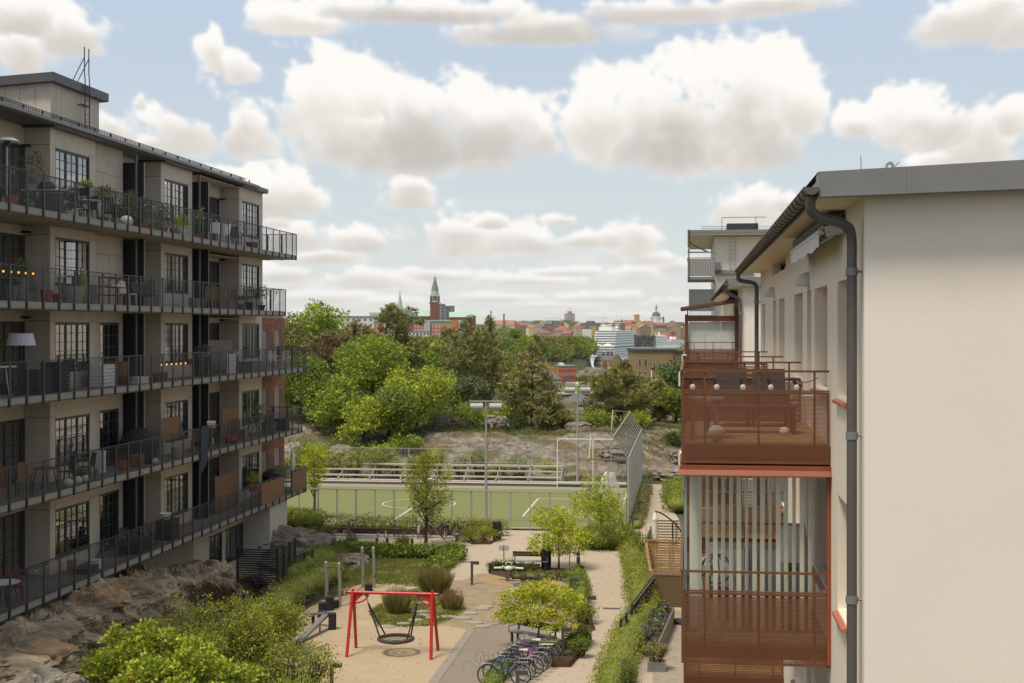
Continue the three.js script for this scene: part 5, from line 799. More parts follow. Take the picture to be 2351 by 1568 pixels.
[[1010, 118, 1.5, 1.9, 'dense bush left of the hilltop boulder'], [935, 109, 1.4, 1.5, 'low leafy bush at the foot of the fresh green tree'], [866, 108, 1.6, 1.5, 'low leafy bush above the middle of stand'], [795, 108, 1.7, 1.7, 'pale leafy bush near the left end of stand'], [728, 107, 1.7, 2.0, 'wild bush near the brick end balconies'], [688, 106, 1.4, 1.4, 'rough bush behind the end balcony of fourth deck'], [1140, 120, 1.6, 2.2, 'green undergrowth bush below the central pine'], [1180, 119, 1.3, 1.6, 'green undergrowth bush below the branchy pine'], [1300, 119, 0.9, 0.9, 'small thorny bush at the gap to the harbour'], [1375, 118, 1.3, 1.5, 'dark bush at the left foot of wide pine'], [1462, 119, 1.3, 1.5, 'dark bush at the right foot of wide pine'], [1555, 113, 1.1, 1.2, 'green bush beside the outer balcony rail']].forEach(([u, d, w, h, l], k) => { const f = { 1010: [-21.18, -116.25], 935: [-22.14, -107.05], 866: [-24.29, -105.77], 795: [-26.7, -105.46], 728: [-28.71, -104.19], 688: [-29.78, -103.05], 1140: [-16.63, -118.85], 1180: [-14.99, -118.05], 1300: [-10.5, -118.63], 1375: [-7.62, -117.99], 1462: [-4.43, -119.41], 1555: [-0.89, -113.81] }[u]; bush(l, onHill(f), w, h, w * 0.9, { seed: 40 + k, pal: [PAL.green, PAL.oak, PAL.spring, PAL.dark][k % 4], leaves: 1700, size: 0.17 }); });
// saplings at the spectator stand
[[[-15.65, -102.34], 2.3, 'willow sapling behind the stand right of first floodlight'], [[-18.81, -101.93], 2.2, 'willow sapling behind the middle of stand'], [[-20.37, -101.73], 1.6, 'low willow sapling behind the stand'], [[-24.94, -101.15], 2.4, 'willow thicket behind the left part of stand'], [[-12.61, -102.43], 1.5, 'thin sapling near the right end of stand'], [[-26.4, -100.96], 2.0, 'yellowish sapling behind the left stand end'], [[-23.33, -101.45], 2.0, 'willow clump left of the young street tree'], [[-22.11, -102.01], 1.3, 'small shrub on the rock foot behind stand'], [[-17.28, -103.14], 1.4, 'small shrub on rock left of first floodlight'], [[-14.09, -103.05], 1.2, 'small shrub on rock right of first floodlight'], [[-27.68, -101.3], 2.4, 'leafy thicket at the far left stand corner'], [[-10.75, -104.48], 1.0, 'tuft of green on rock by stand end'], [[-20.31, -105.77], 0.9, 'tuft of green on the upper rock face']].forEach(([[x, z], h, l], k) => bush(l, [x, 0.2, z], 0.75, h, 0.6, { seed: 60 + k, name: 'sapling', cat: 'sapling', pal: k % 2 ? PAL.spring : PAL.green, leaves: 1100, size: 0.15, asp: 0.3 }));
// --- the yard
tree('yard_tree', 'vase-shaped young street tree behind the two benches', [-13.6, 0, -70.6], 4.9, 1.45, { yard: 1, seed: 71, pal: PAL.hedge, leaves: 5600, size: 0.14, asp: 0.36, tr: 0.085, th: 0.8, lobes: (() => { const r = rng(5), a = []; for (let k = 0; k < 26; k++) { const t = k / 26, an = k * 2.4, rr = (0.25 + 1.25 * Math.sin(Math.PI * Math.min(1, t * 1.0 + 0.12) * 0.62)) * Math.sqrt(r()); a.push([Math.cos(an) * rr * (1 - 0.75 * smooth(0.6, 1, t)), 1.75 + 3.0 * t, Math.sin(an) * rr * (1 - 0.75 * smooth(0.6, 1, t)), 0.30, 0.42, 0.30]); } return a; })() });
tree('yard_tree', 'thin yellow-green young tree by the left pitch corner', [-22.2, 0, -79.9], 4.6, 1.2, { yard: 1, seed: 72, pal: PAL.lime, leaves: 3200, size: 0.13, asp: 0.4, tr: 0.09, th: 0.8, bark: M.bark, lobes: (() => { const r = rng(8), a = []; for (let k = 0; k < 20; k++) { const t = k / 20, an = k * 2.4, rr = (0.3 + 1.1 * t) * Math.sqrt(r()); a.push([Math.cos(an) * rr, 1.9 + 2.5 * t, Math.sin(an) * rr, 0.26, 0.36, 0.26]); } return a; })() });
tree('maple_tree', 'yellow-green layered maple beside bench and black bin', [-6.1, 0, -64.9], 3.0, 1.55, { yard: 1, seed: 73, pal: PAL.lime, leaves: 7000, size: 0.105, tr: 0.05, cy: 0.6, ry: 1.25, nl: 15, droop: 0.35, up: 0.0, clump: 7, th: 0.6 });
tree('maple_tree', 'yellow-green layered maple over the near bench', [-5.3, 0, -48.7], 2.55, 1.55, { yard: 1, seed: 74, pal: PAL.lime, leaves: 9000, size: 0.085, tr: 0.05, nl: 14, droop: 0.35, up: 0.0, clump: 7, th: 0.55, lobes: [[-0.95, 1.75, 0.1, 0.55, 0.36, 0.5], [-0.35, 2.0, -0.2, 0.5, 0.32, 0.5], [0.25, 2.2, 0.1, 0.5, 0.3, 0.5], [0.75, 2.0, 0.2, 0.5, 0.3, 0.5], [1.2, 1.7, -0.1, 0.4, 0.3, 0.45], [-0.7, 1.3, 0.3, 0.6, 0.28, 0.5], [0.0, 1.45, 0.4, 0.6, 0.28, 0.5], [0.7, 1.35, 0.3, 0.55, 0.26, 0.5], [-1.2, 1.15, 0, 0.4, 0.22, 0.4], [0.3, 1.0, 0.5, 0.5, 0.2, 0.4], [1.05, 0.95, 0.3, 0.35, 0.2, 0.35], [-0.4, 1.8, -0.6, 0.6, 0.3, 0.4], [0.5, 1.7, -0.6, 0.6, 0.3, 0.4]] });
tree('maple_tree', 'green-gold maple in front of the ball fence', [-4.75, 0, -75.2], 3.4, 1.7, { yard: 1, seed: 75, pal: PAL.spring, leaves: 6200, size: 0.115, tr: 0.06, cy: 0.55, ry: 1.5, nl: 13, droop: 0.25, up: 0.1, clump: 6 });
// bottom left thicket
tree('maple_tree', 'bright lime maple crown at the bottom left corner', [-15.3, 0, -38.6], 3.3, 2.6, { yard: 1, seed: 76, pal: PAL.spring, leaves: 15000, size: 0.115, asp: 0.8, tr: 0.06, nl: 20, up: 0.35, clump: 6, spread: 0.13, lobes: [[-15.52, 2.33, -36.82], [-14.86, 2.46, -37.41], [-16.04, 2.09, -36.25], [-13.94, 1.97, -37.03], [-13.26, 1.6, -37.62], [-14.64, 2.04, -35.93], [-14.23, 1.98, -38.5], [-12.69, 1.34, -38.19], [-14.91, 1.75, -35.39], [-13.75, 1.52, -35.54], [-12.75, 1.26, -36.17], [-16.09, 2.68, -37.25], [-14.11, 1.72, -36.3], [-15.37, 2.73, -37.55]].map(([x, y, z], k) => [x + 15.3, y, z + 38.6, k === 11 || k === 13 ? 0.25 : 0.52, k === 11 || k === 13 ? 0.3 : 0.42, 0.5]) });
bush('white-flecked serviceberry shrub below the rock face', [-14.93, 0, -43.17], 2.1, 2.6, 1.7, { seed: 77, pal: PAL.hedge, leaves: 16000, size: 0.08, asp: 0.7, bloom: 0.035, bsize: 0.05, nl: 12, twigs: 60 });
bush('lighter serviceberry shrub left of the play surface', [-14.72, 0, -46.81], 1.35, 2.0, 1.3, { seed: 78, pal: PAL.hedge, leaves: 10000, size: 0.075, asp: 0.7, bloom: 0.06, bsize: 0.05, nl: 9, twigs: 50 });
bush('loose twiggy shrub at the play surface edge', [-12.04, 0, -40.92], 1.2, 1.9, 1.1, { seed: 79, pal: PAL.hedge, leaves: 6500, size: 0.065, asp: 0.7, bloom: 0.05, bsize: 0.045, nl: 9, twigs: 70 });
bush('dense dark green shrub at the bottom edge', [-11.78, 0, -38.62], 1.5, 1.25, 1.3, { seed: 80, pal: PAL.oak, leaves: 13000, size: 0.055, nl: 9 });
bush('green shrub between lime maple and serviceberry', [-15.43, 0, -40.99], 1.5, 2.3, 1.3, { seed: 81, pal: PAL.oak, leaves: 11000, size: 0.075, asp: 0.7, bloom: 0.02, bsize: 0.05, nl: 9 });
hedge('spreading juniper bank beside the black fence', [[-16.01, -52.46], [-16.35, -54.79], [-16.14, -56.64], [-16.07, -58.81], [-15.88, -60.71]], 1.5, 1.05, { seed: 82, name: 'juniper', cat: 'shrub', pal: PAL.juniper, leaves: 9000, size: 0.085, asp: 0.3, y: 0.05 });
hedge('upper juniper bank under the pale rocks', [[-17.16, -57.18], [-17.15, -59.49], [-16.96, -61.34], [-16.85, -62.82]], 1.4, 1.25, { seed: 83, name: 'juniper', cat: 'shrub', pal: PAL.juniper, leaves: 7000, size: 0.085, asp: 0.3, y: 0.1 });
bush('small juniper knoll at the lawn corner', [-17.22, 0, -65.42], 0.85, 0.75, 0.7, { seed: 84, name: 'juniper', cat: 'shrub', pal: PAL.juniper, leaves: 2000, size: 0.08, asp: 0.3 });
hedge('yellow-green shrub bed beside the white end wall', [[-23.04, -76.78], [-21.85, -76.25], [-20.6, -75.39]], 1.2, 1.15, { seed: 85, pal: PAL.hedge, leaves: 5200, size: 0.085 });
bush('round clipped shrub on the paved yard by rocks', [-19.65, 0, -71.56], 0.75, 0.8, 0.7, { seed: 86, pal: PAL.green, leaves: 2800, size: 0.08 });
hedge('leafy border bed behind the lawn', [[-18.9, -68.08], [-17.7, -67.69], [-16.27, -67.35], [-14.88, -67.13], [-13.59, -67.3], [-12.49, -67.31], [-11.45, -67.96]], 0.95, 0.55, { seed: 87, name: 'border_bed', cat: 'plants', pal: PAL.green, leaves: 8500, size: 0.13, asp: 0.8 });
hedge('leafy border bed along rusty edging right of lawn', [[-11.37, -67.19], [-11.58, -64.92], [-11.65, -62.8]], 0.8, 0.55, { seed: 88, name: 'border_bed', cat: 'plants', pal: PAL.green, leaves: 3200, size: 0.12, asp: 0.8 });
hedge('thin light green hedge along the pitch fence', [[-19.7, -74.85], [-17.61, -74.95], [-15.13, -74.95], [-12.68, -74.94], [-11.58, -74.92]], 0.75, 1.0, { seed: 89, pal: PAL.hedge, leaves: 7500, size: 0.095, asp: 0.5, open: true, shell: 0.3 });
hedge('short hedge stub right of floodlight post', [[-11.82, -74.89], [-9.96, -74.65]], 0.7, 0.9, { seed: 90, pal: PAL.hedge, leaves: 2400, size: 0.09, open: true, shell: 0.35 });
bush('low pinkish green mound planter next to black bin', [-11.06, 0, -72.66], 1.15, 0.75, 0.8, { seed: 91, pal: PAL.hedge, leaves: 3200, size: 0.085, bloom: 0.05, bpal: [[0.35, 0.14, 0.16], [0.30, 0.16, 0.12]] });
hedge('dark rounded hedge block in front of ball fence', [[-5.28, -71.22], [-4.03, -71.1], [-2.97, -71.51]], 1.9, 1.25, { seed: 92, pal: PAL.green, leaves: 9000, size: 0.09 });
hedge('reddish green ground strip along the ball fence', [[-2.95, -78.16], [-2.9, -85.56], [-2.93, -93.27], [-2.95, -97.8]], 0.75, 0.5, { seed: 93, pal: PAL.redgreen, leaves: 5200, size: 0.1 });
hedge('dark hedge on the right of the straight path', [[-0.54, -85.26], [-0.63, -91.23], [-0.73, -97.3]], 1.9, 1.15, { seed: 94, pal: PAL.green, leaves: 7500, size: 0.11 });
hedge('clipped hedge along the path, upper stretch', [[-2.8, -67.53], [-2.32, -62.67], [-2.01, -58.18], [-1.74, -54.29]], 1.25, 1.15, { seed: 95, pal: PAL.hedge, leaves: 15000, size: 0.065, y: 0 });
hedge('clipped hedge along the path, lower stretch', [[-1.71, -53.49], [-2.02, -50.12], [-2.22, -46.54], [-2.35, -42.67], [-2.34, -38.14]], 1.2, 1.1, { seed: 96, pal: PAL.hedge, leaves: 17000, size: 0.06 });
bush('small conical thuja in the hedge at bottom', [-1.76, 0, -40.81], 0.42, 1.6, 0.42, { seed: 97, name: 'thuja', cat: 'shrub', pal: PAL.dark, leaves: 4200, size: 0.05, lobes: [[0, 0.4, 0, 0.42, 0.45, 0.42], [0, 0.85, 0, 0.34, 0.45, 0.34], [0, 1.25, 0, 0.22, 0.4, 0.22]] });
bush('tall shrub beside the folded parasol', [-2.12, 0, -66.13], 0.75, 1.75, 0.7, { seed: 98, pal: PAL.green, leaves: 3200, size: 0.075 });
// shrubs in the planters
[[1135, 1310, 0.35, 0.5, 'small shrub at the left foot of signpost'], [1165, 1310, 0.35, 0.5, 'small shrub at the right foot of signpost'], [1196, 1312, 0.25, 0.4, 'small shrub under the left bench end'], [1222, 1312, 0.25, 0.4, 'small shrub under the middle of bench']].forEach(([u, v, w, h, l], k) => { const p = [[-9.07, 0, -64.05], [-8.46, 0, -64.13], [-7.8, 0, -63.99], [-7.27, 0, -64.05]][k]; bush(l, p, w, h, w, { seed: 100 + k, pal: PAL.dark, leaves: 700, size: 0.07 }); });
hedge('low ivy ground cover around the maple foot', [[-7.87, -61.96], [-6.91, -62.3], [-5.92, -62.43], [-5.16, -62.85]], 0.8, 0.28, { seed: 105, name: 'ground_cover', cat: 'plants', pal: PAL.redgreen, leaves: 3000, size: 0.08 });
hedge('green hedge beside sandbox and lamp posts', [[-4.99, -61.26], [-4.64, -58.79], [-4.37, -56.51]], 0.75, 0.9, { seed: 106, pal: PAL.green, leaves: 4200, size: 0.075 });
bush('shrub at the foot of the lamp post by yellow toy', [-4.02, 0, -53.04], 0.55, 0.9, 0.5, { seed: 107, pal: PAL.hedge, leaves: 2200, size: 0.07 });
[[[-3.76, 0.1, -47.66], 0.4, 0.6, 'nearest green shrub in the rusty planter'], [[-4.05, 0.1, -48.94], 0.35, 0.55, 'middle green shrub in the rusty planter'], [[-3.8, 0.1, -49.8], 0.32, 0.55, 'farthest green shrub in the rusty planter'], [[-4.8, 0.1, -47.66], 0.32, 0.45, 'shrub behind the parked bicycles']].forEach(([p, w, h, l], k) => bush(l, p, w, h, w, { seed: 110 + k, pal: PAL.green, leaves: 1300, size: 0.06 }));
hedge('low hedge left of the parked bicycles', [[-6, -46.66], [-6.13, -44.3], [-6.24, -41.67]], 0.55, 0.45, { seed: 115, pal: PAL.green, leaves: 4200, size: 0.055 });
// ornamental grasses
function grassTuft(label, p, h, w, n, seed, pal) { const t = thing('ornamental_grass', label, 'grass', p), b = new B(), r = rng(seed); for (let k = 0; k < n; k++) { const a = r() * 6.28, q = Math.sqrt(r()) * w, hh = h * (0.5 + 0.5 * r()), lean = 0.55 * r(); leaf(b, Math.cos(a) * q * 0.5, 0, Math.sin(a) * q * 0.5, Math.cos(a) * lean, 1, Math.sin(a) * lean, hh, 0.045, r() * 6, pick(r, pal)); } b.mesh('blades', M.leaf, t); const s = new B(); for (let k = 0; k < 40; k++) { const a = r() * 6.28, q = r() * w * 0.5; s.path([[Math.cos(a) * q, 0, Math.sin(a) * q], [Math.cos(a) * q * 1.8, h * (0.9 + 0.35 * r()), Math.sin(a) * q * 1.8]], 0.006, 3); } s.mesh('stalks', std([0.28, 0.19, 0.08]), t); }
const HY = [...PAL.hay, [0.22, 0.24, 0.04], [0.20, 0.21, 0.05]];
grassTuft('large yellowing ornamental grass clump behind the swing', [-10.66, 0, -58.31], 1.15, 0.75, 900, 121, HY); grassTuft('second yellowing grass clump touching the first', [-11.17, 0, -58.64], 1.0, 0.6, 700, 122, HY);
grassTuft('ornamental grass clump seen under the swing beam', [-11.58, 0, -54.02], 1.05, 0.7, 900, 123, HY); grassTuft('dry straw grass clump by the stepping stones', [-9.48, 0, -54.97], 0.75, 0.5, 500, 124, PAL.hay); grassTuft('second dry straw grass clump beside it', [-9.75, 0, -55.11], 0.65, 0.35, 350, 125, PAL.hay);
grassTuft('grey-green grass tuft at the left bench', [-17.25, 0, -69.12], 0.8, 0.4, 300, 126, PAL.green); grassTuft('grey-green grass tuft at the right bench', [-14.6, 0, -69.46], 0.8, 0.4, 300, 127, PAL.green);
// sedge at the juniper's edge and blades over the lawns
{
const g = new B(), r = rng(130), lf = (x, z, h) => { for (let q = 0; q < 3; q++) leaf(g, x + (r() - 0.5) * 0.06, 0.012, z + (r() - 0.5) * 0.06, r() - 0.5, 1, r() - 0.5, h * (0.6 + 0.7 * r()), 0.022, r() * 6, pick(r, r() < 0.22 ? [[0.36, 0.30, 0.12], [0.30, 0.26, 0.09]] : [[0.20, 0.23, 0.035], [0.26, 0.28, 0.05], [0.15, 0.19, 0.03]])); };
const inside = (x, z, poly) => { let c = false; for (let i = 0, j = poly.length - 1; i < poly.length; j = i++) { const [xi, zi] = poly[i], [xj, zj] = poly[j]; if ((zi > z) !== (zj > z) && x < (xj - xi) * (z - zi) / (zj - zi) + xi) c = !c; } return c; };
const lawn = [[-17.16, -60.23], [-17.44, -66.67], [-12.35, -66.55], [-11.43, -61.94], [-11.31, -59.42], [-12.46, -59.78], [-14.34, -59.85], [-15.06, -58.33], [-15.21, -54.67]], isl = [[-12.78, -54.03], [-12.63, -56.54], [-12.2, -58.5], [-11.41, -59.92], [-10.61, -59.31], [-9.41, -56.95], [-8.96, -54.87], [-9.3, -52.91], [-9.92, -51.66], [-10.88, -51.38], [-11.81, -51.41]];
let n = 0; while (n < 15000) { const x = lerp(-19, -8, r()), z = lerp(-50, -68, r()); const a = inside(x, z, lawn), b = inside(x, z, isl); if (!a && !b) continue; if (fbm2(x * 0.5, z * 0.5, 3) < (a ? -0.35 : -0.2) && r() < 0.8) continue; lf(x, z, 0.075); n++; }
stuff(tag(g.mesh('grass_blades', M.leaf), 'short grass blades over lawn and grass island', 'grass'));
const s = new B(); for (let k = 0; k < 1500; k++) { const t = r(), p = [lerp(-17.2, -14.8, t) + (r() - 0.5) * 0.8, lerp(-52.6, -57.5, t) + (r() - 0.5) * 0.5]; leaf(s, p[0], 0.01, p[1], (r() - 0.5), 1, (r() - 0.5), 0.18 + 0.2 * r(), 0.03, r() * 6, pick(r, [[0.10, 0.12, 0.06], [0.14, 0.14, 0.08], [0.20, 0.16, 0.09]])); } stuff(tag(s.mesh('sedge_strip', M.leaf), 'thin grey sedge strip between junipers and play surface', 'grass'));
const h = new B(); for (let k = 0; k < 16000; k++) { const x = lerp(-32, 4, r()), z = r() < 0.3 ? lerp(-102.6, -104, r()) : lerp(-109, -122, r()), c = hillTone(x, 0, z); if (c[1] < c[0] * 0.82 || c[2] > 0.09) continue; const y = hy(x, z) + 0.03; for (let q = 0; q < 2; q++) leaf(h, x, y, z, (r() - 0.5), 1, (r() - 0.5), 0.2 + 0.22 * r(), 0.035, r() * 6, pick(r, [[0.12, 0.15, 0.03], [0.20, 0.18, 0.05], [0.09, 0.13, 0.02], [0.26, 0.20, 0.07]])); }
stuff(tag(h.mesh('meadow_grass', M.leaf), 'rough tufted grass on hill top and at rock foot', 'grass'));
}

// -- pitch fittings
{
// near fence: post, rails, wires
const f = thing('pitch_fence', 'steel wire fence with posts along near side of football pitch', 'fence', [0, 0, -77]);
const pg = new B().box(-0.03, 0, -0.03, 0.03, 2.15, 0.03).geo(), pg2 = new B().box(-0.045, 0, -0.045, 0.045, 2.2, 0.045).geo();
for (let k = 0; k < 17; k++) { const p = part('post', k % 2 ? pg : pg2, M.galv, f); p.position.x = -23.4 + k * 1.118; }
for (const y of [2.17, 0.12, 0.62]) new B().bar([-24, y, 0.04], [-5.45, y, 0.04], y > 2 ? 0.07 : 0.045, y > 2 ? 0.07 : 0.045).mesh('rail', M.galv, f);
const w = new B(); for (let x = -24; x < -5.5; x += 0.1) w.box(x, 0.12, -0.01, x + 0.007, 2.15, -0.003); for (let y = 0.3; y < 2.1; y += 0.2) w.box(-24, y, 0, -5.5, y + 0.006, 0.006); stuff(w.mesh('wires', M.galv, f));
const kb = thing('kick_board', 'dark board along the far touchline of the pitch', 'board', [0, 0, -98.0]); for (let k = 0; k < 24; k++) new B().box(-34 + k * 1.28, 0.02, -0.03, -34 + k * 1.28 + 1.27, 0.2, 0.0).mesh('plank', std([0.12, 0.10, 0.10]), kb); new B().box(-34, 0.2, -0.08, -3.6, 0.24, 0.03).mesh('top_rail', M.white, kb);
// ball fence on the right: posts with arms leaning over the pitch and a black net
const b = thing('ball_fence', 'tall grey ball fence with leaning top bars and black net', 'fence', [-3.45, 0, 0]);
const po = new B().box(-0.055, 0, -0.09, 0.055, 3.9, 0.09).geo(), arm = new B().bar([0, 3.85, 0], [-0.85, 5.15, 0], 0.06, 0.06).geo();
for (let k = 0; k < 13; k++) { const z = -79.5 - k * 1.95; part('post', po, M.galv, b).position.z = z; part('arm', arm, M.steel, b).position.z = z; }
for (const [x, y] of [[0, 3.88], [-0.85, 5.15], [0, 0.15]]) new B().bar([x, y, -79.4], [x, y, -103], 0.06, 0.06).mesh('rail', M.steel, b);
const net = new B(); for (let k = 0; k < 60; k++) { const z = -79.6 - k * 0.39; net.bar([-0.09, 0.1, z], [-0.09, 3.88, z], 0.012, 0.03).bar([-0.02, 3.88, z], [-0.86, 5.15, z], 0.008, 0.008); } for (let y = 0.3; y < 3.9; y += 0.14) net.box(-0.096, y, -79.5, -0.088, y + 0.014, -103); stuff(net.mesh('net', M.black, b));
const slat = new B().box(-0.02, 0.2, 0.2, 0.02, 3.8, 1.75).geo();
for (const [z, n] of [[-79.5, 'near'], [-103, 'far']]) {
const e = thing('end_frame', n === 'near' ? 'steel end frame joining ball fence to pitch fence' : 'far steel end frame behind the goal corner', 'fence', [0, 0, z - 0.12]);
for (const x of [-5.75, -4.6]) new B().box(x - 0.04, 0, -0.04, x + 0.04, n === 'near' ? 3.85 : 3.6, 0.04).mesh('post', M.galv, e); new B().bar([-5.8, 3.8, 0.05], [-3.5, 3.8, 0.05], 0.09, 0.09).mesh('top_bar', M.greywood, e); new B().bar([-5.72, 3.8, 0], [-5.62, 5.25, 0], 0.06, 0.06).mesh('upright', M.white, e); new B().bar([-5.62, 5.2, 0], [-4.3, 5.12, 0], 0.04, 0.04).mesh('cross_bar', M.steel, e);
const w2 = new B(); for (let x = -5.7; x < -3.5; x += 0.1) w2.box(x, 0.1, -0.01, x + 0.005, 3.8, -0.004); for (let y = 0.2; y < 3.8; y += 0.2) w2.box(-5.7, y, -0.004, -3.5, y + 0.005, 0.0); stuff(w2.mesh('wires', M.galv, e));
}
const ff = thing('gate_frame', 'open white gate frame beyond the far touchline', 'gate', [-8.3, 0, -97.9]); for (const x of [-1.0, 1.55]) new B().box(x - 0.03, 0, -0.03, x + 0.03, 3.5, 0.03).mesh('post', M.white, ff); new B().box(-1.0, 3.44, -0.03, 3.0, 3.5, 0.03).mesh('top_bar', M.white, ff); new B().box(-1, 0.3, -0.02, 4.4, 0.42, 0.02).mesh('low_rail', M.white, ff);
// goal
const g = thing('football_goal', 'small white football goal with net at right end of pitch', 'goal', [-5.3, 0, -87]);
for (const z of [-2.5, 2.5]) { new B().box(-0.05, 0, z - 0.05, 0.05, 2.0, z + 0.05).mesh('post', M.white, g); new B().path([[0, 1.97, z], [0.45, 1.97, z], [1.25, 0.03, z]], 0.025, 6).mesh('net_stay', M.white, g); } new B().box(-0.05, 1.95, -2.5, 0.05, 2.05, 2.5).mesh('crossbar', M.white, g);
const gn = new B(); for (let z = -2.5; z <= 2.5; z += 0.14) gn.path([[0.02, 1.97, z], [0.45, 1.95, z], [1.25, 0.03, z]], 0.006, 3); for (let t = 0; t <= 1; t += 0.07) gn.bar([lerp(0.45, 1.25, t), lerp(1.95, 0.03, t), -2.5], [lerp(0.45, 1.25, t), lerp(1.95, 0.03, t), 2.5], 0.009, 0.009); for (const z of [-2.5, 2.5]) for (let x = 0.1; x < 1.2; x += 0.13) gn.bar([x, 0.03, z], [x, x < 0.45 ? 1.95 : lerp(1.95, 0.03, (x - 0.45) / 0.8), z], 0.008, 0.008); stuff(gn.mesh('net', M.white, g));
// floodlights
const pole = (label, x, z, h) => { const p = thing('floodlight_pole', label, 'floodlight', [x, 0, z], 0.13); new B().cyl([0, 0, 0], [0, h * 0.55, 0], 0.085, 0.075, 12).cyl([0, h * 0.55, 0], [0, h, 0], 0.055, 0.05, 12).mesh('pole', M.galv, p); new B().box(-0.2, 0, -0.2, 0.2, 0.35, 0.2).mesh('footing', M.concrete, p); new B().box(-0.95, h, -0.05, 0.95, h + 0.06, 0.05).mesh('cross_arm', M.galv, p); for (const s of [-0.55, 0.55]) { const l = new B().cyl([s - 0.36, h - 0.3, 0.06], [s + 0.36, h - 0.3, 0.06], 0.22, 0.22, 14).mesh('lamp_housing', M.galv, p); new B().path([[s - 0.38, h - 0.3, 0], [s - 0.4, h - 0.05, 0], [s - 0.3, h, 0]], 0.02, 5).mesh('bracket', M.galv, l); new B().path([[s + 0.38, h - 0.3, 0], [s + 0.4, h - 0.05, 0], [s + 0.3, h, 0]], 0.02, 5).mesh('bracket', M.galv, l); } };
pole('galvanised floodlight pole at the near side of the pitch', -11.64, -78.8, 7.15); pole('galvanised floodlight pole beyond the far touchline', -7.88, -98.3, 7.25);
// spectator stand
const s = thing('spectator_stand', 'low bench stand with mesh back rail behind the football pitch', 'stand', [0, 0, 0]);
[[-98.55, 0.25, 0.9], [-99.35, 0.55, 0.3], [-100.25, 0.88, 0.3], [-101.1, 1.22, 0.3]].forEach(([z, y, w], k) => { for (let q = 0; q < 8; q++) { new B().box(-28 + q * 2.35, y - 0.09, z, -28 + q * 2.35 + 2.33, y, z - w).mesh('bench_plank', k ? G.plank : G.deck, s); } });
for (let q = 0; q < 8; q++) new B().box(-28 + q * 2.35, 1.02, -101.5, -28 + q * 2.35 + 2.33, 1.08, -101.9).mesh('walk_plank', G.plank, s);
for (let q = 0; q <= 8; q++) { const x = -28 + q * 2.35; new B().box(x - 0.03, 0, -98.7, x + 0.03, 0.5, -98.76).box(x - 0.03, 0, -100.35, x + 0.03, 0.84, -100.4).box(x - 0.03, 0, -101.2, x + 0.03, 1.17, -101.26).bar([x, 0.2, -98.6], [x, 1.2, -101.6], 0.05, 0.06).mesh('frame', M.galv, s); new B().box(x - 0.03, 0, -101.9, x + 0.03, 2.32, -101.96).mesh('rail_post', M.galv, s); if (q < 8 && q % 2 === 0) new B().bar([x, 0.1, -101.3], [x + 2.3, 1.1, -101.3], 0.03, 0.03).mesh('brace', M.galv, s); }
for (const y of [2.3, 1.3]) new B().bar([-28, y, -101.93], [-9.2, y, -101.93], 0.045, 0.045).mesh('back_rail', M.galv, s);
const sw = new B(); for (let x = -28; x < -9.2; x += 0.12) sw.box(x, 1.3, -101.93, x + 0.006, 2.3, -101.925); for (let y = 1.4; y < 2.3; y += 0.1) sw.box(-28, y, -101.936, -9.2, y + 0.005, -101.93); stuff(sw.mesh('mesh', M.galv, s));
tag(new B().ball(-18.7, 0.34, -98.8, 0.22, 0.45, 9, 6).bx(-18.4, 0.31, -98.85, 0.5, 0.1, 0.3, [0.1, 0.4, 0.2]).mesh('cloth_bundle', M.cloth), 'white crumpled cloth on the lowest stand bench', 'cloth');
}
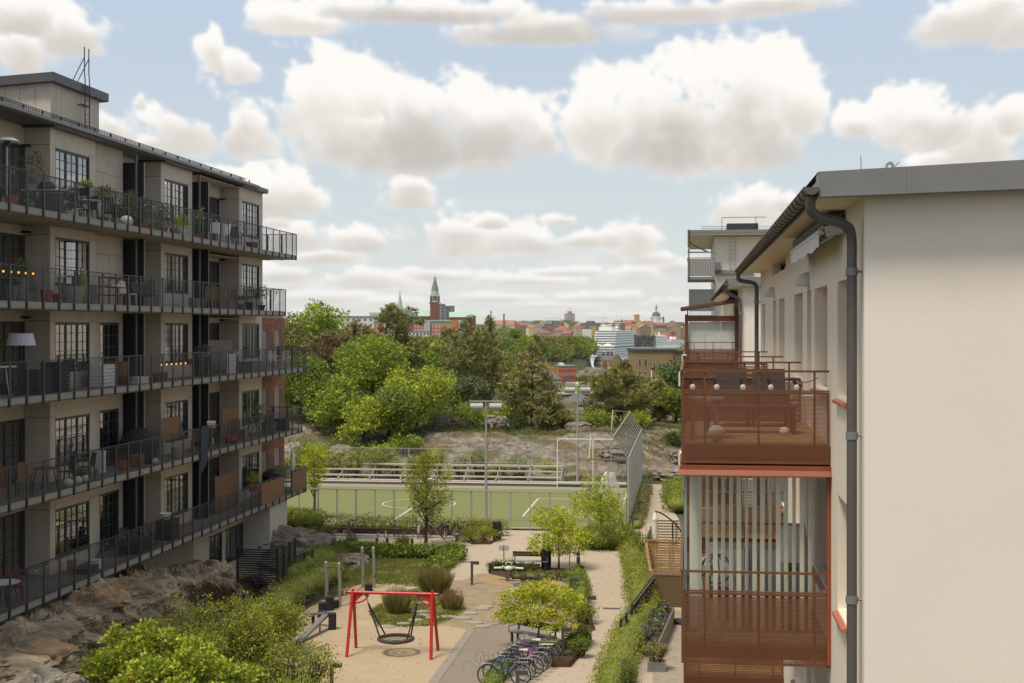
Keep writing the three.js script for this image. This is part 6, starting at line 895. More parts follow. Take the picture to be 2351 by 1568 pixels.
// -- swing
{
const s = thing('nest_swing', 'red steel swing frame with round black nest seat on sand surface', 'swing', [-10.3, 0, -47.25]);
for (const x of [-1, 1]) for (const z of [-1, 1]) new B().path([[x * 1.5 + (x > 0 ? 0.0 : 0.02), 0, z * 0.69], [x * 1.42, 2.16, z * 0.07]], 0.058, 12).mesh('leg', M.red, s);
new B().cyl([-1.62, 2.14, 0], [1.62, 2.14, 0], 0.055, 0.055, 14).mesh('beam', M.red, s);
for (const x of [-1, 1]) { new B().cyl([x * 1.62, 2.14, 0], [x * 1.66, 2.14, 0], 0.058, 0.058, 14).mesh('end_cap', M.black, s); new B().cyl([x * 1.42, 2.02, 0], [x * 1.42, 2.26, 0], 0.05, 0.05, 12).mesh('joint', M.red, s); const c = new B(); for (let k = 0; k < 6; k++) { const q = (t) => [x * (1.40 - 0.55 * Math.sin(t * 1.57)), 1.74 + 0.36 * (1 - Math.cos(t * 1.57)) * 1.0 + 0.02, 0]; c.bar(q(k / 6), q((k + 1.05) / 6), 0.03, 0.05); } c.face([[x * 1.4, 2.1, 0.01], [x * 1.0, 2.1, 0.01], [x * 1.18, 1.95, 0.01], [x * 1.36, 1.78, 0.01]]); c.mesh('corner_brace', M.red, s); }
const seat = new B().torus(new THREE.Matrix4().makeTranslation(0.12, 0.55, 0).multiply(new THREE.Matrix4().makeRotationX(Math.PI / 2)), 0.6, 0.062, 40, 10).mesh('seat_ring', std([0.055, 0.05, 0.045], { roughness: 0.9 }), s), nn = new B();
for (let k = 0; k < 26; k++) { const a = k / 26 * 6.283; nn.path([[0.12 + Math.cos(a) * 0.6, 0.54, Math.sin(a) * 0.6], [0.12 + Math.cos(a) * 0.36, 0.43, Math.sin(a) * 0.36], [0.12 + Math.cos(a) * 0.12, 0.37, Math.sin(a) * 0.12]], 0.011, 4); } for (let q = 1; q < 6; q++) { const R = 0.6 - q * 0.095; nn.torus(new THREE.Matrix4().makeTranslation(0.12, 0.54 - 0.17 * (1 - Math.pow(R / 0.6, 2)), 0).multiply(new THREE.Matrix4().makeRotationX(Math.PI / 2)), R, 0.010, 28, 4); } stuff(nn.mesh('net', M.black, seat));
for (const x of [-1, 1]) { new B().bx(x * 0.95, 2.05, 0, 0.12, 0.06, 0.12).cyl([x * 0.95, 2.05, 0], [x * 0.88, 1.78, 0], 0.013).mesh('hanger', M.greypost, s); for (const z of [-1, 1]) new B().path([[x * 0.88, 1.78, 0], [0.12 + x * 0.46, 0.58, z * 0.38]], 0.028, 8).mesh('rope', M.black, s); }
}
// -- balance course
const rope = (label, pts) => tag(new B().tube(pts, 0.018, 6).mesh('climbing_rope', std([0.20, 0.055, 0.025], { roughness: 0.9 })), label, 'rope');
const tp = (label, x, z) => { const p = thing('climbing_post', label, 'post', [x, 0, z]); new B().path([[0, 0, 0], [0.005, 1.0, 0], [-0.03, 1.75, 0]], 0.075, 14).ball(-0.03, 1.75, 0, 0.075, 1, 12, 8).mesh('tube', M.steel, p); for (const y of [0.5, 1.55]) new B().bx(0.06, y, 0.04, 0.06, 0.05, 0.05).mesh('rope_eye', M.black, p); };
tp('bent steel climbing post, left of the near pair', -14.81, -55.2); tp('bent steel climbing post, right of the near pair', -14.2, -55.0); tp('bent steel climbing post, left of the far pair', -14.2, -59.05); tp('bent steel climbing post, right of the far pair', -13.72, -59.1);
rope('brown rope slung high between the climbing post pairs', [[-14.75, 1.55, -55.2], [-14.5, 1.35, -57], [-14.2, 1.55, -59.05]]); rope('brown rope sagging low from the left posts', [[-14.75, 0.55, -55.2], [-14.4, 0.32, -57], [-14.1, 0.55, -59.05]]); rope('brown rope sagging low from the right posts', [[-14.1, 0.45, -55.0], [-13.95, 0.28, -57], [-13.65, 0.6, -59.1]]);
const stump = (label, [x, z], h, r = 0.17) => { const t = thing('rubber_stump', label, 'stump', [x, 0, z]); new B().cyl([0, 0, 0], [0, h, 0], r, r, 18).mesh('column', M.rubber, t); new B().cyl([0, h, 0], [0, h + 0.025, 0], r * 0.98, r * 0.9, 18).mesh('step_pad', std([0.03, 0.03, 0.03], { roughness: 0.95 }), t); };
stump('tall black rubber stump beside near left climbing post', [-14.4, -54.17], 0.55); stump('shorter black rubber stump behind the tall one', [-14.32, -54.7], 0.3, 0.16); stump('black rubber stump of middle height at the left', [-14.44, -53.23], 0.5); stump('lowest black rubber stump at the front', [-14.36, -52.83], 0.24, 0.18); stump('black rubber stump between the far climbing posts', [-13.77, -58.3], 0.3); stump('black rubber stump carrying the balance beams', [-13.39, -50.75], 0.62, 0.15);
{ const b = thing('balance_beam', 'long grey balance beam sloping down to the sand', 'beam'); new B().bar([-13.65, 0.55, -50.75], [-14.0, 0.08, -48.2], 0.22, 0.09).mesh('beam', M.zinc, b); new B().box(-13.75, 0, -50.2, -13.69, 0.5, -50.14).mesh('leg', M.steel, b); new B().bx(-14.02, 0.04, -48.15, 0.3, 0.08, 0.2).mesh('foot', M.rubber, b);
const c = thing('balance_beam', 'short grey balance beam behind the sloping one', 'beam'); new B().bar([-14.4, 0.42, -51.5], [-13.6, 0.6, -50.9], 0.2, 0.08).mesh('beam', M.zinc, c); new B().box(-14.4, 0, -51.55, -14.3, 0.4, -51.45).mesh('leg', M.rubber, c); }
// -- stepping stones
{ const ps = [[[-10.85, -56.03], 0.3, 0.2], [[-10.7, -54.3], 0.42, 0.2], [[-10.38, -53.67], 0.3, 0.18], [[-10, -53.23], 0.28, 0.16], [[-10.55, -52.67], 0.3, 0.18], [[-10.93, -51.99], 0.26, 0.17], [[-11.44, -51.46], 0.34, 0.2], [[-9.39, -53.47], 0.3, 0.17], [[-8.81, -53.3], 0.34, 0.18], [[-8.64, -54.23], 0.28, 0.17], [[-8.16, -52.5], 0.3, 0.17], [[-8.37, -55.2], 0.34, 0.17], [[-8.21, -55.57], 0.3, 0.16], [[-7.8, -51.93], 0.3, 0.17]];
const kinds = ['nearest the swing grass', 'broad one under the right swing rope', 'just right of the broad one', 'between rope and red leg', 'left of the rope end', 'low one near the sand edge', 'leftmost in the grass island', 'in the dry grass right of red leg', 'right of the red swing leg', 'upper one on the bare earth', 'lower one on the bare earth', 'top one near the straw grass', 'topmost on the bare earth', 'last one beside the grey kerb'];
ps.forEach(([[x, z], a, b], k) => { const r = rng(k + 300), s = new THREE.Shape(); for (let q = 0; q <= 9; q++) { const t = q / 9 * 6.283, m = 0.85 + 0.3 * (q === 9 ? 0.5 : r()); q ? s.lineTo(Math.cos(t) * a * m, Math.sin(t) * b * m) : s.moveTo(a, 0); } const g = new THREE.ExtrudeGeometry(s, { depth: 0.04, bevelEnabled: true, bevelSize: 0.02, bevelThickness: 0.015, bevelSegments: 1 }); g.rotateX(-Math.PI / 2); const m = part('stepping_stone', g, G.stone); m.position.set(x, 0.01, z); tag(m, 'flat pale stepping stone, ' + kinds[k], 'stone', 'stepping stones in the grass'); }); }
{ const b = new B(), r = rng(888); for (let k = 0; k < 1500; k++) { const x = lerp(-17, -1, r()), z = lerp(-42, -74, r()), s = 0.02 + 0.035 * r(); leaf(b, x, 0.026, z, r() - 0.5, 0.05 * r(), r() - 0.5, s * 2, s, 0.3 * (r() - 0.5), pick(r, [[0.16, 0.10, 0.05], [0.24, 0.20, 0.07], [0.10, 0.07, 0.04]])); } stuff(tag(b.mesh('leaf_litter', M.needle), 'scattered dry leaf flecks over paving and sand', 'leaves')); }
// -- benches, bins, bollards, lamps
const bench = (label, x, z, turn, w = 1.55, back = true) => { const b = thing('park_bench', label, 'bench', [x, 0, z], turn); for (let k = 0; k < 4; k++) new B().box(-w / 2, 0.43, -0.22 + k * 0.11, w / 2, 0.46, -0.22 + k * 0.11 + 0.1).mesh('seat_slat', G.seat, b); if (back) for (let k = 0; k < 2; k++) new B().box(-w / 2, 0.62 + k * 0.12, 0.26, w / 2, 0.73 + k * 0.12, 0.29).mesh('back_slat', M.darkwood, b); for (const s of [-1, 1]) { new B().box(s * w * 0.44 - 0.03, 0, -0.18, s * w * 0.44 + 0.03, 0.43, -0.1).box(s * w * 0.44 - 0.025, 0.4, -0.22, s * w * 0.44 + 0.025, 0.43, 0.28).mesh('leg', M.greypost, b); new B().box(s * w * 0.44 - 0.03, 0, 0.16, s * w * 0.44 + 0.03, 0.42, 0.24).bar([s * w * 0.44, 0.4, 0.24], [s * w * 0.44, 0.86, 0.3], 0.05, 0.05).mesh('leg', M.greypost, b); new B().path([[s * w * 0.49, 0.44, -0.2], [s * w * 0.49, 0.64, -0.2], [s * w * 0.49, 0.66, 0.26]], 0.02, 6).mesh('armrest', M.steel, b); } };
bench('bench with dark slat back, left of the pair behind the border', -16.85, -70.4, Math.PI, 1.5); bench('bench with dark slat back, right of the pair behind the border', -15.0, -70.5, Math.PI, 1.5); bench('bench by the signpost and the layered maple', -7.4, -64.3, 0.02 + Math.PI, 1.7); bench('steel-armed bench beneath the near maple', -5.55, -49.0, Math.PI - 0.55, 1.9);
const bin = (label, x, z) => { const t = thing('litter_bin', label, 'bin', [x, 0, z]); new B().cyl([0, 0.08, 0], [0, 1.0, 0], 0.24, 0.24, 20).mesh('drum', M.black, t); new B().cyl([0, 0, 0], [0, 0.08, 0], 0.2, 0.2, 16).mesh('base', M.steel, t); new B().torus(new THREE.Matrix4().makeTranslation(0, 1.0, 0).multiply(new THREE.Matrix4().makeRotationX(Math.PI / 2)), 0.225, 0.02, 20, 6).mesh('rim', M.black, t); };
bin('black cylindrical litter bin beside the mound planter', -10.2, -73.1); bin('black litter bin half hidden behind the maple', -6.65, -64.4);
const boll = (label, x, z) => { const t = thing('bollard', label, 'bollard', [x, 0, z]); new B().cyl([0, 0, 0], [0, 0.78, 0], 0.085, 0.085, 14).mesh('post', M.greypost, t); new B().lathe([[0.085, 0.78], [0.08, 0.85], [0.05, 0.9], [0, 0.91]], 14).mesh('cap', M.greypost, t); new B().cyl([0, 0.7, 0], [0, 0.75, 0], 0.088, 0.088, 14, false).mesh('light_ring', M.white, t); };
boll('grey bollard light at the corner of the border bed', -11.95, -70.5); boll('grey bollard light right of the layered maple', -5.12, -64.3);
const lamp = (label, x, z, turn) => { const t = thing('path_lamp', label, 'lamp post', [x, 0, z], turn); new B().box(-0.05, 0, -0.05, 0.05, 1.05, 0.05).mesh('post', M.greypost, t); new B().box(0.052, 0.92, -0.055, 0.32, 1.05, 0.055).mesh('lamp_head', M.greypost, t); new B().box(0.08, 0.905, -0.045, 0.3, 0.918, 0.045).mesh('diffuser', M.paleplastic, t); };
lamp('grey angled path lamp on the bare earth patch', -9.56, -60.4, 0); lamp('grey angled path lamp in the hedge by sandbox', -4.83, -56.9, 0); lamp('grey angled path lamp beside the yellow toy', -3.86, -53.2, 0); lamp('grey angled path lamp in the rusty planter', -4.32, -47.5, 0); lamp('grey angled path lamp in front of the swing, cut by frame', -11.0, -41.6, 0); lamp('grey angled path lamp before the nearest bicycle', -5.15, -41.4, 0); lamp('grey angled path lamp by the ball fence, nearer one', -3.0, -75.3, 0); lamp('grey angled path lamp by the ball fence, farther one', -2.95, -82.5, 0); 
{ const s = thing('sign_post', 'small grey notice board on thin post by the bench', 'sign', [-8.7, 0, -64.7]); new B().cyl([0, 0, 0], [0, 1.05, 0], 0.025, 0.025, 8).mesh('post', M.greypost, s); new B().box(-0.24, 0.85, 0.026, 0.24, 1.1, 0.05).mesh('board', M.paleplastic, s); new B().box(-0.02, 0.82, 0.051, 0.02, 1.1, 0.055).mesh('seam', M.greypost, s);
const s2 = thing('sign_post', 'thin second post beside bollard behind the maple', 'sign', [-5.55, 0, -64.5]); new B().cyl([0, 0, 0], [0, 1.3, 0], 0.02, 0.02, 8).mesh('post', M.greypost, s2); new B().box(-0.1, 1.0, 0.021, 0.1, 1.25, 0.035).mesh('board', M.paleplastic, s2);
const g1 = tag(new B().box(-0.35, 0, -0.12, 0.35, 0.012, 0.12).mesh('drain_grate', std([0.10, 0.07, 0.05])), 'dark drain grate in the path paving', 'drain'); g1.position.set(-3.1, 0.006, -56.0); const g2 = tag(new B().box(-0.4, 0, -0.15, 0.4, 0.012, 0.15).mesh('drain_grate', std([0.16, 0.12, 0.09])), 'dark drain grate by the lawn border', 'drain'); g2.position.set(-10.6, 0.006, -66.2); const g3 = tag(new B().box(-0.35, 0, -0.12, 0.35, 0.012, 0.12).mesh('drain_grate', std([0.10, 0.07, 0.05])), 'dark drain grate at the bottom of the path', 'drain'); g3.position.set(-3.85, 0.006, -43.9); }
// spring rider
{ const s = thing('spring_rider', 'pale green winged spring rider on the sand patch', 'play toy', [-8.05, 0, -61.5]); const c = []; for (let k = 0; k <= 60; k++) { const a = k / 60 * 6.283 * 5; c.push([Math.cos(a) * 0.14, 0.04 + k / 60 * 0.42, Math.sin(a) * 0.14]); } new B().tube(c.filter((_, k) => k % 2 === 0), 0.022, 6).mesh('spring', std([0.14, 0.07, 0.04]), s); const pl = std([0.50, 0.58, 0.46], { roughness: 0.5 }); new B().ball(0, 0.58, 0, 0.2, 0.55, 14, 9).mesh('body', pl, s); new B().bx(-0.42, 0.6, 0, 0.5, 0.05, 0.16, [0, 0, 0.06]).mesh('wing', M.white, s); new B().bx(0.42, 0.6, 0, 0.5, 0.05, 0.16, [0, 0, -0.06]).mesh('wing', M.white, s); new B().torus(new THREE.Matrix4().makeTranslation(0, 0.72, 0), 0.14, 0.02, 16, 6, Math.PI).mesh('handle', M.white, s); for (const x of [-0.25, 0.25]) new B().ball(x, 0.66, 0.1, 0.05).mesh('knob', pl, s); }
// sandbox with toys
{ const s = thing('sandbox', 'sandbox with a rim of short upright logs', 'sandbox'); const ring = [[-7.34, -60.44], [-7.6, -60.3], [-7.11, -58.96], [-6.36, -57.34], [-5.21, -56.85], [-4.82, -58.29], [-5.18, -60.72], [-6.05, -61.66]], pts = spline(ring, 10), lg = new B().cyl([0, 0, 0], [0, 0.2, 0], 0.065, 0.06, 8).geo(); let last = null, n = 0; for (const [x, z] of pts) { if (last && Math.hypot(x - last[0], z - last[1]) < 0.14) continue; last = [x, z]; part('log', lg, M.greywood, s).position.set(x, 0, z); n++; } const sd = new THREE.ShapeGeometry(new THREE.Shape(pts.map(([x, z]) => new THREE.Vector2(x, -z)))); sd.rotateX(-Math.PI / 2); const m = part('sand', sd, G.orange, s); m.position.y = 0.05;
const d = thing('toy_digger', 'orange and grey sit-on digger in the sandbox', 'toy', [-6.55, 0.05, -59.4]); new B().bx(0, 0.5, 0, 0.3, 0.06, 0.25, [0.2, 0, 0]).mesh('seat', M.black, d); new B().path([[0, 0.5, 0], [0.3, 0.3, 0.1], [0.55, 0.42, 0.1], [0.7, 0.05, 0.1]], 0.03, 6).mesh('arm', std([0.55, 0.16, 0.03], { roughness: 0.5 }), d); new B().cyl([0, 0, 0], [0, 0.48, 0], 0.05).mesh('pillar', M.steel, d);
const t = thing('sand_table', 'grey metal play table with balls on rods', 'toy', [-7.0, 0.05, -57.6]); new B().box(-0.4, 0.35, -0.25, 0.4, 0.39, 0.25).mesh('table_top', std([0.45, 0.50, 0.47]), t); for (const x of [-0.3, 0.3]) new B().cyl([x, 0, 0], [x, 0.35, 0], 0.03).mesh('leg', M.steel, t); for (const [x, y] of [[-0.4, 0.62], [0.35, 0.6], [-0.45, 0.75]]) new B().cyl([-0.05, y, 0], [x, y, 0], 0.012).ball(x, y, 0, 0.06).mesh('ball_rod', M.steel, t);
const seal = thing('ride_toy', 'red handled grey ride toy at sandbox edge', 'toy', [-5.35, 0.05, -57.2]); new B().bx(0, 0.12, 0, 0.75, 0.12, 0.25, [0, 0.2, 0.05]).mesh('body', M.paleplastic, seal); for (const x of [-0.3, 0.22]) new B().torus(new THREE.Matrix4().makeTranslation(x, 0.32, 0).multiply(new THREE.Matrix4().makeScale(0.7, 1, 1)), 0.12, 0.035, 16, 6).mesh('handle', std([0.62, 0.06, 0.02], { roughness: 0.4 }), seal);
const buck = thing('toy_box', 'bright red-orange sand bucket box by the hedge', 'toy', [-5.35, 0.02, -53.9]); new B().lathe([[0.02, 0], [0.2, 0], [0.25, 0.28], [0.27, 0.3], [0.22, 0.28], [0.18, 0.05], [0, 0.05]], 4).mesh('bucket', std([0.65, 0.07, 0.015], { roughness: 0.4 }), buck); new B().torus(new THREE.Matrix4().makeTranslation(0, 0.3, 0), 0.2, 0.015, 14, 5, Math.PI).mesh('handle', M.white, buck);
const y = thing('toy_truck', 'yellow plastic toy truck in the hedge', 'toy', [-4.35, 0.55, -53.6]); new B().bx(0, 0.08, 0, 0.36, 0.14, 0.22, [0, 0.3, 0]).mesh('tray', M.yellow, y); new B().bx(0.22, 0.12, 0.05, 0.12, 0.2, 0.2, [0, 0.3, 0]).mesh('cab', M.yellow, y); }
// -- rusty steel edgings and planters
const edging = (label, pts, h = 0.22, y = 0) => { const e = thing('steel_edging', label, 'edging', [0, y, 0]); for (let k = 0; k < pts.length - 1; k++) new B().bar([pts[k][0], h / 2, pts[k][1]], [pts[k + 1][0], h / 2, pts[k + 1][1]], 0.025, h).mesh('plate', M.corten, e); return e; };
edging('rusty steel edging behind the bicycle rack', [[-21, -74.3], [-19.9, -74.6], [-16, -74.5], [-12, -74.4], [-10.9, -74.3]], 0.3); edging('rusty steel edging of the border bed by the path', [[-11.34, -69.05], [-11.13, -67.48], [-11.31, -64.35], [-11.41, -61.83]], 0.25); edging('rusty steel edging in front of signpost shrubs', [[-9.23, -63.34], [-9.38, -65.2], [-7.02, -65.14]], 0.18); edging('rusty steel edging at the maple planter corner', [[-5.14, -65.15], [-4.85, -64.6], [-4.76, -62.36]], 0.2); edging('rusty steel edging at the end of lamp hedge', [[-4.22, -53.01], [-3.62, -52.62], [-3.53, -51.87], [-4.13, -51.94]], 0.18); edging('rusty steel planter box beside the bicycles', [[-5.07, -47.09], [-4.55, -46.12], [-3.97, -46.19], [-3.51, -50.13], [-4.05, -51.29]], 0.24); edging('low rusty ring round the mound planter', [[-11.8, -72.57], [-11.3, -71.59], [-10.38, -71.71], [-10.25, -72.77]], 0.12);
{ const sp = sheet('planting_soil', [[-5.07, -47.09], [-4.55, -46.12], [-3.97, -46.19], [-3.51, -50.13], [-4.05, -51.29], [-4.85, -49.41]], 0.06, M.soil); sheet('planting_soil', [[-9.2, -63.12], [-9.34, -65.21], [-7.03, -65.26], [-4.89, -64.59], [-4.64, -61.31], [-3.8, -52.44], [-4.1, -51.95], [-5.03, -60.74], [-7.41, -61.48]], 0.022, M.soil); sheet('planting_soil', [[-19.27, -68.86], [-19.01, -70.02], [-11.37, -69.32], [-11.09, -67.23], [-11.39, -61.72], [-11.87, -62.33], [-12, -65.84], [-12.56, -66.53], [-17.37, -66.42], [-18.25, -64.06]], 0.02, M.soil); sheet('planting_soil', [[-16.2, -50.85], [-18.18, -59.57], [-17.65, -66.64], [-15.81, -62.04], [-15.27, -58.41], [-15.38, -53.36], [-15.16, -50.23], [-12.05, -39.49], [-15.37, -36.47]], 0.021, M.soil); sheet('planting_soil', [[-24, -77.3], [-24, -74.8], [-10.9, -74.4], [-10.9, -76.9]], 0.015, M.soil); }
// bicycle stands
{ const h = thing('bike_rack', 'row of low steel hoops in front of the pitch hedge', 'bike rack', [0, 0, -73.9]); for (let k = 0; k < 18; k++) { const x = -19.3 + k * 0.47; new B().path([[x, 0, 0.2], [x, 0.26, 0.15], [x + 0.05, 0.28, 0], [x + 0.08, 0.02, -0.2]], 0.012, 5).mesh('hoop', M.white, h); } new B().bar([-19.5, 0.03, 0.25], [-10.9, 0.03, 0.25], 0.05, 0.04).mesh('ground_rail', M.steel, h);
const h2 = thing('bike_rack', 'low steel rack under the near parked bicycles', 'bike rack', [-6.1, 0, -45.2], 0.45); for (let k = 0; k < 6; k++) { const z = -1.6 + k * 0.55; new B().path([[-0.5, 0, z], [-0.45, 0.35, z], [-0.2, 0.36, z], [-0.15, 0, z]], 0.012, 5).mesh('hoop', M.steel, h2); } new B().bar([-0.6, 0.03, -1.8], [-0.6, 0.03, 1.5], 0.05, 0.04).mesh('ground_rail', M.steel, h2); }
// -- bicycles
function bicycle(label, x, z, turn, colour, o = {}) {
const b = thing('bicycle', label, 'bicycle', [x, 0, z], turn, o.group), R = 0.34, fm = std(colour, { roughness: 0.35 }); b.rotation.order = 'YXZ'; b.rotation.x = o.tilt ?? 0.08;
for (const s of [-0.53, 0.53]) { const w = new B().torus(new THREE.Matrix4().makeTranslation(s, R, 0), R - 0.02, 0.02, 26, 6).mesh('wheel', M.rubber, b), rim = new B().torus(new THREE.Matrix4().makeTranslation(s, R, 0), R - 0.045, 0.010, 26, 5); for (let k = 0; k < 14; k++) { const a = k / 14 * 6.283; rim.bar([s, R, (k % 2 ? 0.02 : -0.02)], [s + Math.cos(a) * (R - 0.05), R + Math.sin(a) * (R - 0.05), 0], 0.004, 0.004); } rim.cyl([s, R, -0.04], [s, R, 0.04], 0.02).mesh('rim', M.steel, w); if (o.guard !== false) new B().torus(new THREE.Matrix4().makeTranslation(s, R, 0).multiply(new THREE.Matrix4().makeRotationZ(s < 0 ? 0.5 : 0.2)), R + 0.025, 0.016, 16, 5, 2.5).mesh('mudguard', o.gm || M.black, w); }
const bb = [-0.08, 0.29, 0], st = [-0.2, 0.74, 0], hd = [0.36, 0.76, 0], hl = [0.39, 0.62, 0], F = new B(); F.path([bb, st], 0.017, 8).path([bb, hl], 0.019, 8).cyl([0.35, 0.8, 0], [0.4, 0.58, 0], 0.02, 0.02, 8).path([[-0.53, R, 0.04], st], 0.010, 6).path([[-0.53, R, -0.04], st], 0.010, 6).path([[-0.53, R, 0.04], bb], 0.011, 6).path([[-0.53, R, -0.04], bb], 0.011, 6); if (o.low) F.path([hd, [0.1, 0.48, 0], [-0.13, 0.44, 0]], 0.016, 8); else F.path([hd, [-0.19, 0.7, 0]], 0.016, 8); F.mesh('frame', fm, b);
new B().path([[0.395, 0.6, 0.05], [0.53, R, 0.05]], 0.012, 6).path([[0.395, 0.6, -0.05], [0.53, R, -0.05]], 0.012, 6).bx(0.395, 0.6, 0, 0.03, 0.03, 0.12).mesh('fork', fm, b);
new B().path([[0.35, 0.8, 0], [0.34, 0.95, 0]], 0.013, 6).tube([[0.22, 0.98, 0.27], [0.34, 1.0, 0.2], [0.38, 0.97, 0.08], [0.35, 0.94, 0], [0.38, 0.97, -0.08], [0.34, 1.0, -0.2], [0.22, 0.98, -0.27]], 0.012, 6).mesh('handlebar', o.bar || M.steel, b);
new B().cyl(st, [-0.22, 0.88, 0], 0.013).mesh('seat_post', M.steel, b); new B().bx(-0.27, 0.9, 0, 0.14, 0.05, 0.17).bx(-0.14, 0.905, 0, 0.16, 0.04, 0.06).mesh('saddle', o.saddle || M.black, b);
new B().torus(new THREE.Matrix4().makeTranslation(bb[0], bb[1], 0.05), 0.08, 0.01, 16, 5).path([[bb[0], bb[1], 0.06], [bb[0] + 0.1, bb[1] - 0.13, 0.07]], 0.011, 5).path([[bb[0], bb[1], -0.06], [bb[0] - 0.1, bb[1] + 0.13, -0.07]], 0.011, 5).bx(bb[0] + 0.1, bb[1] - 0.14, 0.1, 0.09, 0.02, 0.07).bx(bb[0] - 0.1, bb[1] + 0.14, -0.1, 0.09, 0.02, 0.07).mesh('crank', M.greypost, b);
if (o.rack) new B().box(-0.78, 0.74, -0.07, -0.3, 0.755, 0.07).bar([-0.53, R, 0.06], [-0.6, 0.74, 0.06], 0.012, 0.012).bar([-0.53, R, -0.06], [-0.6, 0.74, -0.06], 0.012, 0.012).mesh('luggage_rack', o.rack, b);
if (o.basket) { const k = new B(); for (let q = 0; q < 5; q++) k.box(0.42, 0.8 + q * 0.05, -0.16, 0.66, 0.81 + q * 0.05, -0.15).box(0.42, 0.8 + q * 0.05, 0.15, 0.66, 0.81 + q * 0.05, 0.16).box(0.42, 0.8 + q * 0.05, -0.16, 0.43, 0.81 + q * 0.05, 0.16).box(0.65, 0.8 + q * 0.05, -0.16, 0.66, 0.81 + q * 0.05, 0.16); k.box(0.42, 0.79, -0.16, 0.66, 0.8, 0.16).mesh('basket', M.cloth, b); }
if (o.lamp) new B().bx(-0.9, 0.6, 0, 0.04, 0.08, 0.06).mesh('rear_reflector', M.red, b);
return b;
}
const H2 = Math.PI / 2;
bicycle('black mountain bicycle at the left end of the rack', -18.4, -73.6, H2 + 0.5, [0.03, 0.03, 0.035], { guard: false }); bicycle('light blue bicycle in the rack before the hedge', -15.95, -73.6, H2 + 0.15, [0.22, 0.42, 0.46], { rack: M.black }); bicycle('pink bicycle with pale basket in the rack', -14.6, -73.6, H2 + 0.12, [0.62, 0.36, 0.38], { low: 1, basket: 1, gm: M.white }); bicycle('dark green bicycle turned sideways in the rack', -13.7, -73.7, H2 - 0.75, [0.045, 0.05, 0.035], { rack: M.black }); bicycle('black bicycle with red rear light behind young tree', -12.9, -73.7, H2 - 0.4, [0.03, 0.03, 0.03], { rack: M.black, lamp: 1 }); bicycle('black city bicycle right of the young tree', -12.1, -73.6, H2 - 0.2, [0.025, 0.025, 0.025], { low: 1 });
bicycle('nearest black bicycle at the bottom of the picture', -5.85, -43.55, Math.PI + 0.1, [0.02, 0.02, 0.022], { gm: M.steel, tilt: 0.1, rack: M.steel }); bicycle('blue bicycle behind the nearest black one', -5.75, -44.05, Math.PI + 0.14, [0.06, 0.18, 0.42], { gm: M.black, tilt: 0.06, saddle: M.black, rack: M.steel, lamp: 1 }); bicycle('black bicycle with cream saddle in near row', -5.55, -44.6, Math.PI + 0.12, [0.025, 0.025, 0.03], { gm: M.steel, saddle: M.cloth, tilt: 0.12 }); bicycle('black sporty bicycle with dark saddle in near row', -5.45, -45.15, Math.PI + 0.15, [0.02, 0.02, 0.022], { gm: M.steel, tilt: 0.05 }); bicycle('dark blue bicycle in the middle of near row', -5.35, -45.6, Math.PI + 0.12, [0.03, 0.06, 0.16], { gm: M.black, low: 1, rack: M.steel }); bicycle('magenta ladies bicycle with cream saddle', -5.3, -46.1, Math.PI + 0.15, [0.42, 0.05, 0.26], { low: 1, saddle: M.cloth, gm: M.steel, rack: M.white, basket: 0 }); bicycle('purple bicycle farthest in the near row', -5.2, -46.55, Math.PI + 0.1, [0.20, 0.08, 0.30], { low: 1, gm: M.steel, rack: M.steel });
// -- black fence by the rocks
const slatFence = (label, pts, y0, y1, mat, o = {}) => { const f = thing(o.name || 'slat_fence', label, 'fence'); const { step = 0.095, slat = 0.06, post = 0.09, pm = mat, gap = 1.2 } = o; for (let k = 0; k < pts.length - 1; k++) { const [xa, za] = pts[k], [xb, zb] = pts[k + 1], L = Math.hypot(xb - xa, zb - za), n = Math.max(1, Math.round(L / gap)); for (let q = k ? 1 : 0; q <= n; q++) new B().box(lerp(xa, xb, q / n) - post / 2, y0 - 0.1, lerp(za, zb, q / n) - post / 2, lerp(xa, xb, q / n) + post / 2, y1 + 0.06, lerp(za, zb, q / n) + post / 2).mesh('post', pm, f); for (let y = y0; y < y1; y += step) new B().bar([xa, y + slat / 2, za], [xb, y + slat / 2, zb], 0.022, slat).mesh('slat', mat, f); if (o.cap) new B().bar([xa, y1 + 0.02, za], [xb, y1 + 0.02, zb], 0.12, 0.03).mesh('cap_rail', o.capm || mat, f); } return f; };
slatFence('black horizontal slat fence at the rock end', [[-18.65, -55.3], [-16.95, -55.3]], 0.75, 2.25, M.black); slatFence('black slat fence running back towards the rocks', [[-16.95, -55.32], [-17.15, -58.6]], 0.85, 2.15, M.black); slatFence('low black slat fence piece beside juniper bank', [[-17.15, -58.7], [-16.9, -60.6]], 0.75, 1.35, M.black);
// -- timber terraces on the right
slatFence('new yellow timber fence across the terrace, low part', [[-1.45, -57.2], [0.1, -57.2]], 0.0, 1.35, M.timber, { step: 0.115, slat: 0.09, gap: 1.6 }); slatFence('new yellow timber fence beside the hedge with square posts', [[-1.55, -57.3], [-1.95, -64.6]], 0.0, 1.3, M.timber, { step: 0.115, slat: 0.09, gap: 1.5, post: 0.12, cap: 1 }); slatFence('yellow timber fence at the far side of terrace', [[-1.9, -64.7], [0.2, -64.7]], 0.0, 1.45, M.timber, { step: 0.12, slat: 0.09, gap: 1.05, cap: 1 }); slatFence('grey weathered slat fence behind the folded parasol', [[-1.6, -70.5], [0.4, -70.5]], 0.0, 1.55, M.greywood, { step: 0.14, slat: 0.08, gap: 1.0 }); slatFence('grey weathered slat fence beside tall shrub', [[-1.95, -65.2], [-1.85, -68.6]], 0.1, 1.5, M.greywood, { step: 0.14, slat: 0.08 });
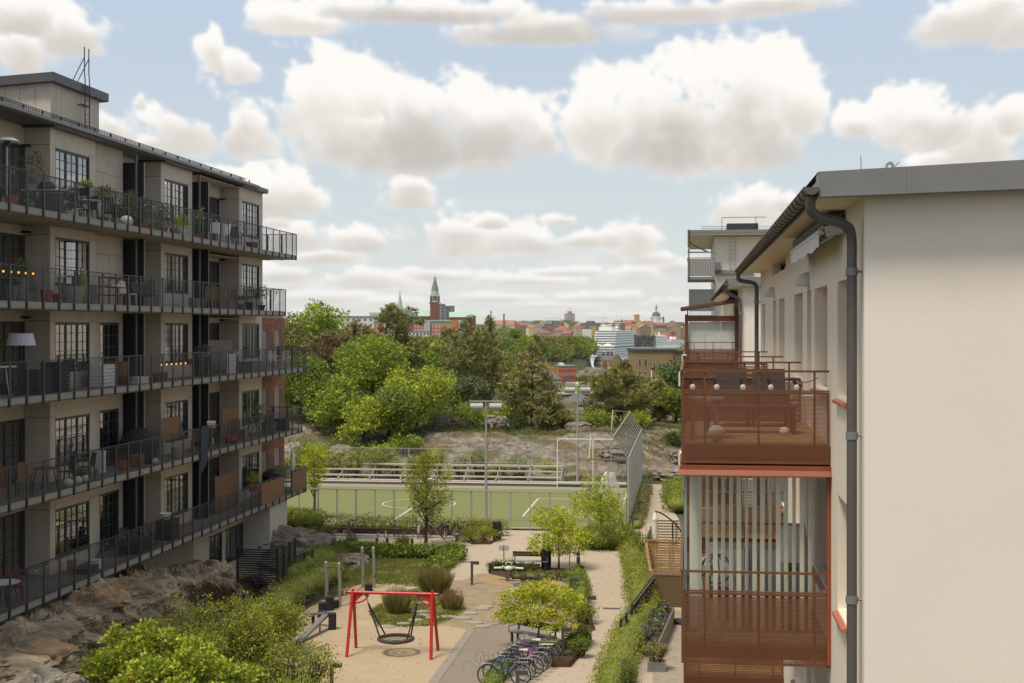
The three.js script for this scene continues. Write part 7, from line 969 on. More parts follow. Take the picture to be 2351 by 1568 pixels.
slatFence('dark stained fence with pale cap along lower terrace', [[-1.4, -56.4], [-2.05, -50.6]], 0.0, 1.25, M.darkwood, { step: 0.15, slat: 0.147, cap: 1, capm: M.greywood, gap: 1.1 }); slatFence('open grey rail fence at lower terrace end', [[-2.07, -50.4], [-2.35, -48.4]], 0.2, 1.15, M.greywood, { step: 0.3, slat: 0.1, post: 0.1, pm: M.black });
{ const r = thing('reed_screen', 'brown reed screen closing the lower terrace', 'screen', [0, 0, -56.6]); for (let k = 0; k < 16; k++) new B().box(-1.35 + k * 0.095, 0, -0.02, -1.35 + k * 0.095 + 0.09, 1.3, 0.0).mesh('reed_strip', std([0.16, 0.12, 0.055], { roughness: 1, map: tex(T.wood, 0.2, 1) }), r); new B().box(-1.4, 1.3, -0.06, 0.2, 1.36, 0.02).mesh('cap_rail', M.greywood, r);
const p = thing('parasol', 'white folded cantilever parasol on black arched arm', 'parasol', [-0.9, 0, -66.2]); new B().tube([[0.9, 1.0, 0], [0.75, 1.35, 0], [0.45, 1.85, 0], [0.0, 2.3, 0], [-0.5, 2.6, 0], [-0.68, 2.62, 0]], 0.035, 8).mesh('arm', M.black, p); new B().path([[0.2, 0, 0], [0.15, 2.1, 0]], 0.035, 8).bar([0.16, 1.0, 0], [0.62, 1.5, 0], 0.03, 0.04).mesh('mast', M.black, p); new B().lathe([[0.02, 2.6], [0.08, 2.5], [0.12, 2.35], [0.17, 2.25], [0.13, 2.2], [0.15, 1.7], [0.11, 1.3], [0.14, 1.15], [0.05, 1.05]], 9, [-0.68, 0, 0]).mesh('canopy', M.cloth, p); new B().cyl([0.2, 0, 0], [0.2, 0.12, 0], 0.3, 0.26, 16).mesh('base', M.greypot, p); new B().cyl([-0.6, 0.75, 0.05], [-0.68, 1.1, 0], 0.06, 0.03).mesh('tie', M.cloth, p);
const pb = thing('planter_box', 'long wooden planter box of hydrangeas on lower terrace', 'planter', [0, 0, 0]); new B().bar([-0.55, 0.3, -53.6], [-1.0, 0.3, -47.8], 0.05, 0.6).mesh('side_board', M.greywood, pb); new B().bar([-1.3, 0.3, -53.6], [-1.75, 0.3, -47.8], 0.05, 0.6).mesh('side_board', M.greywood, pb); new B().bar([-0.92, 0.5, -53.6], [-1.37, 0.5, -47.8], 0.74, 0.04).mesh('soil', M.soil, pb); new B().bar([-0.53, 0.3, -53.62], [-1.32, 0.3, -53.62], 0.05, 0.6).mesh('end_board', M.greywood, pb);
const hyd = (label, x, z, cols, k) => bush(label, [x, 0.5, z], 0.32, 0.42, 0.32, { seed: 500 + k, name: 'hydrangea', cat: 'flowers', pal: PAL.dark, leaves: 500, size: 0.07, bloom: 0.55, bpal: cols, bsize: 0.05, clump: 8, spread: 0.05 });
hyd('lilac purple hydrangea at the back of the planter', -0.95, -53.0, [[0.30, 0.16, 0.38], [0.38, 0.22, 0.44]], 0); hyd('yellow hydrangea in the planter, upper one', -1.1, -52.1, [[0.45, 0.42, 0.12], [0.36, 0.36, 0.10]], 1); hyd('slate blue hydrangea right of the yellow one', -1.2, -51.3, [[0.16, 0.18, 0.24], [0.22, 0.24, 0.30]], 2); hyd('blue hydrangea in the middle of planter', -1.3, -50.5, [[0.20, 0.24, 0.40], [0.26, 0.30, 0.44]], 3); hyd('yellow hydrangea in the planter, lower one', -1.2, -49.8, [[0.45, 0.42, 0.12], [0.36, 0.34, 0.10]], 4); hyd('pale blue hydrangea near the planter front', -1.45, -49.0, [[0.28, 0.30, 0.42], [0.34, 0.36, 0.44]], 5); hyd('grey-blue hydrangea at the planter front', -1.5, -48.2, [[0.20, 0.22, 0.28], [0.28, 0.28, 0.32]], 6);
bush('pink flowering shrub in grey pot on terrace', [-1.05, 0.25, -46.2], 0.5, 0.75, 0.45, { seed: 520, pal: PAL.green, leaves: 1400, size: 0.06, bloom: 0.3, bpal: [[0.60, 0.30, 0.30], [0.66, 0.40, 0.36]], bsize: 0.05 }); tag(new B().box(-1.35, 0.0, -46.5, -0.75, 0.3, -45.9).mesh('flower_pot', M.greypot), 'dark grey trough pot under the pink shrub', 'pot');
sheet('terrace_slabs', [[-0.75, -56], [0.6, -56], [2, -56], [2, -38], [-1.0, -38], [-1.2, -47]], 0.008, std([0.40, 0.34, 0.26], { roughness: 0.9, map: tex(T.strong, 1.5) }));
const sl = new B(); tag(new B().ball(-0.35, 0.1, -53.5, 0.28, 0.4, 10, 6).bx(-0.2, 0.06, -53.4, 0.4, 0.1, 0.3, [0.1, 0.5, 0.1]).mesh('cover_bundle', M.darkcloth), 'crumpled black cover lying on the terrace slabs', 'cover'); tag(new B().box(-2.2, 0.15, -46.2, -2.05, 0.75, -43).box(-2.23, 0.75, -46.2, -2.02, 0.8, -43).mesh('timber_wall', M.greywood), 'grey timber box wall at the terrace bottom', 'wall');
// festoon on the dark fence
const fe = thing('festoon_lights', 'string of small bulbs along dark terrace fence', 'string lights'); const cb = new B(); for (let k = 0; k < 8; k++) { const a = k / 8, b2 = (k + 1) / 8, X = (t) => lerp(-1.45, -2.0, t), Z = (t) => lerp(-56.2, -50.8, t); cb.tube([[X(a) + 0.08, 1.22, Z(a)], [X((a + b2) / 2) + 0.1, 1.1, Z((a + b2) / 2)], [X(b2) + 0.08, 1.22, Z(b2)]], 0.008, 4); const s2 = new B().cyl([X(a) + 0.09, 1.2, Z(a)], [X(a) + 0.09, 1.12, Z(a)], 0.02).mesh('lamp_socket', M.black, fe); new B().ball(X(a) + 0.09, 1.08, Z(a), 0.035).mesh('bulb', M.bulb, s2); } cb.mesh('cable', M.black, fe); }

// -- harbour, ships and the town beyond
const C = { // wall and roof paints
orange: std([0.50, 0.155, 0.065], { roughness: 0.95 }), creamy: std([0.62, 0.50, 0.31], { roughness: 0.95 }), white: std([0.70, 0.67, 0.60], { roughness: 0.9 }), verdigris: std([0.36, 0.50, 0.39], { roughness: 0.8 }), darkverd: std([0.16, 0.26, 0.18], { roughness: 0.8 }), brick: std([0.17, 0.065, 0.045], { roughness: 0.95 }), yellow: std([0.56, 0.36, 0.12], { roughness: 0.95 }), paleyellow: std([0.60, 0.47, 0.25], { roughness: 0.95 }), tan: std([0.37, 0.255, 0.13], { roughness: 0.95, map: tex(T.strong, 1.9) }), brown: std([0.21, 0.145, 0.09], { roughness: 0.95, map: tex(T.strong, 1.9) }), pink: std([0.42, 0.24, 0.17], { roughness: 0.95 }), redroof: std([0.30, 0.10, 0.07], { roughness: 0.9 }), tileroof: std([0.38, 0.17, 0.10], { roughness: 0.9 }), blackroof: std([0.05, 0.047, 0.045], { roughness: 0.8 }), greyroof: std([0.17, 0.165, 0.16], { roughness: 0.8, map: tex(T.strong, 6) }), window: std([0.06, 0.07, 0.085], { roughness: 0.2 }), winlight: std([0.40, 0.42, 0.42], { roughness: 0.3 }), ship: std([0.80, 0.80, 0.78], { roughness: 0.5 }), shipglass: std([0.20, 0.20, 0.22], { roughness: 0.3 }), deckwall: std([0.66, 0.66, 0.63]), navy: std([0.03, 0.045, 0.09], { roughness: 0.6 }), crane: std([0.50, 0.38, 0.16], { roughness: 0.7 }), granite: std([0.075, 0.068, 0.066], { roughness: 1, map: tex(T.rock, 60), bumpMap: tex(T.rockb, 50), bumpScale: 2 }),
};
const face = (x, z, extra = 0) => Math.atan2(-x, -z) + extra;
// house: p = foot, w across, h to eave, d deep; roof [kind, height, material]; win [cols, rows, w, h]
function bld(name, label, p, w, h, d, wall, roof, win, o = {}) {
const t = thing(name, label, o.cat || 'building', p, face(p[0], p[2], o.turn || 0), o.group), dn = o.deep ?? 30;
new B().box(-w / 2, -dn, -d, w / 2, h, 0).mesh('wall', wall, t);
const [kind, rh, rm] = roof, R = new B(), e = o.eave ?? 0.4;
if (kind === 'flat') R.box(-w / 2 - e, h, -d - e, w / 2 + e, h + rh, e);
else if (kind === 'gable') R.face([[-w / 2 - e, h, e], [w / 2 + e, h, e], [w / 2 + e, h + rh, -d / 2], [-w / 2 - e, h + rh, -d / 2]]).face([[w / 2 + e, h, -d - e], [-w / 2 - e, h, -d - e], [-w / 2 - e, h + rh, -d / 2], [w / 2 + e, h + rh, -d / 2]]).face([[w / 2, h, 0], [w / 2, h, -d], [w / 2, h + rh, -d / 2]]).face([[-w / 2, h, -d], [-w / 2, h, 0], [-w / 2, h + rh, -d / 2]]);
else if (kind === 'front') R.face([[-w / 2 - e, h, e], [0, h + rh, e], [0, h + rh, -d], [-w / 2 - e, h, -d]]).face([[0, h + rh, e], [w / 2 + e, h, e], [w / 2 + e, h, -d], [0, h + rh, -d]]);
else if (kind === 'hip') { const i = Math.min(w, d) * 0.42; R.face([[-w / 2 - e, h, e], [w / 2 + e, h, e], [w / 2 - i, h + rh, -i], [-w / 2 + i, h + rh, -i]]).face([[w / 2 + e, h, e], [w / 2 + e, h, -d - e], [w / 2 - i, h + rh, -d + i], [w / 2 - i, h + rh, -i]]).face([[-w / 2 - e, h, -d - e], [-w / 2 - e, h, e], [-w / 2 + i, h + rh, -i], [-w / 2 + i, h + rh, -d + i]]).face([[w / 2 + e, h, -d - e], [-w / 2 - e, h, -d - e], [-w / 2 + i, h + rh, -d + i], [w / 2 - i, h + rh, -d + i]]).face([[-w / 2 + i, h + rh, -i], [w / 2 - i, h + rh, -i], [w / 2 - i, h + rh, -d + i], [-w / 2 + i, h + rh, -d + i]]); }
if (kind === 'front') new B().face([[-w / 2, h, 0], [w / 2, h, 0], [0, h + rh, 0]]).mesh('gable', wall, t);
R.mesh('roof', rm, t);
if (win) { const [nc, nr, ww, wh, mat = C.window, y0 = 0, y1 = h] = win, W = new B(); for (let c = 0; c < nc; c++) for (let r = 0; r < nr; r++) { const x = -w / 2 + (c + 0.5) * w / nc, y = lerp(y0, y1, (r + 0.5) / nr); if (o.single) new B().box(x - ww / 2, y - wh / 2, 0.01, x + ww / 2, y + wh / 2, 0.06).mesh('window', mat, t); else W.box(x - ww / 2, y - wh / 2, 0.0, x + ww / 2, y + wh / 2, 0.12); } if (!o.single) { const ns = Math.max(1, Math.round(d / (w / nc))); for (let c = 0; c < ns; c++) for (let r = 0; r < nr; r++) { const z = -(c + 0.5) * d / ns, y = lerp(y0, y1, (r + 0.5) / nr); for (const s of [-1, 1]) W.box(s * w / 2 - 0.05, y - wh / 2, z - ww / 2, s * w / 2 + 0.12 * s + 0.02, y + wh / 2, z + ww / 2); } stuff(W.mesh('windows', mat, t)); } }
return t;
}
// far shore hills
const shoreY = (x, z) => { const d = Math.hypot(x, z), n = fbm2(x * 0.0016, z * 0.0016, 4); return -36 + smooth(2050, 2500, d + 260 * n) * 17 + smooth(2350, 3100, d + 200 * n) * 34 + 8 * n; };
{ const cols = (x, y, z) => { const n = fbm2(x * 0.012, z * 0.012, 4); return [0.085 + 0.05 * n, 0.105 + 0.05 * n, 0.05 + 0.01 * n]; }; struct(part('far_shore', heightMesh(span(-2600, 2400, 120), span(-1900, -3900, 50), shoreY, cols).geo(), M.terrain)); }
{ const c = new B(), r = rng(600), seg = 40; for (let k = 0; k < seg; k++) { const P = (q, y, j) => { const t = q / seg; const a = [-112.75, -20.64, -2254], b = [-56.78, -20.64, -2261.19], x = lerp(a[0], b[0], t), z = lerp(a[2], b[2], t); return [x + 3 * noise2(q * 0.7, y * 0.05), y, z + 6 * noise2(q * 0.45, y * 0.04 + 7) - (y + 35) * 0.1]; }; const tp = (q) => -3.5 + 3 * noise2(q * 0.2, 5); for (let j = 0; j < 8; j++) { const y = (q, s) => lerp(-36, tp(q), s / 8); c.face([P(k, y(k, j), 0), P(k + 1, y(k + 1, j), 0), P(k + 1, y(k + 1, j + 1), 0), P(k, y(k, j + 1), 0)]); } c.face([P(k, tp(k), 0), P(k + 1, tp(k + 1), 0), [P(k + 1, 0, 0)[0] + 4, tp(k + 1), P(k, 0, 0)[2] - 60], [P(k, 0, 0)[0] + 4, tp(k), P(k, 0, 0)[2] - 60]]); } tag(c.mesh('sea_cliff', C.granite), 'dark granite cliff above the harbour behind the ships', 'cliff'); }
// big blocks on the near shore
{ bld('apartment_block', 'white flat-roofed block left of the orange block', [-253.96, -5.17, -1026], 30.67, 24, 26, C.white, ['flat', 0.8, M.zinc], [7, 6, 1.5, 1.6], { turn: 0.1 });
const o = bld('apartment_block', 'orange brick block with cream top floor and pale green roof', [-202.83, -6.28, -1103.15], 39.82, 19.56, 16, C.orange, ['flat', 0.3, C.creamy], [14, 6, 1.6, 1.8, C.winlight], { turn: -0.06, eave: 0 });
const W = 39.82, H = 19.56, tf = 2.67; new B().box(-W / 2 + 0.3, H + 0.31, -15.6, W / 2 - 0.3, H + tf, -0.3).mesh('top_floor', C.creamy, o); new B().box(-W / 2 - 0.8, H + tf, -16.5, W / 2 + 0.8, H + tf + 0.9, 0.9).mesh('copper_roof', C.verdigris, o); const tw = new B(); for (let k = 0; k < 14; k++) tw.box(-W / 2 + (k + 0.5) * W / 14 - 0.8, H + 0.9, -0.32, -W / 2 + (k + 0.5) * W / 14 + 0.8, H + 2.5, -0.2); stuff(tw.mesh('top_windows', C.winlight, o));
for (const x of [0.1, -0.28]) { const s = new B().box(x * W + (x > 0 ? 7 : 0), -30, 0.02, x * W + 5 + (x > 0 ? 7 : 0), H + 3.5, 2.2).mesh(x > 0 ? 'stair_tower' : 'glazed_bay', x > 0 ? C.orange : C.winlight, o); } const bl = new B(); for (let k = 0; k < 7; k++) bl.box(0.1 * W + 2.2, k * 2.9 - 3, 0.02, 0.1 * W + 6.4, k * 2.9 - 1.9, 1.8); stuff(bl.mesh('balconies', M.zinc, o)); for (const x of [0.27, 0.41]) new B().box(x * W, -30, 0.02, x * W + 6, H + tf, 0.9).mesh('glazed_bay', C.winlight, o);
const o2 = bld('apartment_block', 'left wing of orange block with white annex in front', [-249.6, -6.12, -1087.06], 19.73, 19.38, 15, C.orange, ['flat', 0.3, C.creamy], [7, 6, 1.6, 1.8, C.winlight], { turn: 0.05, eave: 0 }); const W2 = 19.73; new B().box(-W2 / 2 + 0.3, H + 0.31, -14.6, W2 / 2 - 0.3, H + tf, -0.3).mesh('top_floor', C.creamy, o2); new B().box(-W2 / 2 - 0.8, H + tf, -15.5, W2 / 2 + 0.8, H + tf + 0.9, 0.9).mesh('copper_roof', C.verdigris, o2);
bld('annex', 'low white annex with square windows before orange block', [-210.21, -5.64, -1061.87], 17.14, 13.03, 12, C.white, ['flat', 0.6, M.zinc], [6, 4, 1.4, 1.4], { turn: 0.08 }); bld('annex', 'white annex with dark loggia behind tall pine', [-230.65, -5.72, -1064.29], 15.16, 21.36, 12, C.white, ['flat', 0.6, M.zinc], [5, 6, 1.6, 1.5], { turn: 0.02 });
bld('hospital_roof', 'long green copper-roofed hall behind the orange block', [-276.36, 7.37, -1275.18], 46.22, 13.21, 20, C.brick, ['gable', 4.5, C.darkverd], null); bld('hospital_roof', 'green copper-roofed hall right of the brick tower', [-212.09, 7.37, -1283.44], 24.76, 13.21, 20, C.brick, ['gable', 5, C.verdigris], null); bld('hospital_roof', 'green copper-roofed wing at the tower foot', [-237, 7.53, -1229.83], 14.29, 13.49, 18, C.brick, ['gable', 5.5, C.verdigris], null);
const t = thing('church_tower', 'dark brick tower with green copper belfry and tall spire', 'tower', [-228.93, 7.53, -1230.86], 0.1); const s = 0.4; const q = (r0, y0, r1, y1, seg, mat, n) => new B().cyl([0, (760 - y0) * s, 0], [0, (760 - y1) * s, 0], r0 * s, r1 * s, seg).mesh(n, mat, t);
new B().box(-10.2 * s, 0, -10.2 * s, 10.2 * s, 66 * s, 10.2 * s).mesh('shaft', C.brick, t); for (const x of [-1, 1]) for (const z of [-1, 1]) { new B().box(x * 8.3 * s - 2 * s, 60 * s, z * 8.3 * s - 2 * s, x * 8.3 * s + 2 * s, 79 * s, z * 8.3 * s + 2 * s).mesh('corner_pier', C.brick, t); new B().cyl([x * 8.6 * s, 79 * s, z * 8.6 * s], [x * 8.6 * s, 84 * s, z * 8.6 * s], 2.4 * s, 1.0 * s, 8).mesh('turret', C.verdigris, t); new B().cyl([x * 11 * s, 61 * s, z * 11 * s], [x * 11 * s, 65.5 * s, z * 11 * s], 1.4 * s, 1.4 * s, 8).mesh('turret', C.verdigris, t); }
new B().box(-9 * s, 64 * s, -9 * s, 9 * s, 67 * s, 9 * s).mesh('gallery', C.verdigris, t); q(5, 692, 5, 680, 8, C.darkverd, 'lantern'); q(8.6, 681, 8.4, 668, 12, C.verdigris, 'belfry'); q(8.6, 668, 3.2, 645, 12, std([0.17, 0.20, 0.15], { roughness: 0.8 }), 'spire'); q(3.6, 645, 3.6, 639, 10, C.verdigris, 'lantern'); new B().ball(0, (760 - 638) * s, 0, 3.5 * s, 1.0, 10, 8).mesh('cupola', C.verdigris, t); q(0.5, 637, 0.3, 628, 6, C.brick, 'finial');
const sp = thing('church_spire', 'slim pale green spire behind the tall pine', 'spire', [-271.04, 19.75, -1275.87]), s2 = 0.41; new B().cyl([0, 20 * s2, 0], [0, 60 * s2, 0], 7.2 * s2, 0.7 * s2, 8).mesh('spire', C.verdigris, sp); new B().box(-6 * s2, -20 * s2, -6 * s2, 6 * s2, 20 * s2, 6 * s2).mesh('tower', C.brick, sp); new B().cyl([0, 59 * s2, 0], [0, 65 * s2, 0], 0.35 * s2, 0.2 * s2, 5).mesh('finial', C.brick, sp); }
bld('tower_block', 'pale residential tower right behind the brick tower', [-354.64, 17.85, -1970.88], 6.98, 25.4, 18, C.white, ['flat', 1.5, M.zinc], [4, 12, 1.8, 1.6], { turn: 0.4 }); bld('tower_block', 'second pale residential tower with window grid', [-347.08, 17.85, -1971.85], 8.25, 22.86, 18, std([0.50, 0.47, 0.42]), ['flat', 1.5, M.zinc], [6, 12, 1.8, 1.6], { turn: -0.3 });
function crane(label, p, h, jib, back, turn) { const t = thing('tower_crane', label, 'crane', p, turn); const s = h / 40, lat = (a, b, n, w, nm) => { const g = new B(), A = V(...a), Bv = V(...b), d = Bv.clone().sub(A), u = Math.abs(d.y) > d.length() * 0.7 ? V(1, 0, 0) : V(0, 1, 0); g.bar(a, b, w * 0.35, w * 0.35).bar(A.clone().addScaledVector(u, w).toArray(), Bv.clone().addScaledVector(u, w).toArray(), w * 0.35, w * 0.35); for (let k = 0; k < n; k++) g.bar(A.clone().addScaledVector(d, k / n).toArray(), A.clone().addScaledVector(d, (k + 1) / n).addScaledVector(u, w).toArray(), w * 0.25, w * 0.25); g.mesh(nm, C.crane, t); }; lat([0, -20, 0], [0, h, 0], 18, 1.6 * s, 'mast'); lat([0, h, 0], [-jib, h, 0], 16, 1.5 * s, 'jib'); lat([0, h, 0], [back, h, 0], 5, 1.5 * s, 'counter_jib'); new B().bar([0, h, 0], [0, h + 7 * s, 0], s, s).bar([0, h + 7 * s, 0], [-jib * 0.7, h + s, 0], 0.4 * s, 0.4 * s).bar([0, h + 7 * s, 0], [back * 0.8, h + s, 0], 0.4 * s, 0.4 * s).mesh('apex', C.crane, t); new B().box(back - 3 * s, h - 3 * s, -1.5 * s, back, h + s, 1.5 * s).mesh('counterweight', M.concrete, t); }
crane('thin tower crane between spire and brick tower', [-381.18, 14.52, -1866.65], 21.11, 8.44, 12.06, -0.1); crane('yellow tower crane over the town ridge', [-300.52, 11.5, -2986.05], 18.1, -26.67, -8.57, 0.1); crane('large yellow crane above the slab block', [-161.39, 13.15, -2600.63], 14.86, 23.11, 8.25, 0.1); crane('small distant crane at left of the brick chimney', [-425.21, 13.4, -2970.03], 15.24, -7.62, 2.86, 0.3);
{ const c = thing('chimney', 'tall brown brick chimney on the town ridge', 'chimney', [-359.74, 13.21, -2675.97]); new B().cyl([0, -20, 0], [0, 23.14, 0], 2.0, 1.5, 10).mesh('stack', C.brick, c); new B().cyl([0, 22.29, 0], [0, 23.57, 0], 1.8, 1.8, 10).mesh('crown', C.brick, c); }
bld('factory', 'long orange-roofed factory under the brick chimney', [-358.04, 9.79, -2676.19], 37.71, 7.71, 20, C.creamy, ['gable', 7, C.tileroof], [12, 1, 2, 2]); bld('villa', 'small red villa right of the factory', [-329.98, 11.5, -2679.8], 15.43, 5.14, 14, C.redroof, ['hip', 6, C.redroof], null);
{ const t = bld('tower_block', 'slim pale high-rise with glass crown on the ridge', [-271.19, 1.34, -3191.46], 18.79, 39.62, 19, std([0.56, 0.47, 0.37]), ['flat', 1, M.zinc], [6, 14, 1.6, 2.0, std([0.20, 0.17, 0.14])], { turn: 0.35 }); const s = 1.02; new B().cyl([0, 39 * s, -9], [0, 44 * s, -9], 6.5 * s, 5 * s, 8).mesh('drum', std([0.30, 0.33, 0.32]), t); new B().cyl([0, 44 * s, -9], [0, 45 * s, -9], 6.5 * s, 6.5 * s, 8).mesh('crown_ring', M.zinc, t); for (let k = 0; k < 8; k++) { const a = k / 8 * 6.283; new B().bar([Math.cos(a) * 4 * s, 45 * s, -9 + Math.sin(a) * 4 * s], [Math.cos(a) * 4 * s, 54 * s, -9 + Math.sin(a) * 4 * s], 0.7, 0.7).mesh('mast', M.white, t); } }
{ const t = bld('slab_block', 'long cream and brown slab block above the cruise ship', [-129.74, -3.1, -2302.23], 46.73, 21.17, 16, C.creamy, ['flat', 1, M.white], [22, 7, 1.6, 1.4], { turn: -0.12 }); const W = 46.73, H = 21.17; for (const [a, b] of [[-0.5, -0.36], [0.36, 0.5], [-0.14, -0.1], [0.1, 0.14]]) new B().box(a * W, -20, 0.15, b * W, H - 0.3, 0.6).mesh('brick_panel', C.brown, t); const bl = new B(); for (let r = 0; r < 7; r++) for (const a of [-0.3, -0.05, 0.22]) bl.box(a * W, r * 3, 0.15, a * W + 5.5, r * 3 + 1.2, 1.3); stuff(bl.mesh('balconies', C.ship, t)); new B().box(-4, H + 1, -12, 4, H + 4, -4).mesh('lift_house', C.white, t); }
bld('town_house', 'white and yellow corner house left of cruise ship', [-181.88, -8.94, -2295.54], 12.41, 18.98, 16, C.paleyellow, ['hip', 5, C.redroof], [5, 6, 1.4, 1.8], { turn: 0.3 }); bld('town_house', 'long pink house under red mansard roof', [-188.57, -11.28, -2042.62], 22.13, 16.92, 18, C.pink, ['hip', 7, C.redroof], [10, 5, 1.3, 1.8], { turn: -0.25 }); bld('town_house', 'tan flat-fronted house at the left of red roofs', [-202.09, -10.17, -1940.06], 15.48, 12.38, 14, std([0.50, 0.30, 0.12]), ['gable', 3, C.greyroof], [8, 5, 1.3, 1.5], { turn: 0.25 }); bld('town_house', 'lower tan house stepping down to the quay', [-183.15, -15.04, -1892.08], 15.68, 13.27, 14, std([0.42, 0.25, 0.11]), ['gable', 3, C.greyroof], [8, 6, 1.3, 1.5], { turn: -0.35 }); bld('town_house', 'brownish brick house beside the pink house', [-172.01, -13.26, -1943.93], 12.38, 14.86, 14, std([0.36, 0.19, 0.10]), ['gable', 4, C.redroof], [6, 6, 1.3, 1.5], { turn: -0.3 }); bld('cottage', 'small cream gabled house on the quay left of ship', [-133.98, -10.72, -1747.17], 11.11, 5, 10, C.paleyellow, ['front', 6, C.pink], [4, 2, 1.2, 1.6]);
{ const t = thing('domed_church', 'domed white church with lantern spire on the skyline', 'church', [-69.28, 9.6, -3015.75], 0.2), s = 0.95; new B().box(-13 * s, -10, -12 * s, 13 * s, 14 * s, 12 * s).mesh('nave', C.white, t); new B().cyl([0, 14 * s, 0], [0, 27 * s, 0], 9.5 * s, 9.5 * s, 8).mesh('drum', C.white, t); new B().lathe([[10 * s, 27 * s], [9.4 * s, 30 * s], [7.5 * s, 33.5 * s], [4.5 * s, 36 * s], [2.6 * s, 37 * s]], 12).mesh('dome', std([0.10, 0.085, 0.065]), t); new B().cyl([0, 37 * s, 0], [0, 42 * s, 0], 2.6 * s, 2.4 * s, 8).mesh('lantern', C.white, t); new B().cyl([0, 42 * s, 0], [0, 55 * s, 0], 2.6 * s, 0.1, 8).mesh('spire', C.brick, t); for (const x of [-1, 1]) { new B().cyl([x * 12.5 * s, 10 * s, 8 * s], [x * 12.5 * s, 19 * s, 8 * s], 1.8 * s, 1.6 * s, 8).mesh('turret', C.white, t); new B().cyl([x * 12.5 * s, 19 * s, 8 * s], [x * 12.5 * s, 25 * s, 8 * s], 2 * s, 0.1, 8).mesh('turret_cap', C.blackroof, t); } const w = new B(); for (let k = 0; k < 8; k++) { const a = k / 8 * 6.283; w.box(Math.cos(a) * 9.4 * s - 1, 17 * s, Math.sin(a) * 9.4 * s - 1, Math.cos(a) * 9.4 * s + 1, 24 * s, Math.sin(a) * 9.4 * s + 1); } stuff(w.mesh('windows', C.winlight, t));
const t2 = thing('church_spire', 'dark slate spire right of the domed church', 'spire', [-55.78, 13.47, -3118.31]); new B().cyl([0, 0, 0], [0, 13.78, 0], 2.95, 2.36, 8).mesh('tower', C.navy, t2); new B().cyl([0, 13.78, 0], [0, 23.62, 0], 2.56, 0.1, 8).mesh('spire', C.navy, t2); const t3 = thing('church_spire', 'small dark spire left of the yellow tower house', 'spire', [-138.93, 13.34, -2905.98]); new B().cyl([0, 0, 0], [0, 7.37, 0], 3, 2.6, 6).mesh('tower', C.blackroof, t3); new B().cyl([0, 7.37, 0], [0, 15.65, 0], 2.8, 0.1, 6).mesh('spire', C.blackroof, t3); }
bld('tower_block', 'yellow square tower house on the ridge', [-106.51, 9.66, -2910.15], 9.21, 26.7, 9, C.yellow, ['flat', 1.2, C.paleyellow], [3, 6, 1.3, 1.6], { turn: 0.3 });
// terraced rows of houses up the ridge
{ const r = rng(611), walls = [C.creamy, C.yellow, C.pink, C.paleyellow, C.white, C.brown, C.orange, C.tan], roofs = [C.blackroof, C.redroof, C.tileroof, C.greyroof, C.blackroof], where = 'right of the red villa|left of the yellow crane|under the yellow crane|right of the yellow crane|above the pink house|left of the high-rise|at the high-rise foot|right of the high-rise|between high-rise and large crane|under the large crane|left of the slab block|right of the slab block|under the small dark spire|under the yellow tower house|right of the yellow tower house|left of the domed church|right of the slate spire|farther right of the slate spire|near the brown porch roof|beside the brown porch roof|above the ferry funnel|behind the ferry stern|behind the ferry mast|on the cliff top|below the red villa|before the tan houses|left of the tan houses|behind the pink house|behind the cream quay house|left of the factory|right of the factory|below the left ridge'.split('|'), wn = ['cream', 'yellow', 'pink', 'pale yellow', 'white', 'brown', 'orange', 'tan'], rn = ['black', 'red', 'tiled', 'grey', 'dark'];
const P = [[-321.93, 6.17, -2781.65], [-297.68, 4.64, -2683.95], [-291.07, 5.39, -2735.21], [-263.73, 4.07, -2587.49], [-257.12, 5.61, -2638.75], [-250.92, 6.36, -2689.95], [-231.8, 4.9, -2591.59], [-215.21, 5.5, -2694.54], [-200.38, 4.77, -2646.03], [-193.96, 5.5, -2697.27], [-178.59, 4.9, -2598.42], [-114.73, 5.72, -2606.63], [-102.45, 3.56, -2507.38], [-90.17, 4.9, -2609.78], [-75.71, 2.17, -2460.41], [-70.77, 5.02, -2561.86], [-47.34, 3.56, -2514.46], [-38.59, 6.55, -2616.41], [-27.66, 5.15, -2516.99], [-18.58, 5.83, -2568.57], [-34.11, -2.21, -2415.34], [-22.3, -4.91, -2366.44], [-45.07, -5.12, -2393.77], [-106.79, -2.33, -2426.17], [-279.56, 0.39, -2484.63], [-235.41, -1.93, -2339.07], [-260.07, -2.21, -2386.31], [-231.54, 1.39, -2440.39], [-179.08, -0.17, -2447.13], [-386.29, 8.83, -2773.39], [-350.81, 7.13, -2727.53], [-307.12, 1.6, -2581.91]];
P.forEach((p, k) => { const a = Math.floor(r() * 8), b = Math.floor(r() * 5), w = 11 + 13 * r(), h = 7 + 6 * r(); bld('ridge_house', 'far ' + wn[a] + ' house with ' + rn[b] + ' roof, ' + where[k], p, w, h, 12, walls[a], [['gable', 'hip', 'gable', 'front'][Math.floor(r() * 4)], 4 + 3 * r(), roofs[b]], null, { turn: (r() - 0.5) * 1.2, group: 'town houses on the far ridge' }); }); }
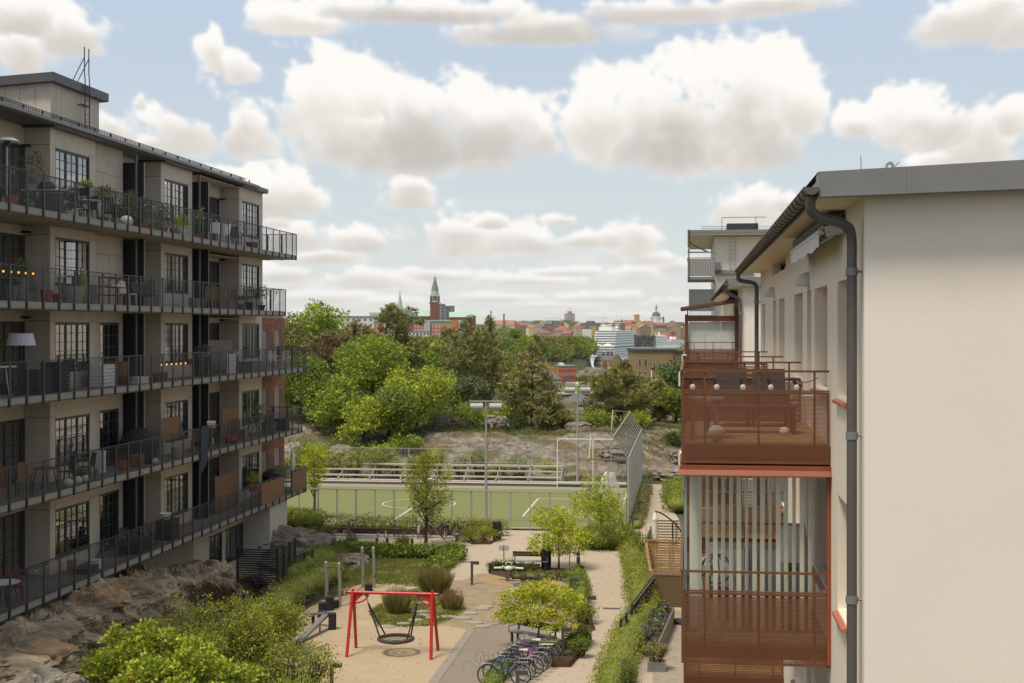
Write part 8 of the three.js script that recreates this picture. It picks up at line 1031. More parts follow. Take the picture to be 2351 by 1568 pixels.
// cruise ship, stern towards us
{ const p = [-92.34, -29.85, -1480.3], s = thing('cruise_ship', 'white cruise ship seen from the stern with stacked decks', 'ship', p, face(p[0], p[2], -0.18)), u = 0.47, W = 27 * u, L = 150;
new B().box(-W, -12, -L, W, 14 * u, 0).mesh('hull', C.ship, s); let y = 14 * u;
for (let k = 0; k < 11; k++) { const z = -k * 2.2 - 1, w = W * (k < 7 ? 1 : 0.97 - 0.02 * (k - 7)), h = k === 5 ? 8.5 * u : 5.6 * u; new B().box(-w, y, -L + 4, w, y + h * 0.34, z + 1.6).mesh('deck_rim', C.ship, s); new B().box(-w + 1, y + h * 0.34, -L + 5, w - 1, y + h, z - 1.5).mesh('deck_wall', k === 4 ? C.navy : C.deckwall, s); const b = new B(); for (let q = 0; q < 9; q++) { const x = lerp(-w + 2, w - 2, (q + 0.5) / 9); b.box(x - 1.3, y + h * 0.4, z - 1.49, x + 1.3, y + h * 0.9, z - 1.3); } for (let q = 0; q < 22; q++) b.box(w - 1.02, y + h * 0.45, -8 - q * 6 - 3.5, w - 0.9, y + h * 0.85, -8 - q * 6); stuff(b.mesh('deck_windows', C.shipglass, s)); y += h; }
for (const x of [-1, 1]) { const a = new B(); a.face([[x * 0.1 * W, y - 33 * u, 3], [x * 0.85 * W, y - 33 * u, 3], [x * 0.47 * W, y - 29 * u, -2]]).face([[x * 0.85 * W, y - 33 * u, 3], [x * 0.85 * W, y - 33 * u, -8], [x * 0.47 * W, y - 29 * u, -2]]).face([[x * 0.1 * W, y - 33 * u, -8], [x * 0.1 * W, y - 33 * u, 3], [x * 0.47 * W, y - 29 * u, -2]]); a.mesh('sun_sail', C.ship, s); }
new B().box(-W * 0.62, y, -60, W * 0.55, y + 9 * u, -24).mesh('upper_house', C.ship, s); new B().cyl([-3, y + 9 * u, -40], [-3, y + 14 * u, -40], W * 0.5, W * 0.42, 20).mesh('glass_dome', C.winlight, s); new B().cyl([W * 0.82, y, -34], [W * 0.82, y + 5 * u, -34], 1.2).mesh('radar_post', C.ship, s); new B().ball(W * 0.82, y + 7 * u, -34, 3.6 * u).mesh('radar_dome', C.ship, s); new B().box(W, 16 * u, -30, W + 0.5, 24 * u, -22).mesh('orange_emblem', std([0.60, 0.28, 0.04]), s); }
// ferry
{ const p = [-34.14, -27.2, -2314.51], s = thing('ferry', 'white ferry with red and black funnel behind tan house', 'ship', p, face(p[0], p[2], 0.55)), u = 0.73; new B().box(-34 * u, -14, -20, 52 * u, 8 * u, 0).face([[-34 * u, 8 * u, 0], [-42 * u, 9 * u, -10], [-34 * u, -6, 0]]).face([[-42 * u, 9 * u, -10], [-34 * u, 8 * u, -20], [-34 * u, -6, -20]]).face([[-42 * u, 9 * u, -10], [-34 * u, -6, -20], [-34 * u, -6, 0]]).face([[-34 * u, 8 * u, 0], [-34 * u, 8 * u, -20], [-42 * u, 9 * u, -10]]).mesh('hull', C.ship, s); new B().box(-40 * u, -14, -20.3, 52 * u, -3, 0.3).mesh('waterline', C.redroof, s);
[[-31, 50, 8, 14], [-30, 46, 14, 20], [-29, 2, 20, 26], [-27, 0, 26, 32], [8, 42, 20, 24]].forEach(([a, b, c, d]) => { new B().box(a * u, c * u, -19, b * u, (d - 0.4) * u, -1).mesh('deck', C.ship, s); const w = new B(); for (let x = a + 2; x < b - 2; x += 3) w.box(x * u, (c + 2.3) * u, -1.0, (x + 1.2) * u, (c + 3.8) * u, -0.7); for (let z = -18; z < -2; z += 2.2) w.box(a * u - 0.3, (c + 2.3) * u, z, a * u + 0.05, (c + 3.8) * u, z + 1.2); stuff(w.mesh('ports', C.window, s)); }); new B().box(-28 * u, 32 * u, -18, -4 * u, 34 * u, -2).mesh('bridge', C.ship, s); new B().cyl([-15 * u, 34 * u, -10], [-15 * u, 42 * u, -10], 1.6, 0.6, 6).mesh('mast', C.ship, s);
new B().box(16 * u, 24 * u, -14, 28 * u, 30 * u, -6).mesh('funnel_base', C.ship, s); new B().box(17.5 * u, 30 * u, -13.5, 26 * u, 36 * u, -6.5).mesh('funnel', std([0.55, 0.03, 0.04]), s); new B().box(19 * u, 36 * u, -13, 26 * u, 41 * u, -7).mesh('funnel_top', C.navy, s); }
// quay, bridge
tag(new B().bar([-121.95, -21.94, -2152], [-54.25, -21.94, -2160.7], 8, 3).bar([-115.18, -24.67, -2152.87], [-115.18, -30.82, -2152.87], 3, 3).bar([-94.87, -24.67, -2155.48], [-94.87, -30.82, -2155.48], 3, 3).mesh('pier', std([0.35, 0.32, 0.30])), 'long low pier with posts below the cliff', 'pier'); tag(new B().bar([-97, -25.9, -1903.15], [-73.07, -25.9, -1906.23], 14, 4).bar([-89.82, -23.48, -1904.07], [-80.25, -23.48, -1905.3], 10, 4).mesh('quay', std([0.20, 0.17, 0.15])), 'dark quay with a white shed right of cruise ship', 'quay');
// near-shore houses in the gap between the pines
{ const p = [-51.93, -21.01, -799.9], y = bld('gambrel_house', 'yellow house with curved black roof and red stair tower', [-49.66, -21.01, -800.19], 11.17, 9.65, 12, C.yellow, ['flat', 0.1, C.blackroof], [8, 3, 0.9, 1.4, C.winlight], { turn: -0.55, deep: 12, eave: 0 }), W = 11.17, H = 9.65, pr = [[0, 0], [0.6, 3.2], [2.2, 4.9], [6, 5.9], [9.8, 4.9], [11.4, 3.2], [12, 0]]; const R = new B(), Gb = new B(); for (let k = 0; k < 6; k++) { const [a, b] = [pr[k], pr[k + 1]]; R.face([[-W / 2 - 0.5, H + a[1] + 0.1, -a[0]], [W / 2 + 0.5, H + a[1] + 0.1, -a[0]], [W / 2 + 0.5, H + b[1] + 0.1, -b[0]], [-W / 2 - 0.5, H + b[1] + 0.1, -b[0]]]); } for (const x of [-W / 2, W / 2]) Gb.face(pr.map(([z, h]) => [x, H + h, -z])); R.mesh('curved_roof', C.greyroof, y); Gb.mesh('gable', C.yellow, y); const dw = new B(); for (let k = 0; k < 9; k++) if (k !== 5) dw.box(-W / 2 + 1 + k * (W - 2) / 9, H + 0.5, -0.55, -W / 2 + 1.9 + k * (W - 2) / 9, H + 2.4, 0.05); stuff(dw.mesh('dormers', C.winlight, y)); new B().box(0.08 * W, -10, 0.1, 0.08 * W + 2.2, H + 3, 1.2).mesh('stair_tower', std([0.30, 0.09, 0.05]), y); new B().box(0.27 * W, 4.8, 0.12, 0.48 * W, 6.6, 0.3).mesh('teal_sign', std([0.12, 0.48, 0.50]), y); for (const x of [-0.25, 0, 0.25]) new B().box(x * W - 0.6, H + 5.4, -6.5, x * W + 0.6, H + 7.6, -5.5).mesh('chimney', C.brick, y); for (const z of [-3.2, -8.4]) for (const h of [2.2, 5.2, 8.2, 11.2]) new B().box(-W / 2 - 0.12, h, z - 0.6, -W / 2 + 0.02, h + 1.5, z + 0.6).mesh('window', C.window, y);
const o = bld('brick_office', 'orange brick office with blue sign and narrow windows', [-52.36, -16.5, -598.2], 7.81, 10.48, 13, C.orange, ['flat', 0.5, M.zinc], [8, 1, 0.42, 2.2, C.window, 3.8, 6.4], { turn: 0.22, deep: 10, eave: 0.15 }); const OW = 7.81, OH = 10.48; const w = new B(); for (let k = 0; k < 8; k++) { const x = -OW / 2 + (k + 0.5) * OW / 8; w.box(x - 0.25, OH - 2.2, 0, x + 0.2, OH - 1.1, 0.1); if (k > 1) w.box(x - 0.25, 0.4, 0, x + 0.2, 2.6, 0.1); } stuff(w.mesh('small_windows', C.window, o)); new B().box(-OW / 2 + 0.2, 0, 0.02, -OW / 2 + 1.6, 3.4, 0.15).mesh('gate', M.zinc, o); new B().box(-OW / 2 - 4.5, -8, -13, -OW / 2 - 0.01, OH - 0.3, -4).mesh('rear_wing', C.orange, o); new B().face([[-OW / 2 + 0.5, OH + 0.5, -2], [-0.5, OH + 0.5, -2], [-1.2, OH + 1.8, -5], [-OW / 2 + 1.2, OH + 1.8, -5]]).box(-OW / 2 + 0.6, OH + 0.5, -6, -0.6, OH + 1.6, -4.8).mesh('roof_light', std([0.30, 0.38, 0.42], { roughness: 0.3 }), o);
const { FontLoader } = await import('three/addons/loaders/FontLoader.js'), { TextGeometry } = await import('three/addons/geometries/TextGeometry.js'), font = await new FontLoader().loadAsync('fonts/droid/droid_sans_bold.typeface.json'), tg = new TextGeometry('envac', { font, size: 0.95, depth: 0.12, curveSegments: 3 }); tg.translate(-OW * 0.12, OH - 4.3, 0.08); part('sign_letters', tg, std([0.10, 0.16, 0.55], { roughness: 0.4 }), o);
bld('workshop', 'cream workshop with humped grey roof beside orange office', [-55.39, -14.28, -557.49], 8.53, 4.27, 12, C.paleyellow, ['hip', 3.4, C.greyroof], [8, 1, 0.5, 1.6, C.window, 0, 3], { turn: 0.2, deep: 10 });
const wh = bld('white_house', 'white house with dark hipped roof and balcony decks in the gap', [-39.02, -21.26, -478.93], 13.1, 6.1, 12, C.white, ['hip', 2.6, C.greyroof], [6, 3, 1.1, 1.1, C.window, -2.4, 6.1], { turn: -0.12, deep: 16, single: 1 }); const Ww = 13.1; for (const y of [0.3, 3.1]) { new B().box(-Ww / 2, y, 0.05, Ww / 2 + 1, y + 0.15, 1.9).mesh('balcony', C.white, wh); new B().box(-Ww / 2, y + 1.0, 1.85, Ww / 2 + 1, y + 1.06, 1.9).mesh('rail', M.zinc, wh); } for (const x of [0.1, 0.35, 0.5]) new B().box(x * Ww, -6, 1.8, x * Ww + 0.12, 5.9, 1.92).mesh('pillar', C.white, wh);
const b = bld('tan_brick_house', 'tan brick house with black roof edge and narrow windows', [-7.72, -3.39, -336.76], 9.78, 8.83, 15, C.tan, ['flat', 0.55, C.blackroof], null, { turn: 0.16, deep: 12, eave: 0.25 }), BW = 9.78; new B().box(BW * 0.5 + 0.01, -12, -14, BW * 0.5 + 8, 8.51, 0.8).mesh('dark_wing', C.brown, b); new B().box(BW * 0.5 - 0.2, 8.51, -14, BW * 0.5 + 8.3, 8.51 + 0.6, 1.0).mesh('wing_roof', C.blackroof, b); for (const [x, y, ww, hh] of [[-0.42, 6.2, 0.35, 1.75], [-0.27, 6.1, 0.4, 1.8], [-0.05, 5.3, 0.28, 2.0], [0.19, 5.0, 0.45, 2.1], [0.3, 5.0, 0.3, 2.1], [-0.42, 3.2, 0.35, 1.75], [-0.27, 3.0, 0.4, 1.8], [-0.05, 2.2, 0.28, 1.2], [0.19, 1.2, 0.45, 1.6], [0.3, 1.2, 0.3, 1.6]]) { const wd = new B().box(x * BW - ww * 0.8 - 0.08, y - hh / 2 - 0.08, 0.01, x * BW + ww * 0.8 + 0.08, y + hh / 2 + 0.08, 0.05).mesh('window', C.paleyellow, b); new B().box(x * BW - ww * 0.8, y - hh / 2, 0.051, x * BW + ww * 0.8, y + hh / 2, 0.06).mesh('pane', C.window, wd); } new B().cyl([-0.13 * BW, -3, 0.5], [-0.13 * BW, 4.3, 0.5], 0.16).mesh('flue', C.ship, b); new B().cyl([0.44 * BW, -10, 0.2], [0.44 * BW, 8.2, 0.2], 0.1).mesh('downpipe', M.black, b);
boulder('grey rock bank between orange office and yellow house', ...[-44.77, -15.32, -639.51], 8, 7.5, 5, 88, M.rock); for (const [p2, l] of [[[-44.23, -12.11, -518.59], 'rusty cylinder tank on the quay road, left one'], [[-41.02, -12.33, -524.04], 'pale cylinder tank on the quay road, right one']]) { const t = thing('storage_tank', l, 'tank', p2, face(p2[0], p2[2])); new B().cyl([-1.9, 1.4, 0], [1.9, 1.4, 0], 1.3, 1.3, 16).mesh('drum', l.includes('rusty') ? std([0.25, 0.20, 0.15]) : M.paleplastic, t); for (const x of [-1.2, 1.2]) new B().box(x - 0.2, -1, -1, x + 0.2, 0.6, 1).mesh('cradle', M.greypost, t); }
const gp = [-42.64, -12.87, -503.67], gt = thing('delivery_truck', 'lime green truck parked below the tanks', 'truck', gp, face(gp[0], gp[2])); new B().box(-3.4, 0.5, -1, 2.4, 2.2, 1).mesh('box_body', std([0.16, 0.55, 0.05]), gt); new B().box(2.45, 0.5, -1, 3.8, 1.7, 1).mesh('cab', std([0.16, 0.55, 0.05]), gt); for (const x of [-2.2, 2.6]) new B().cyl([x, 0.4, -1.05], [x, 0.4, 1.05], 0.45).mesh('wheel', M.rubber, gt); struct(new B().bar([-54.06, -14.09, -517.33], [-32.33, -14.21, -540.28], 14, 0.4).mesh('quay_road', G.paving)); }
// trees of the near shore and of the far wood
{ const proto = []; for (let k = 0; k < 3; k++) { const r = rng(640 + k), l = []; for (let q = 0; q < 9; q++) { const a = q * 2.4 + r(), rr = Math.sqrt(q / 9) * 0.62; l.push([Math.cos(a) * rr, 0.95 + 0.45 * (r() - 0.4), Math.sin(a) * rr, 0.38, 0.34, 0.38]); } const t = new THREE.Group(); t.name = 'shore_tree'; t.userData = { category: 'tree', group: 'trees on the shore below the hill' }; limbs(l, 0, -0.8, 0, 1.6, 0.06, 650 + k).mesh('trunk', M.bark, t); foliage(l, 1500, 0.17, [PAL.green, PAL.oak, PAL.dark][k], 660 + k, { shell: 0.55 }).mesh('crown', M.leaf, t); proto.push(t); }
const sp = [[[-32.76, 7.79, -257.93], 'behind branchy pine, leftmost'], [[-35.44, 9.12, -297.91], 'tall one rising left of orange office'], [[-35.55, 7.31, -328.14], 'right of the branchy pine top'], [[-72.53, 2.77, -720.63], 'above the orange office, left'], [[-64.39, 1.06, -697.48], 'above the orange office, middle'], [[-66.15, -0.02, -769.85], 'above the orange office, right'], [[-55.13, 3.72, -698.67], 'dark one left of cruise ship'], [[-52.72, 1.78, -711.08], 'beside the yellow house gable'], [[-33.83, 5.6, -298.12], 'low one before orange office'], [[-50.35, -7.5, -679.12], 'against the yellow gable wall'], [[-46.74, -9.31, -689.67], 'against the yellow side wall'], [[-42.82, 8.04, -327.21], 'high one behind the central pine'], [[-41.58, 7.69, -297.12], 'half hidden by the central pine'], [[-58.21, 8.76, -476.47], 'far one on the left shoulder'], [[-58.15, 8.2, -516.8], 'far one on the middle shoulder'], [[-70.42, 4.93, -686.62], 'far one before tan houses'], [[-59.43, 3.5, -718.28], 'far one before the small quay house'], [[-55.43, 10.45, -214.69], 'between bright oak and white block'], [[-45.35, 8.3, -236.15], 'low under the orange block'], [[-40.19, 8.01, -216.65], 'low left of the central pine'], [[-1.4, 5.56, -221.63], 'beside tan house and balcony'], [[-42.34, -8.41, -559.16], 'on the rock bank by orange office']];
sp.forEach(([p, l], k) => { const c = proto[k % 3].clone(), gy = hillY(p[0], p[2]), q = clamp((p[1] - gy) / 2.3, 1.6, 6.5); c.name = numbered('shore_tree'); c.userData = { ...proto[k % 3].userData, label: 'leafy shore tree, ' + l }; c.position.set(p[0], gy + 0.8 * q, p[2]); c.rotation.y = k * 1.3; c.scale.setScalar(q); scene.add(c); });
const cl = new B(); foliage([[0, 0.5, 0, 1, 0.6, 1], [0.6, 0.4, 0.3, 0.7, 0.5, 0.7], [-0.6, 0.45, -0.2, 0.7, 0.5, 0.7]], 700, 0.24, PAL.green, 680, { into: cl, shell: 0.7 }); const g = cl.geo(), wood = new THREE.InstancedMesh(g, M.leaf, 900), r = rng(690), m = new THREE.Matrix4(), col = new THREE.Color(); for (let k = 0; k < 900; k++) { const d = 2050 + 900 * Math.pow(r(), 1.2), a = (-0.27 + 0.42 * r()), x = Math.sin(a) * d, z = -Math.cos(a) * d, s = 5 + 6 * r(); m.makeScale(s, s * 0.9, s); m.setPosition(x, shoreY(x, z) - 1, z); wood.setMatrixAt(k, m); wood.setColorAt(k, col.setRGB(0.8 + 0.5 * r(), 0.8 + 0.4 * r(), 0.9)); } wood.name = 'far_wood'; scene.add(wood); stuff(tag(wood, 'far leafy woods between the houses across the water', 'wood'));
const w2 = new THREE.InstancedMesh(g, M.leaf, 620); for (let k = 0; k < 620; k++) { const near = k > 419, d = near ? 668 + 190 * r() : 300 + 800 * r(), a = near ? -0.108 + 0.036 * r() : -0.36 + 0.2 * r(), x = Math.sin(a) * d, z = -Math.cos(a) * d, s = near ? 2.6 + 2 * r() : 3.2 + 2 * r(); m.makeScale(s, s * 1.1, s); m.setPosition(x, hillY(x, z) + 0.5, z); w2.setMatrixAt(k, m); w2.setColorAt(k, col.setRGB(0.8 + 0.5 * r(), 0.8 + 0.4 * r(), 0.9)); } w2.name = 'shore_wood'; scene.add(w2); stuff(tag(w2, 'mass of woods on the shore slope behind the pines', 'wood')); }

// -- things on the left balconies. deck 0 is the top one
const Y = FL, at = (k, z, x = -20.4) => [x, FL[k] + 0.003, z];
const pot = (label, k, z, r, h, mat, o = {}) => { const p = at(k, z, o.x); if (o.y) p[1] += o.y; const t = thing(o.name || 'potted_plant', label, 'plant', p); new B().lathe([[0, 0], [r * 0.72, 0], [r, h], [r * 1.06, h], [r * 1.06, h - 0.03], [r * 0.9, h - 0.03], [r * 0.85, h - 0.06], [0, h - 0.06]], 14).mesh('pot', mat, t); if (o.plant !== 0) { const pw = o.pw || 0.3, ph = o.ph || 0.5; if (o.stem) new B().path([[0, h - 0.06, 0], [0.02, h + o.stem, 0.01]], 0.018, 6).mesh('stem', M.bark, t); foliage([[0, h + (o.stem || 0) + ph * 0.5, 0, pw, ph * 0.5, pw], [pw * 0.3, h + (o.stem || 0) + ph * 0.75, 0.1, pw * 0.6, ph * 0.35, pw * 0.6]], o.n || 420, o.ls || 0.07, o.pal || PAL.dark, z * -7 | 0, { asp: 0.5, shell: 0.2, bloom: o.bloom || 0, bpal: o.bpal || PAL.bloom }).mesh('foliage', M.leaf, t); } return t; };
const chair = (label, k, z, mat, o = {}) => { const t = thing(o.name || 'garden_chair', label, 'chair', at(k, z, o.x), o.turn ?? 0.6), f = o.frame || mat; for (let q = 0; q < 4; q++) new B().box(-0.22, 0.43, -0.2 + q * 0.105, 0.22, 0.455, -0.2 + q * 0.105 + 0.09).mesh('seat_slat', mat, t); for (let q = 0; q < 5; q++) new B().bx(-0.18 + q * 0.09, 0.7, -0.26, 0.07, o.tall ? 0.62 : 0.46, 0.018, [-0.16, 0, 0]).mesh('back_slat', mat, t); for (const x of [-0.21, 0.21]) { new B().bar([x, 0, 0.2], [x, 0.44, 0.18], 0.03, 0.03).mesh('leg', f, t); new B().bar([x, 0, -0.24], [x, 0.46, -0.22], 0.03, 0.03).mesh('leg', f, t); if (o.arm) new B().bar([x * 1.1, 0.64, -0.24], [x * 1.1, 0.64, 0.2], 0.04, 0.025).bar([x * 1.1, 0.44, 0.18], [x * 1.1, 0.63, 0.18], 0.03, 0.03).mesh('armrest', f, t); } return t; };
const table = (label, k, z, mat, o = {}) => { const t = thing('balcony_table', label, 'table', at(k, z, o.x), o.turn || 0), h = o.h || 0.72, r = o.r || 0.38; if (o.sq) new B().box(-r * (o.lx || 1), h - 0.03, -r, r * (o.lx || 1), h, r).mesh('table_top', mat, t); else new B().cyl([0, h - 0.025, 0], [0, h, 0], r, r, 20).mesh('table_top', mat, t); for (const x of [-1, 1]) for (const z2 of [-1, 1]) new B().bar([x * r * 0.35, h - 0.03, z2 * r * 0.6], [x * r * 0.62, 0, z2 * r * 0.7], 0.025, 0.025).mesh('leg', o.leg || M.black, t); return t; };
const crate = (label, k, z, s, mat, o = {}) => { const t = thing(o.name || 'storage_box', label, o.cat || 'box', at(k, z, o.x), o.turn || 0); const n = Math.max(2, Math.round(s[1] / 0.13)); for (let q = 0; q < n; q++) new B().box(-s[0] / 2, q * s[1] / n + 0.01, -s[2] / 2, s[0] / 2, (q + 1) * s[1] / n - 0.004, s[2] / 2).mesh('board', mat, t); new B().box(-s[0] / 2 - 0.02, s[1], -s[2] / 2 - 0.02, s[0] / 2 + 0.02, s[1] + 0.03, s[2] / 2 + 0.02).mesh('lid', o.lid || mat, t); return t; };
const globe = (label, k, z, r, x) => { const p = at(k, z, x || -20.1), t = thing('paper_lantern', label, 'lantern', p); new B().ball(0, r * 0.85, 0, r, 0.85, 16, 12).mesh('shade', M.cloth, t); new B().cyl([0, 0, 0], [0, 0.03, 0], r * 0.35).mesh('base', M.paleplastic, t); };
const fest = (label, k, z0, z1, n, y = 1.0, lit = 0, x = -19.92) => { const t = thing('festoon_lights', label, 'string lights'), c = new B(), yy = FL[k] + y; for (let q = 0; q < n; q++) { const a = lerp(z0, z1, q / n), b = lerp(z0, z1, (q + 1) / n); c.tube([[x, yy, a], [x, yy - 0.05, (a + b) / 2], [x, yy, b]], 0.006, 4); const s = new B().cyl([x, yy - 0.03, a], [x, yy - 0.09, a], 0.018, 0.018, 6).mesh('lamp_socket', M.black, t); new B().ball(x, yy - 0.125, a, 0.035, 1.1, 8, 6).mesh('bulb', lit ? M.warmbulb : M.bulb, s); } c.mesh('cable', M.black, t); };
M.warmbulb = std([0.9, 0.55, 0.2], { emissive: new THREE.Color(1, 0.42, 0.08), emissiveIntensity: 1.6 });
const screen = (label, k, z0, z1, y0, y1, mat, x = -19.9, n = 10) => { const t = thing('reed_screen', label, 'screen'); for (let q = 0; q < n; q++) { const a = lerp(z0, z1, q / n), b = lerp(z0, z1, (q + 0.94) / n), j = (q * 37 % 11) * 0.004; new B().box(x - 0.02, FL[k] + y0, a, x + 0.0, FL[k] + y1 - j, b).mesh('reed_strip', mat, t); } return t; };
// top deck
pot('big terracotta pot with dry tall stems, top deck near end', 0, -39.4, 0.22, 0.36, M.terracotta, { ph: 1.0, pw: 0.2, n: 60, pal: PAL.hay }); pot('small dark pot with white flowers by black cover, top deck', 0, -40.6, 0.16, 0.26, M.greypot, { ph: 0.4, bloom: 0.3, n: 220 }); pot('reddish shrub on the grill shelf, top deck', 0, -41.8, 0.2, 0.2, M.greypot, { x: -20.9, y: 1.0, ph: 0.7, pw: 0.42, pal: PAL.brown, n: 500 });
{ const g = thing('gas_grill', 'black gas grill cart on the top deck', 'grill', at(0, -42.3, -20.7), 0.2); new B().box(-0.5, 0.1, -0.28, 0.5, 0.72, 0.28).mesh('cabinet', M.greypost, g); new B().box(-0.75, 0.78, -0.28, 0.75, 0.82, 0.28).mesh('side_shelf', M.steel, g); new B().lathe([[0.3, 0.82], [0.3, 0.95], [0.2, 1.08], [0, 1.1]], 4).mesh('lid', M.black, g); for (const z of [-0.25, 0.25]) new B().cyl([0.45, 0.09, z], [0.49, 0.09, z], 0.09, 0.09, 12).mesh('wheel', M.rubber, g);
const h = thing('patio_heater', 'mushroom patio heater with white dish on top deck', 'heater', at(0, -40.1, -20.9)); new B().cyl([0, 0, 0], [0, 2.05, 0], 0.03).mesh('pole', M.steel, h); new B().lathe([[0.0, 2.24], [0.2, 2.22], [0.34, 2.14], [0.36, 2.1], [0.3, 2.12], [0.0, 2.12]], 20).mesh('dish', M.white, h); new B().cyl([0, 1.95, 0], [0, 2.12, 0], 0.07, 0.1).mesh('burner', M.black, h); new B().cyl([0, 0, 0], [0, 0.4, 0], 0.2, 0.16).mesh('base', M.steel, h); }
pot('hanging pot of herbs on the top railing', 0, -43.6, 0.2, 0.24, M.black, { x: -20.0, y: 0.75, ph: 0.25, pw: 0.25, pal: PAL.green }); pot('white pot with red geranium, top deck', 0, -43.2, 0.18, 0.22, M.cloth, { ph: 0.25, pw: 0.25, bloom: 0.25, bpal: [[0.5, 0.04, 0.05]] }); chair('curled black iron chair left of café table, top deck', 0, -44.3, M.black, { x: -20.6 }); table('white round café table on the top deck', 0, -44.9, M.white); chair('black iron chair right of café table, top deck', 0, -45.4, M.black, { x: -20.7, turn: -0.5 }); chair('low rattan armchair on the top deck', 0, -46.5, M.darkwood, { arm: 1, tall: 1 }); globe('white globe lantern at top deck railing', 0, -47.3, 0.23);
pot('round topped olive standard, top deck', 0, -46.9, 0.2, 0.3, M.terracotta, { stem: 0.55, ph: 0.5, pw: 0.5, n: 900, pal: PAL.juniper, x: -20.8 }); table('pale wooden round table, top deck', 0, -48.0, M.timber, { x: -20.6 }); chair('dark folding chair behind wooden table, top deck', 0, -48.5, M.darkwood, { x: -20.9 }); pot('bay laurel bush before the dark screen, top deck', 0, -48.9, 0.2, 0.36, M.greypot, { ph: 1.05, pw: 0.35, n: 900, pal: PAL.green, x: -20.7 }); pot('terracotta pot with olive shrub, top deck', 0, -49.6, 0.17, 0.3, M.terracotta, { ph: 0.9, pw: 0.3, n: 600 }); pot('terracotta pot beside it, top deck', 0, -50.1, 0.15, 0.28, M.terracotta, { ph: 0.6, n: 420 }); pot('terracotta pot with citrus shrub, top deck', 0, -51.6, 0.18, 0.3, M.terracotta, { ph: 0.8, pw: 0.3, n: 700 }); pot('low trough of white flowers, top deck', 0, -50.9, 0.22, 0.12, M.greypot, { ph: 0.25, pw: 0.4, bloom: 0.2, pal: PAL.green }); pot('grey pot of yellow-green grass, top deck', 0, -52.7, 0.18, 0.3, M.greypot, { ph: 0.4, pal: PAL.lime }); pot('white pot with lemon shrub, top deck', 0, -53.5, 0.17, 0.32, M.cloth, { ph: 0.55, pal: PAL.spring }); pot('loose bamboo in pot before second screen, top deck', 0, -55.4, 0.17, 0.25, M.terracotta, { ph: 1.1, pw: 0.3, pal: PAL.green });
chair('white folding chair, left of pair on top deck', 0, -57.4, M.cloth, { turn: 0.2 }); chair('white folding chair, right of pair on top deck', 0, -58.5, M.cloth, { turn: -0.3 }); chair('black low chair near the top deck corner', 0, -60.2, M.black, { arm: 1 }); crate('black planter trough at the top deck end', 0, -62.6, [0.35, 0.32, 0.7], M.black, { name: 'planter', cat: 'planter', lid: M.soil }); fest('string of clear bulbs along the top deck railing', 0, -48.6, -61, 16);
{ const c = thing('grill_cover', 'black grill cover standing on the top deck', 'cover', at(0, -40.7, -21.2)); new B().lathe([[0.42, 0], [0.4, 0.6], [0.3, 0.75], [0, 0.8]], 8).mesh('cloth', M.darkcloth, c); new B().cyl([0, 0.8, 0], [0, 0.83, 0], 0.06).mesh('knob', M.black, c); }
// second deck
fest('lit amber bulbs at near end of second deck', 1, -38.0, -40.3, 5, 1.0, 1); fest('unlit bulbs along the second deck railing', 1, -40.6, -50.6, 14); table('wooden table with white dish, second deck near end', 1, -38.9, M.greywood, { sq: 1, r: 0.35 }); pot('tall grey planter with dark conifer, second deck', 1, -39.9, 0.26, 0.75, M.greypot, { ph: 0.5, pw: 0.4, n: 700 }); pot('shorter grey planter beside it, second deck', 1, -39.4, 0.2, 0.5, M.greypot, { ph: 0.3 }); chair('green slatted lounge chair, second deck', 1, -41.3, std([0.10, 0.13, 0.08]), { arm: 1, tall: 1, x: -20.8 }); pot('terracotta pot stack left, second deck', 1, -41.7, 0.2, 0.42, M.terracotta, { plant: 0 }); pot('terracotta pot stack right, second deck', 1, -42.5, 0.2, 0.32, M.terracotta, { plant: 0 }); pot('round beige bowl planter, second deck', 1, -43.6, 0.42, 0.6, M.paleplastic, { plant: 0 }); { const v = thing('gas_bottle', 'tall olive yellow gas bottle on second deck', 'bottle', at(1, -44.3, -20.4)); new B().lathe([[0, 0], [0.17, 0], [0.18, 0.9], [0.14, 1.0], [0.06, 1.04], [0.06, 1.14], [0, 1.14]], 14).mesh('body', std([0.22, 0.20, 0.03], { roughness: 0.5 }), v); new B().cyl([0, 1.14, 0], [0, 1.22, 0], 0.07).mesh('valve', M.paleplastic, v); }
pot('large grey bowl at the window, second deck', 1, -45.1, 0.4, 0.7, M.greypot, { plant: 0, x: -20.6 }); crate('brown cardboard folded box, second deck', 1, -45.6, [0.1, 0.4, 0.4], M.timber, { turn: 0.4 });
{ const s = thing('shelf_unit', 'red metal shelf with boxes on second deck', 'shelf', at(1, -47.1, -20.5)); for (const y of [0.35, 0.65, 0.98]) new B().box(-0.2, y, -0.8, 0.2, y + 0.03, 0.8).mesh('shelf', std([0.20, 0.03, 0.025]), s); for (const z of [-0.78, 0.78]) for (const x of [-0.18, 0.18]) new B().box(x - 0.02, 0, z - 0.02, x + 0.02, 1.0, z + 0.02).mesh('upright', std([0.20, 0.03, 0.025]), s); new B().box(-0.15, 0.68, -0.2, 0.15, 0.78, 0.4).mesh('tray', M.cloth, s); }
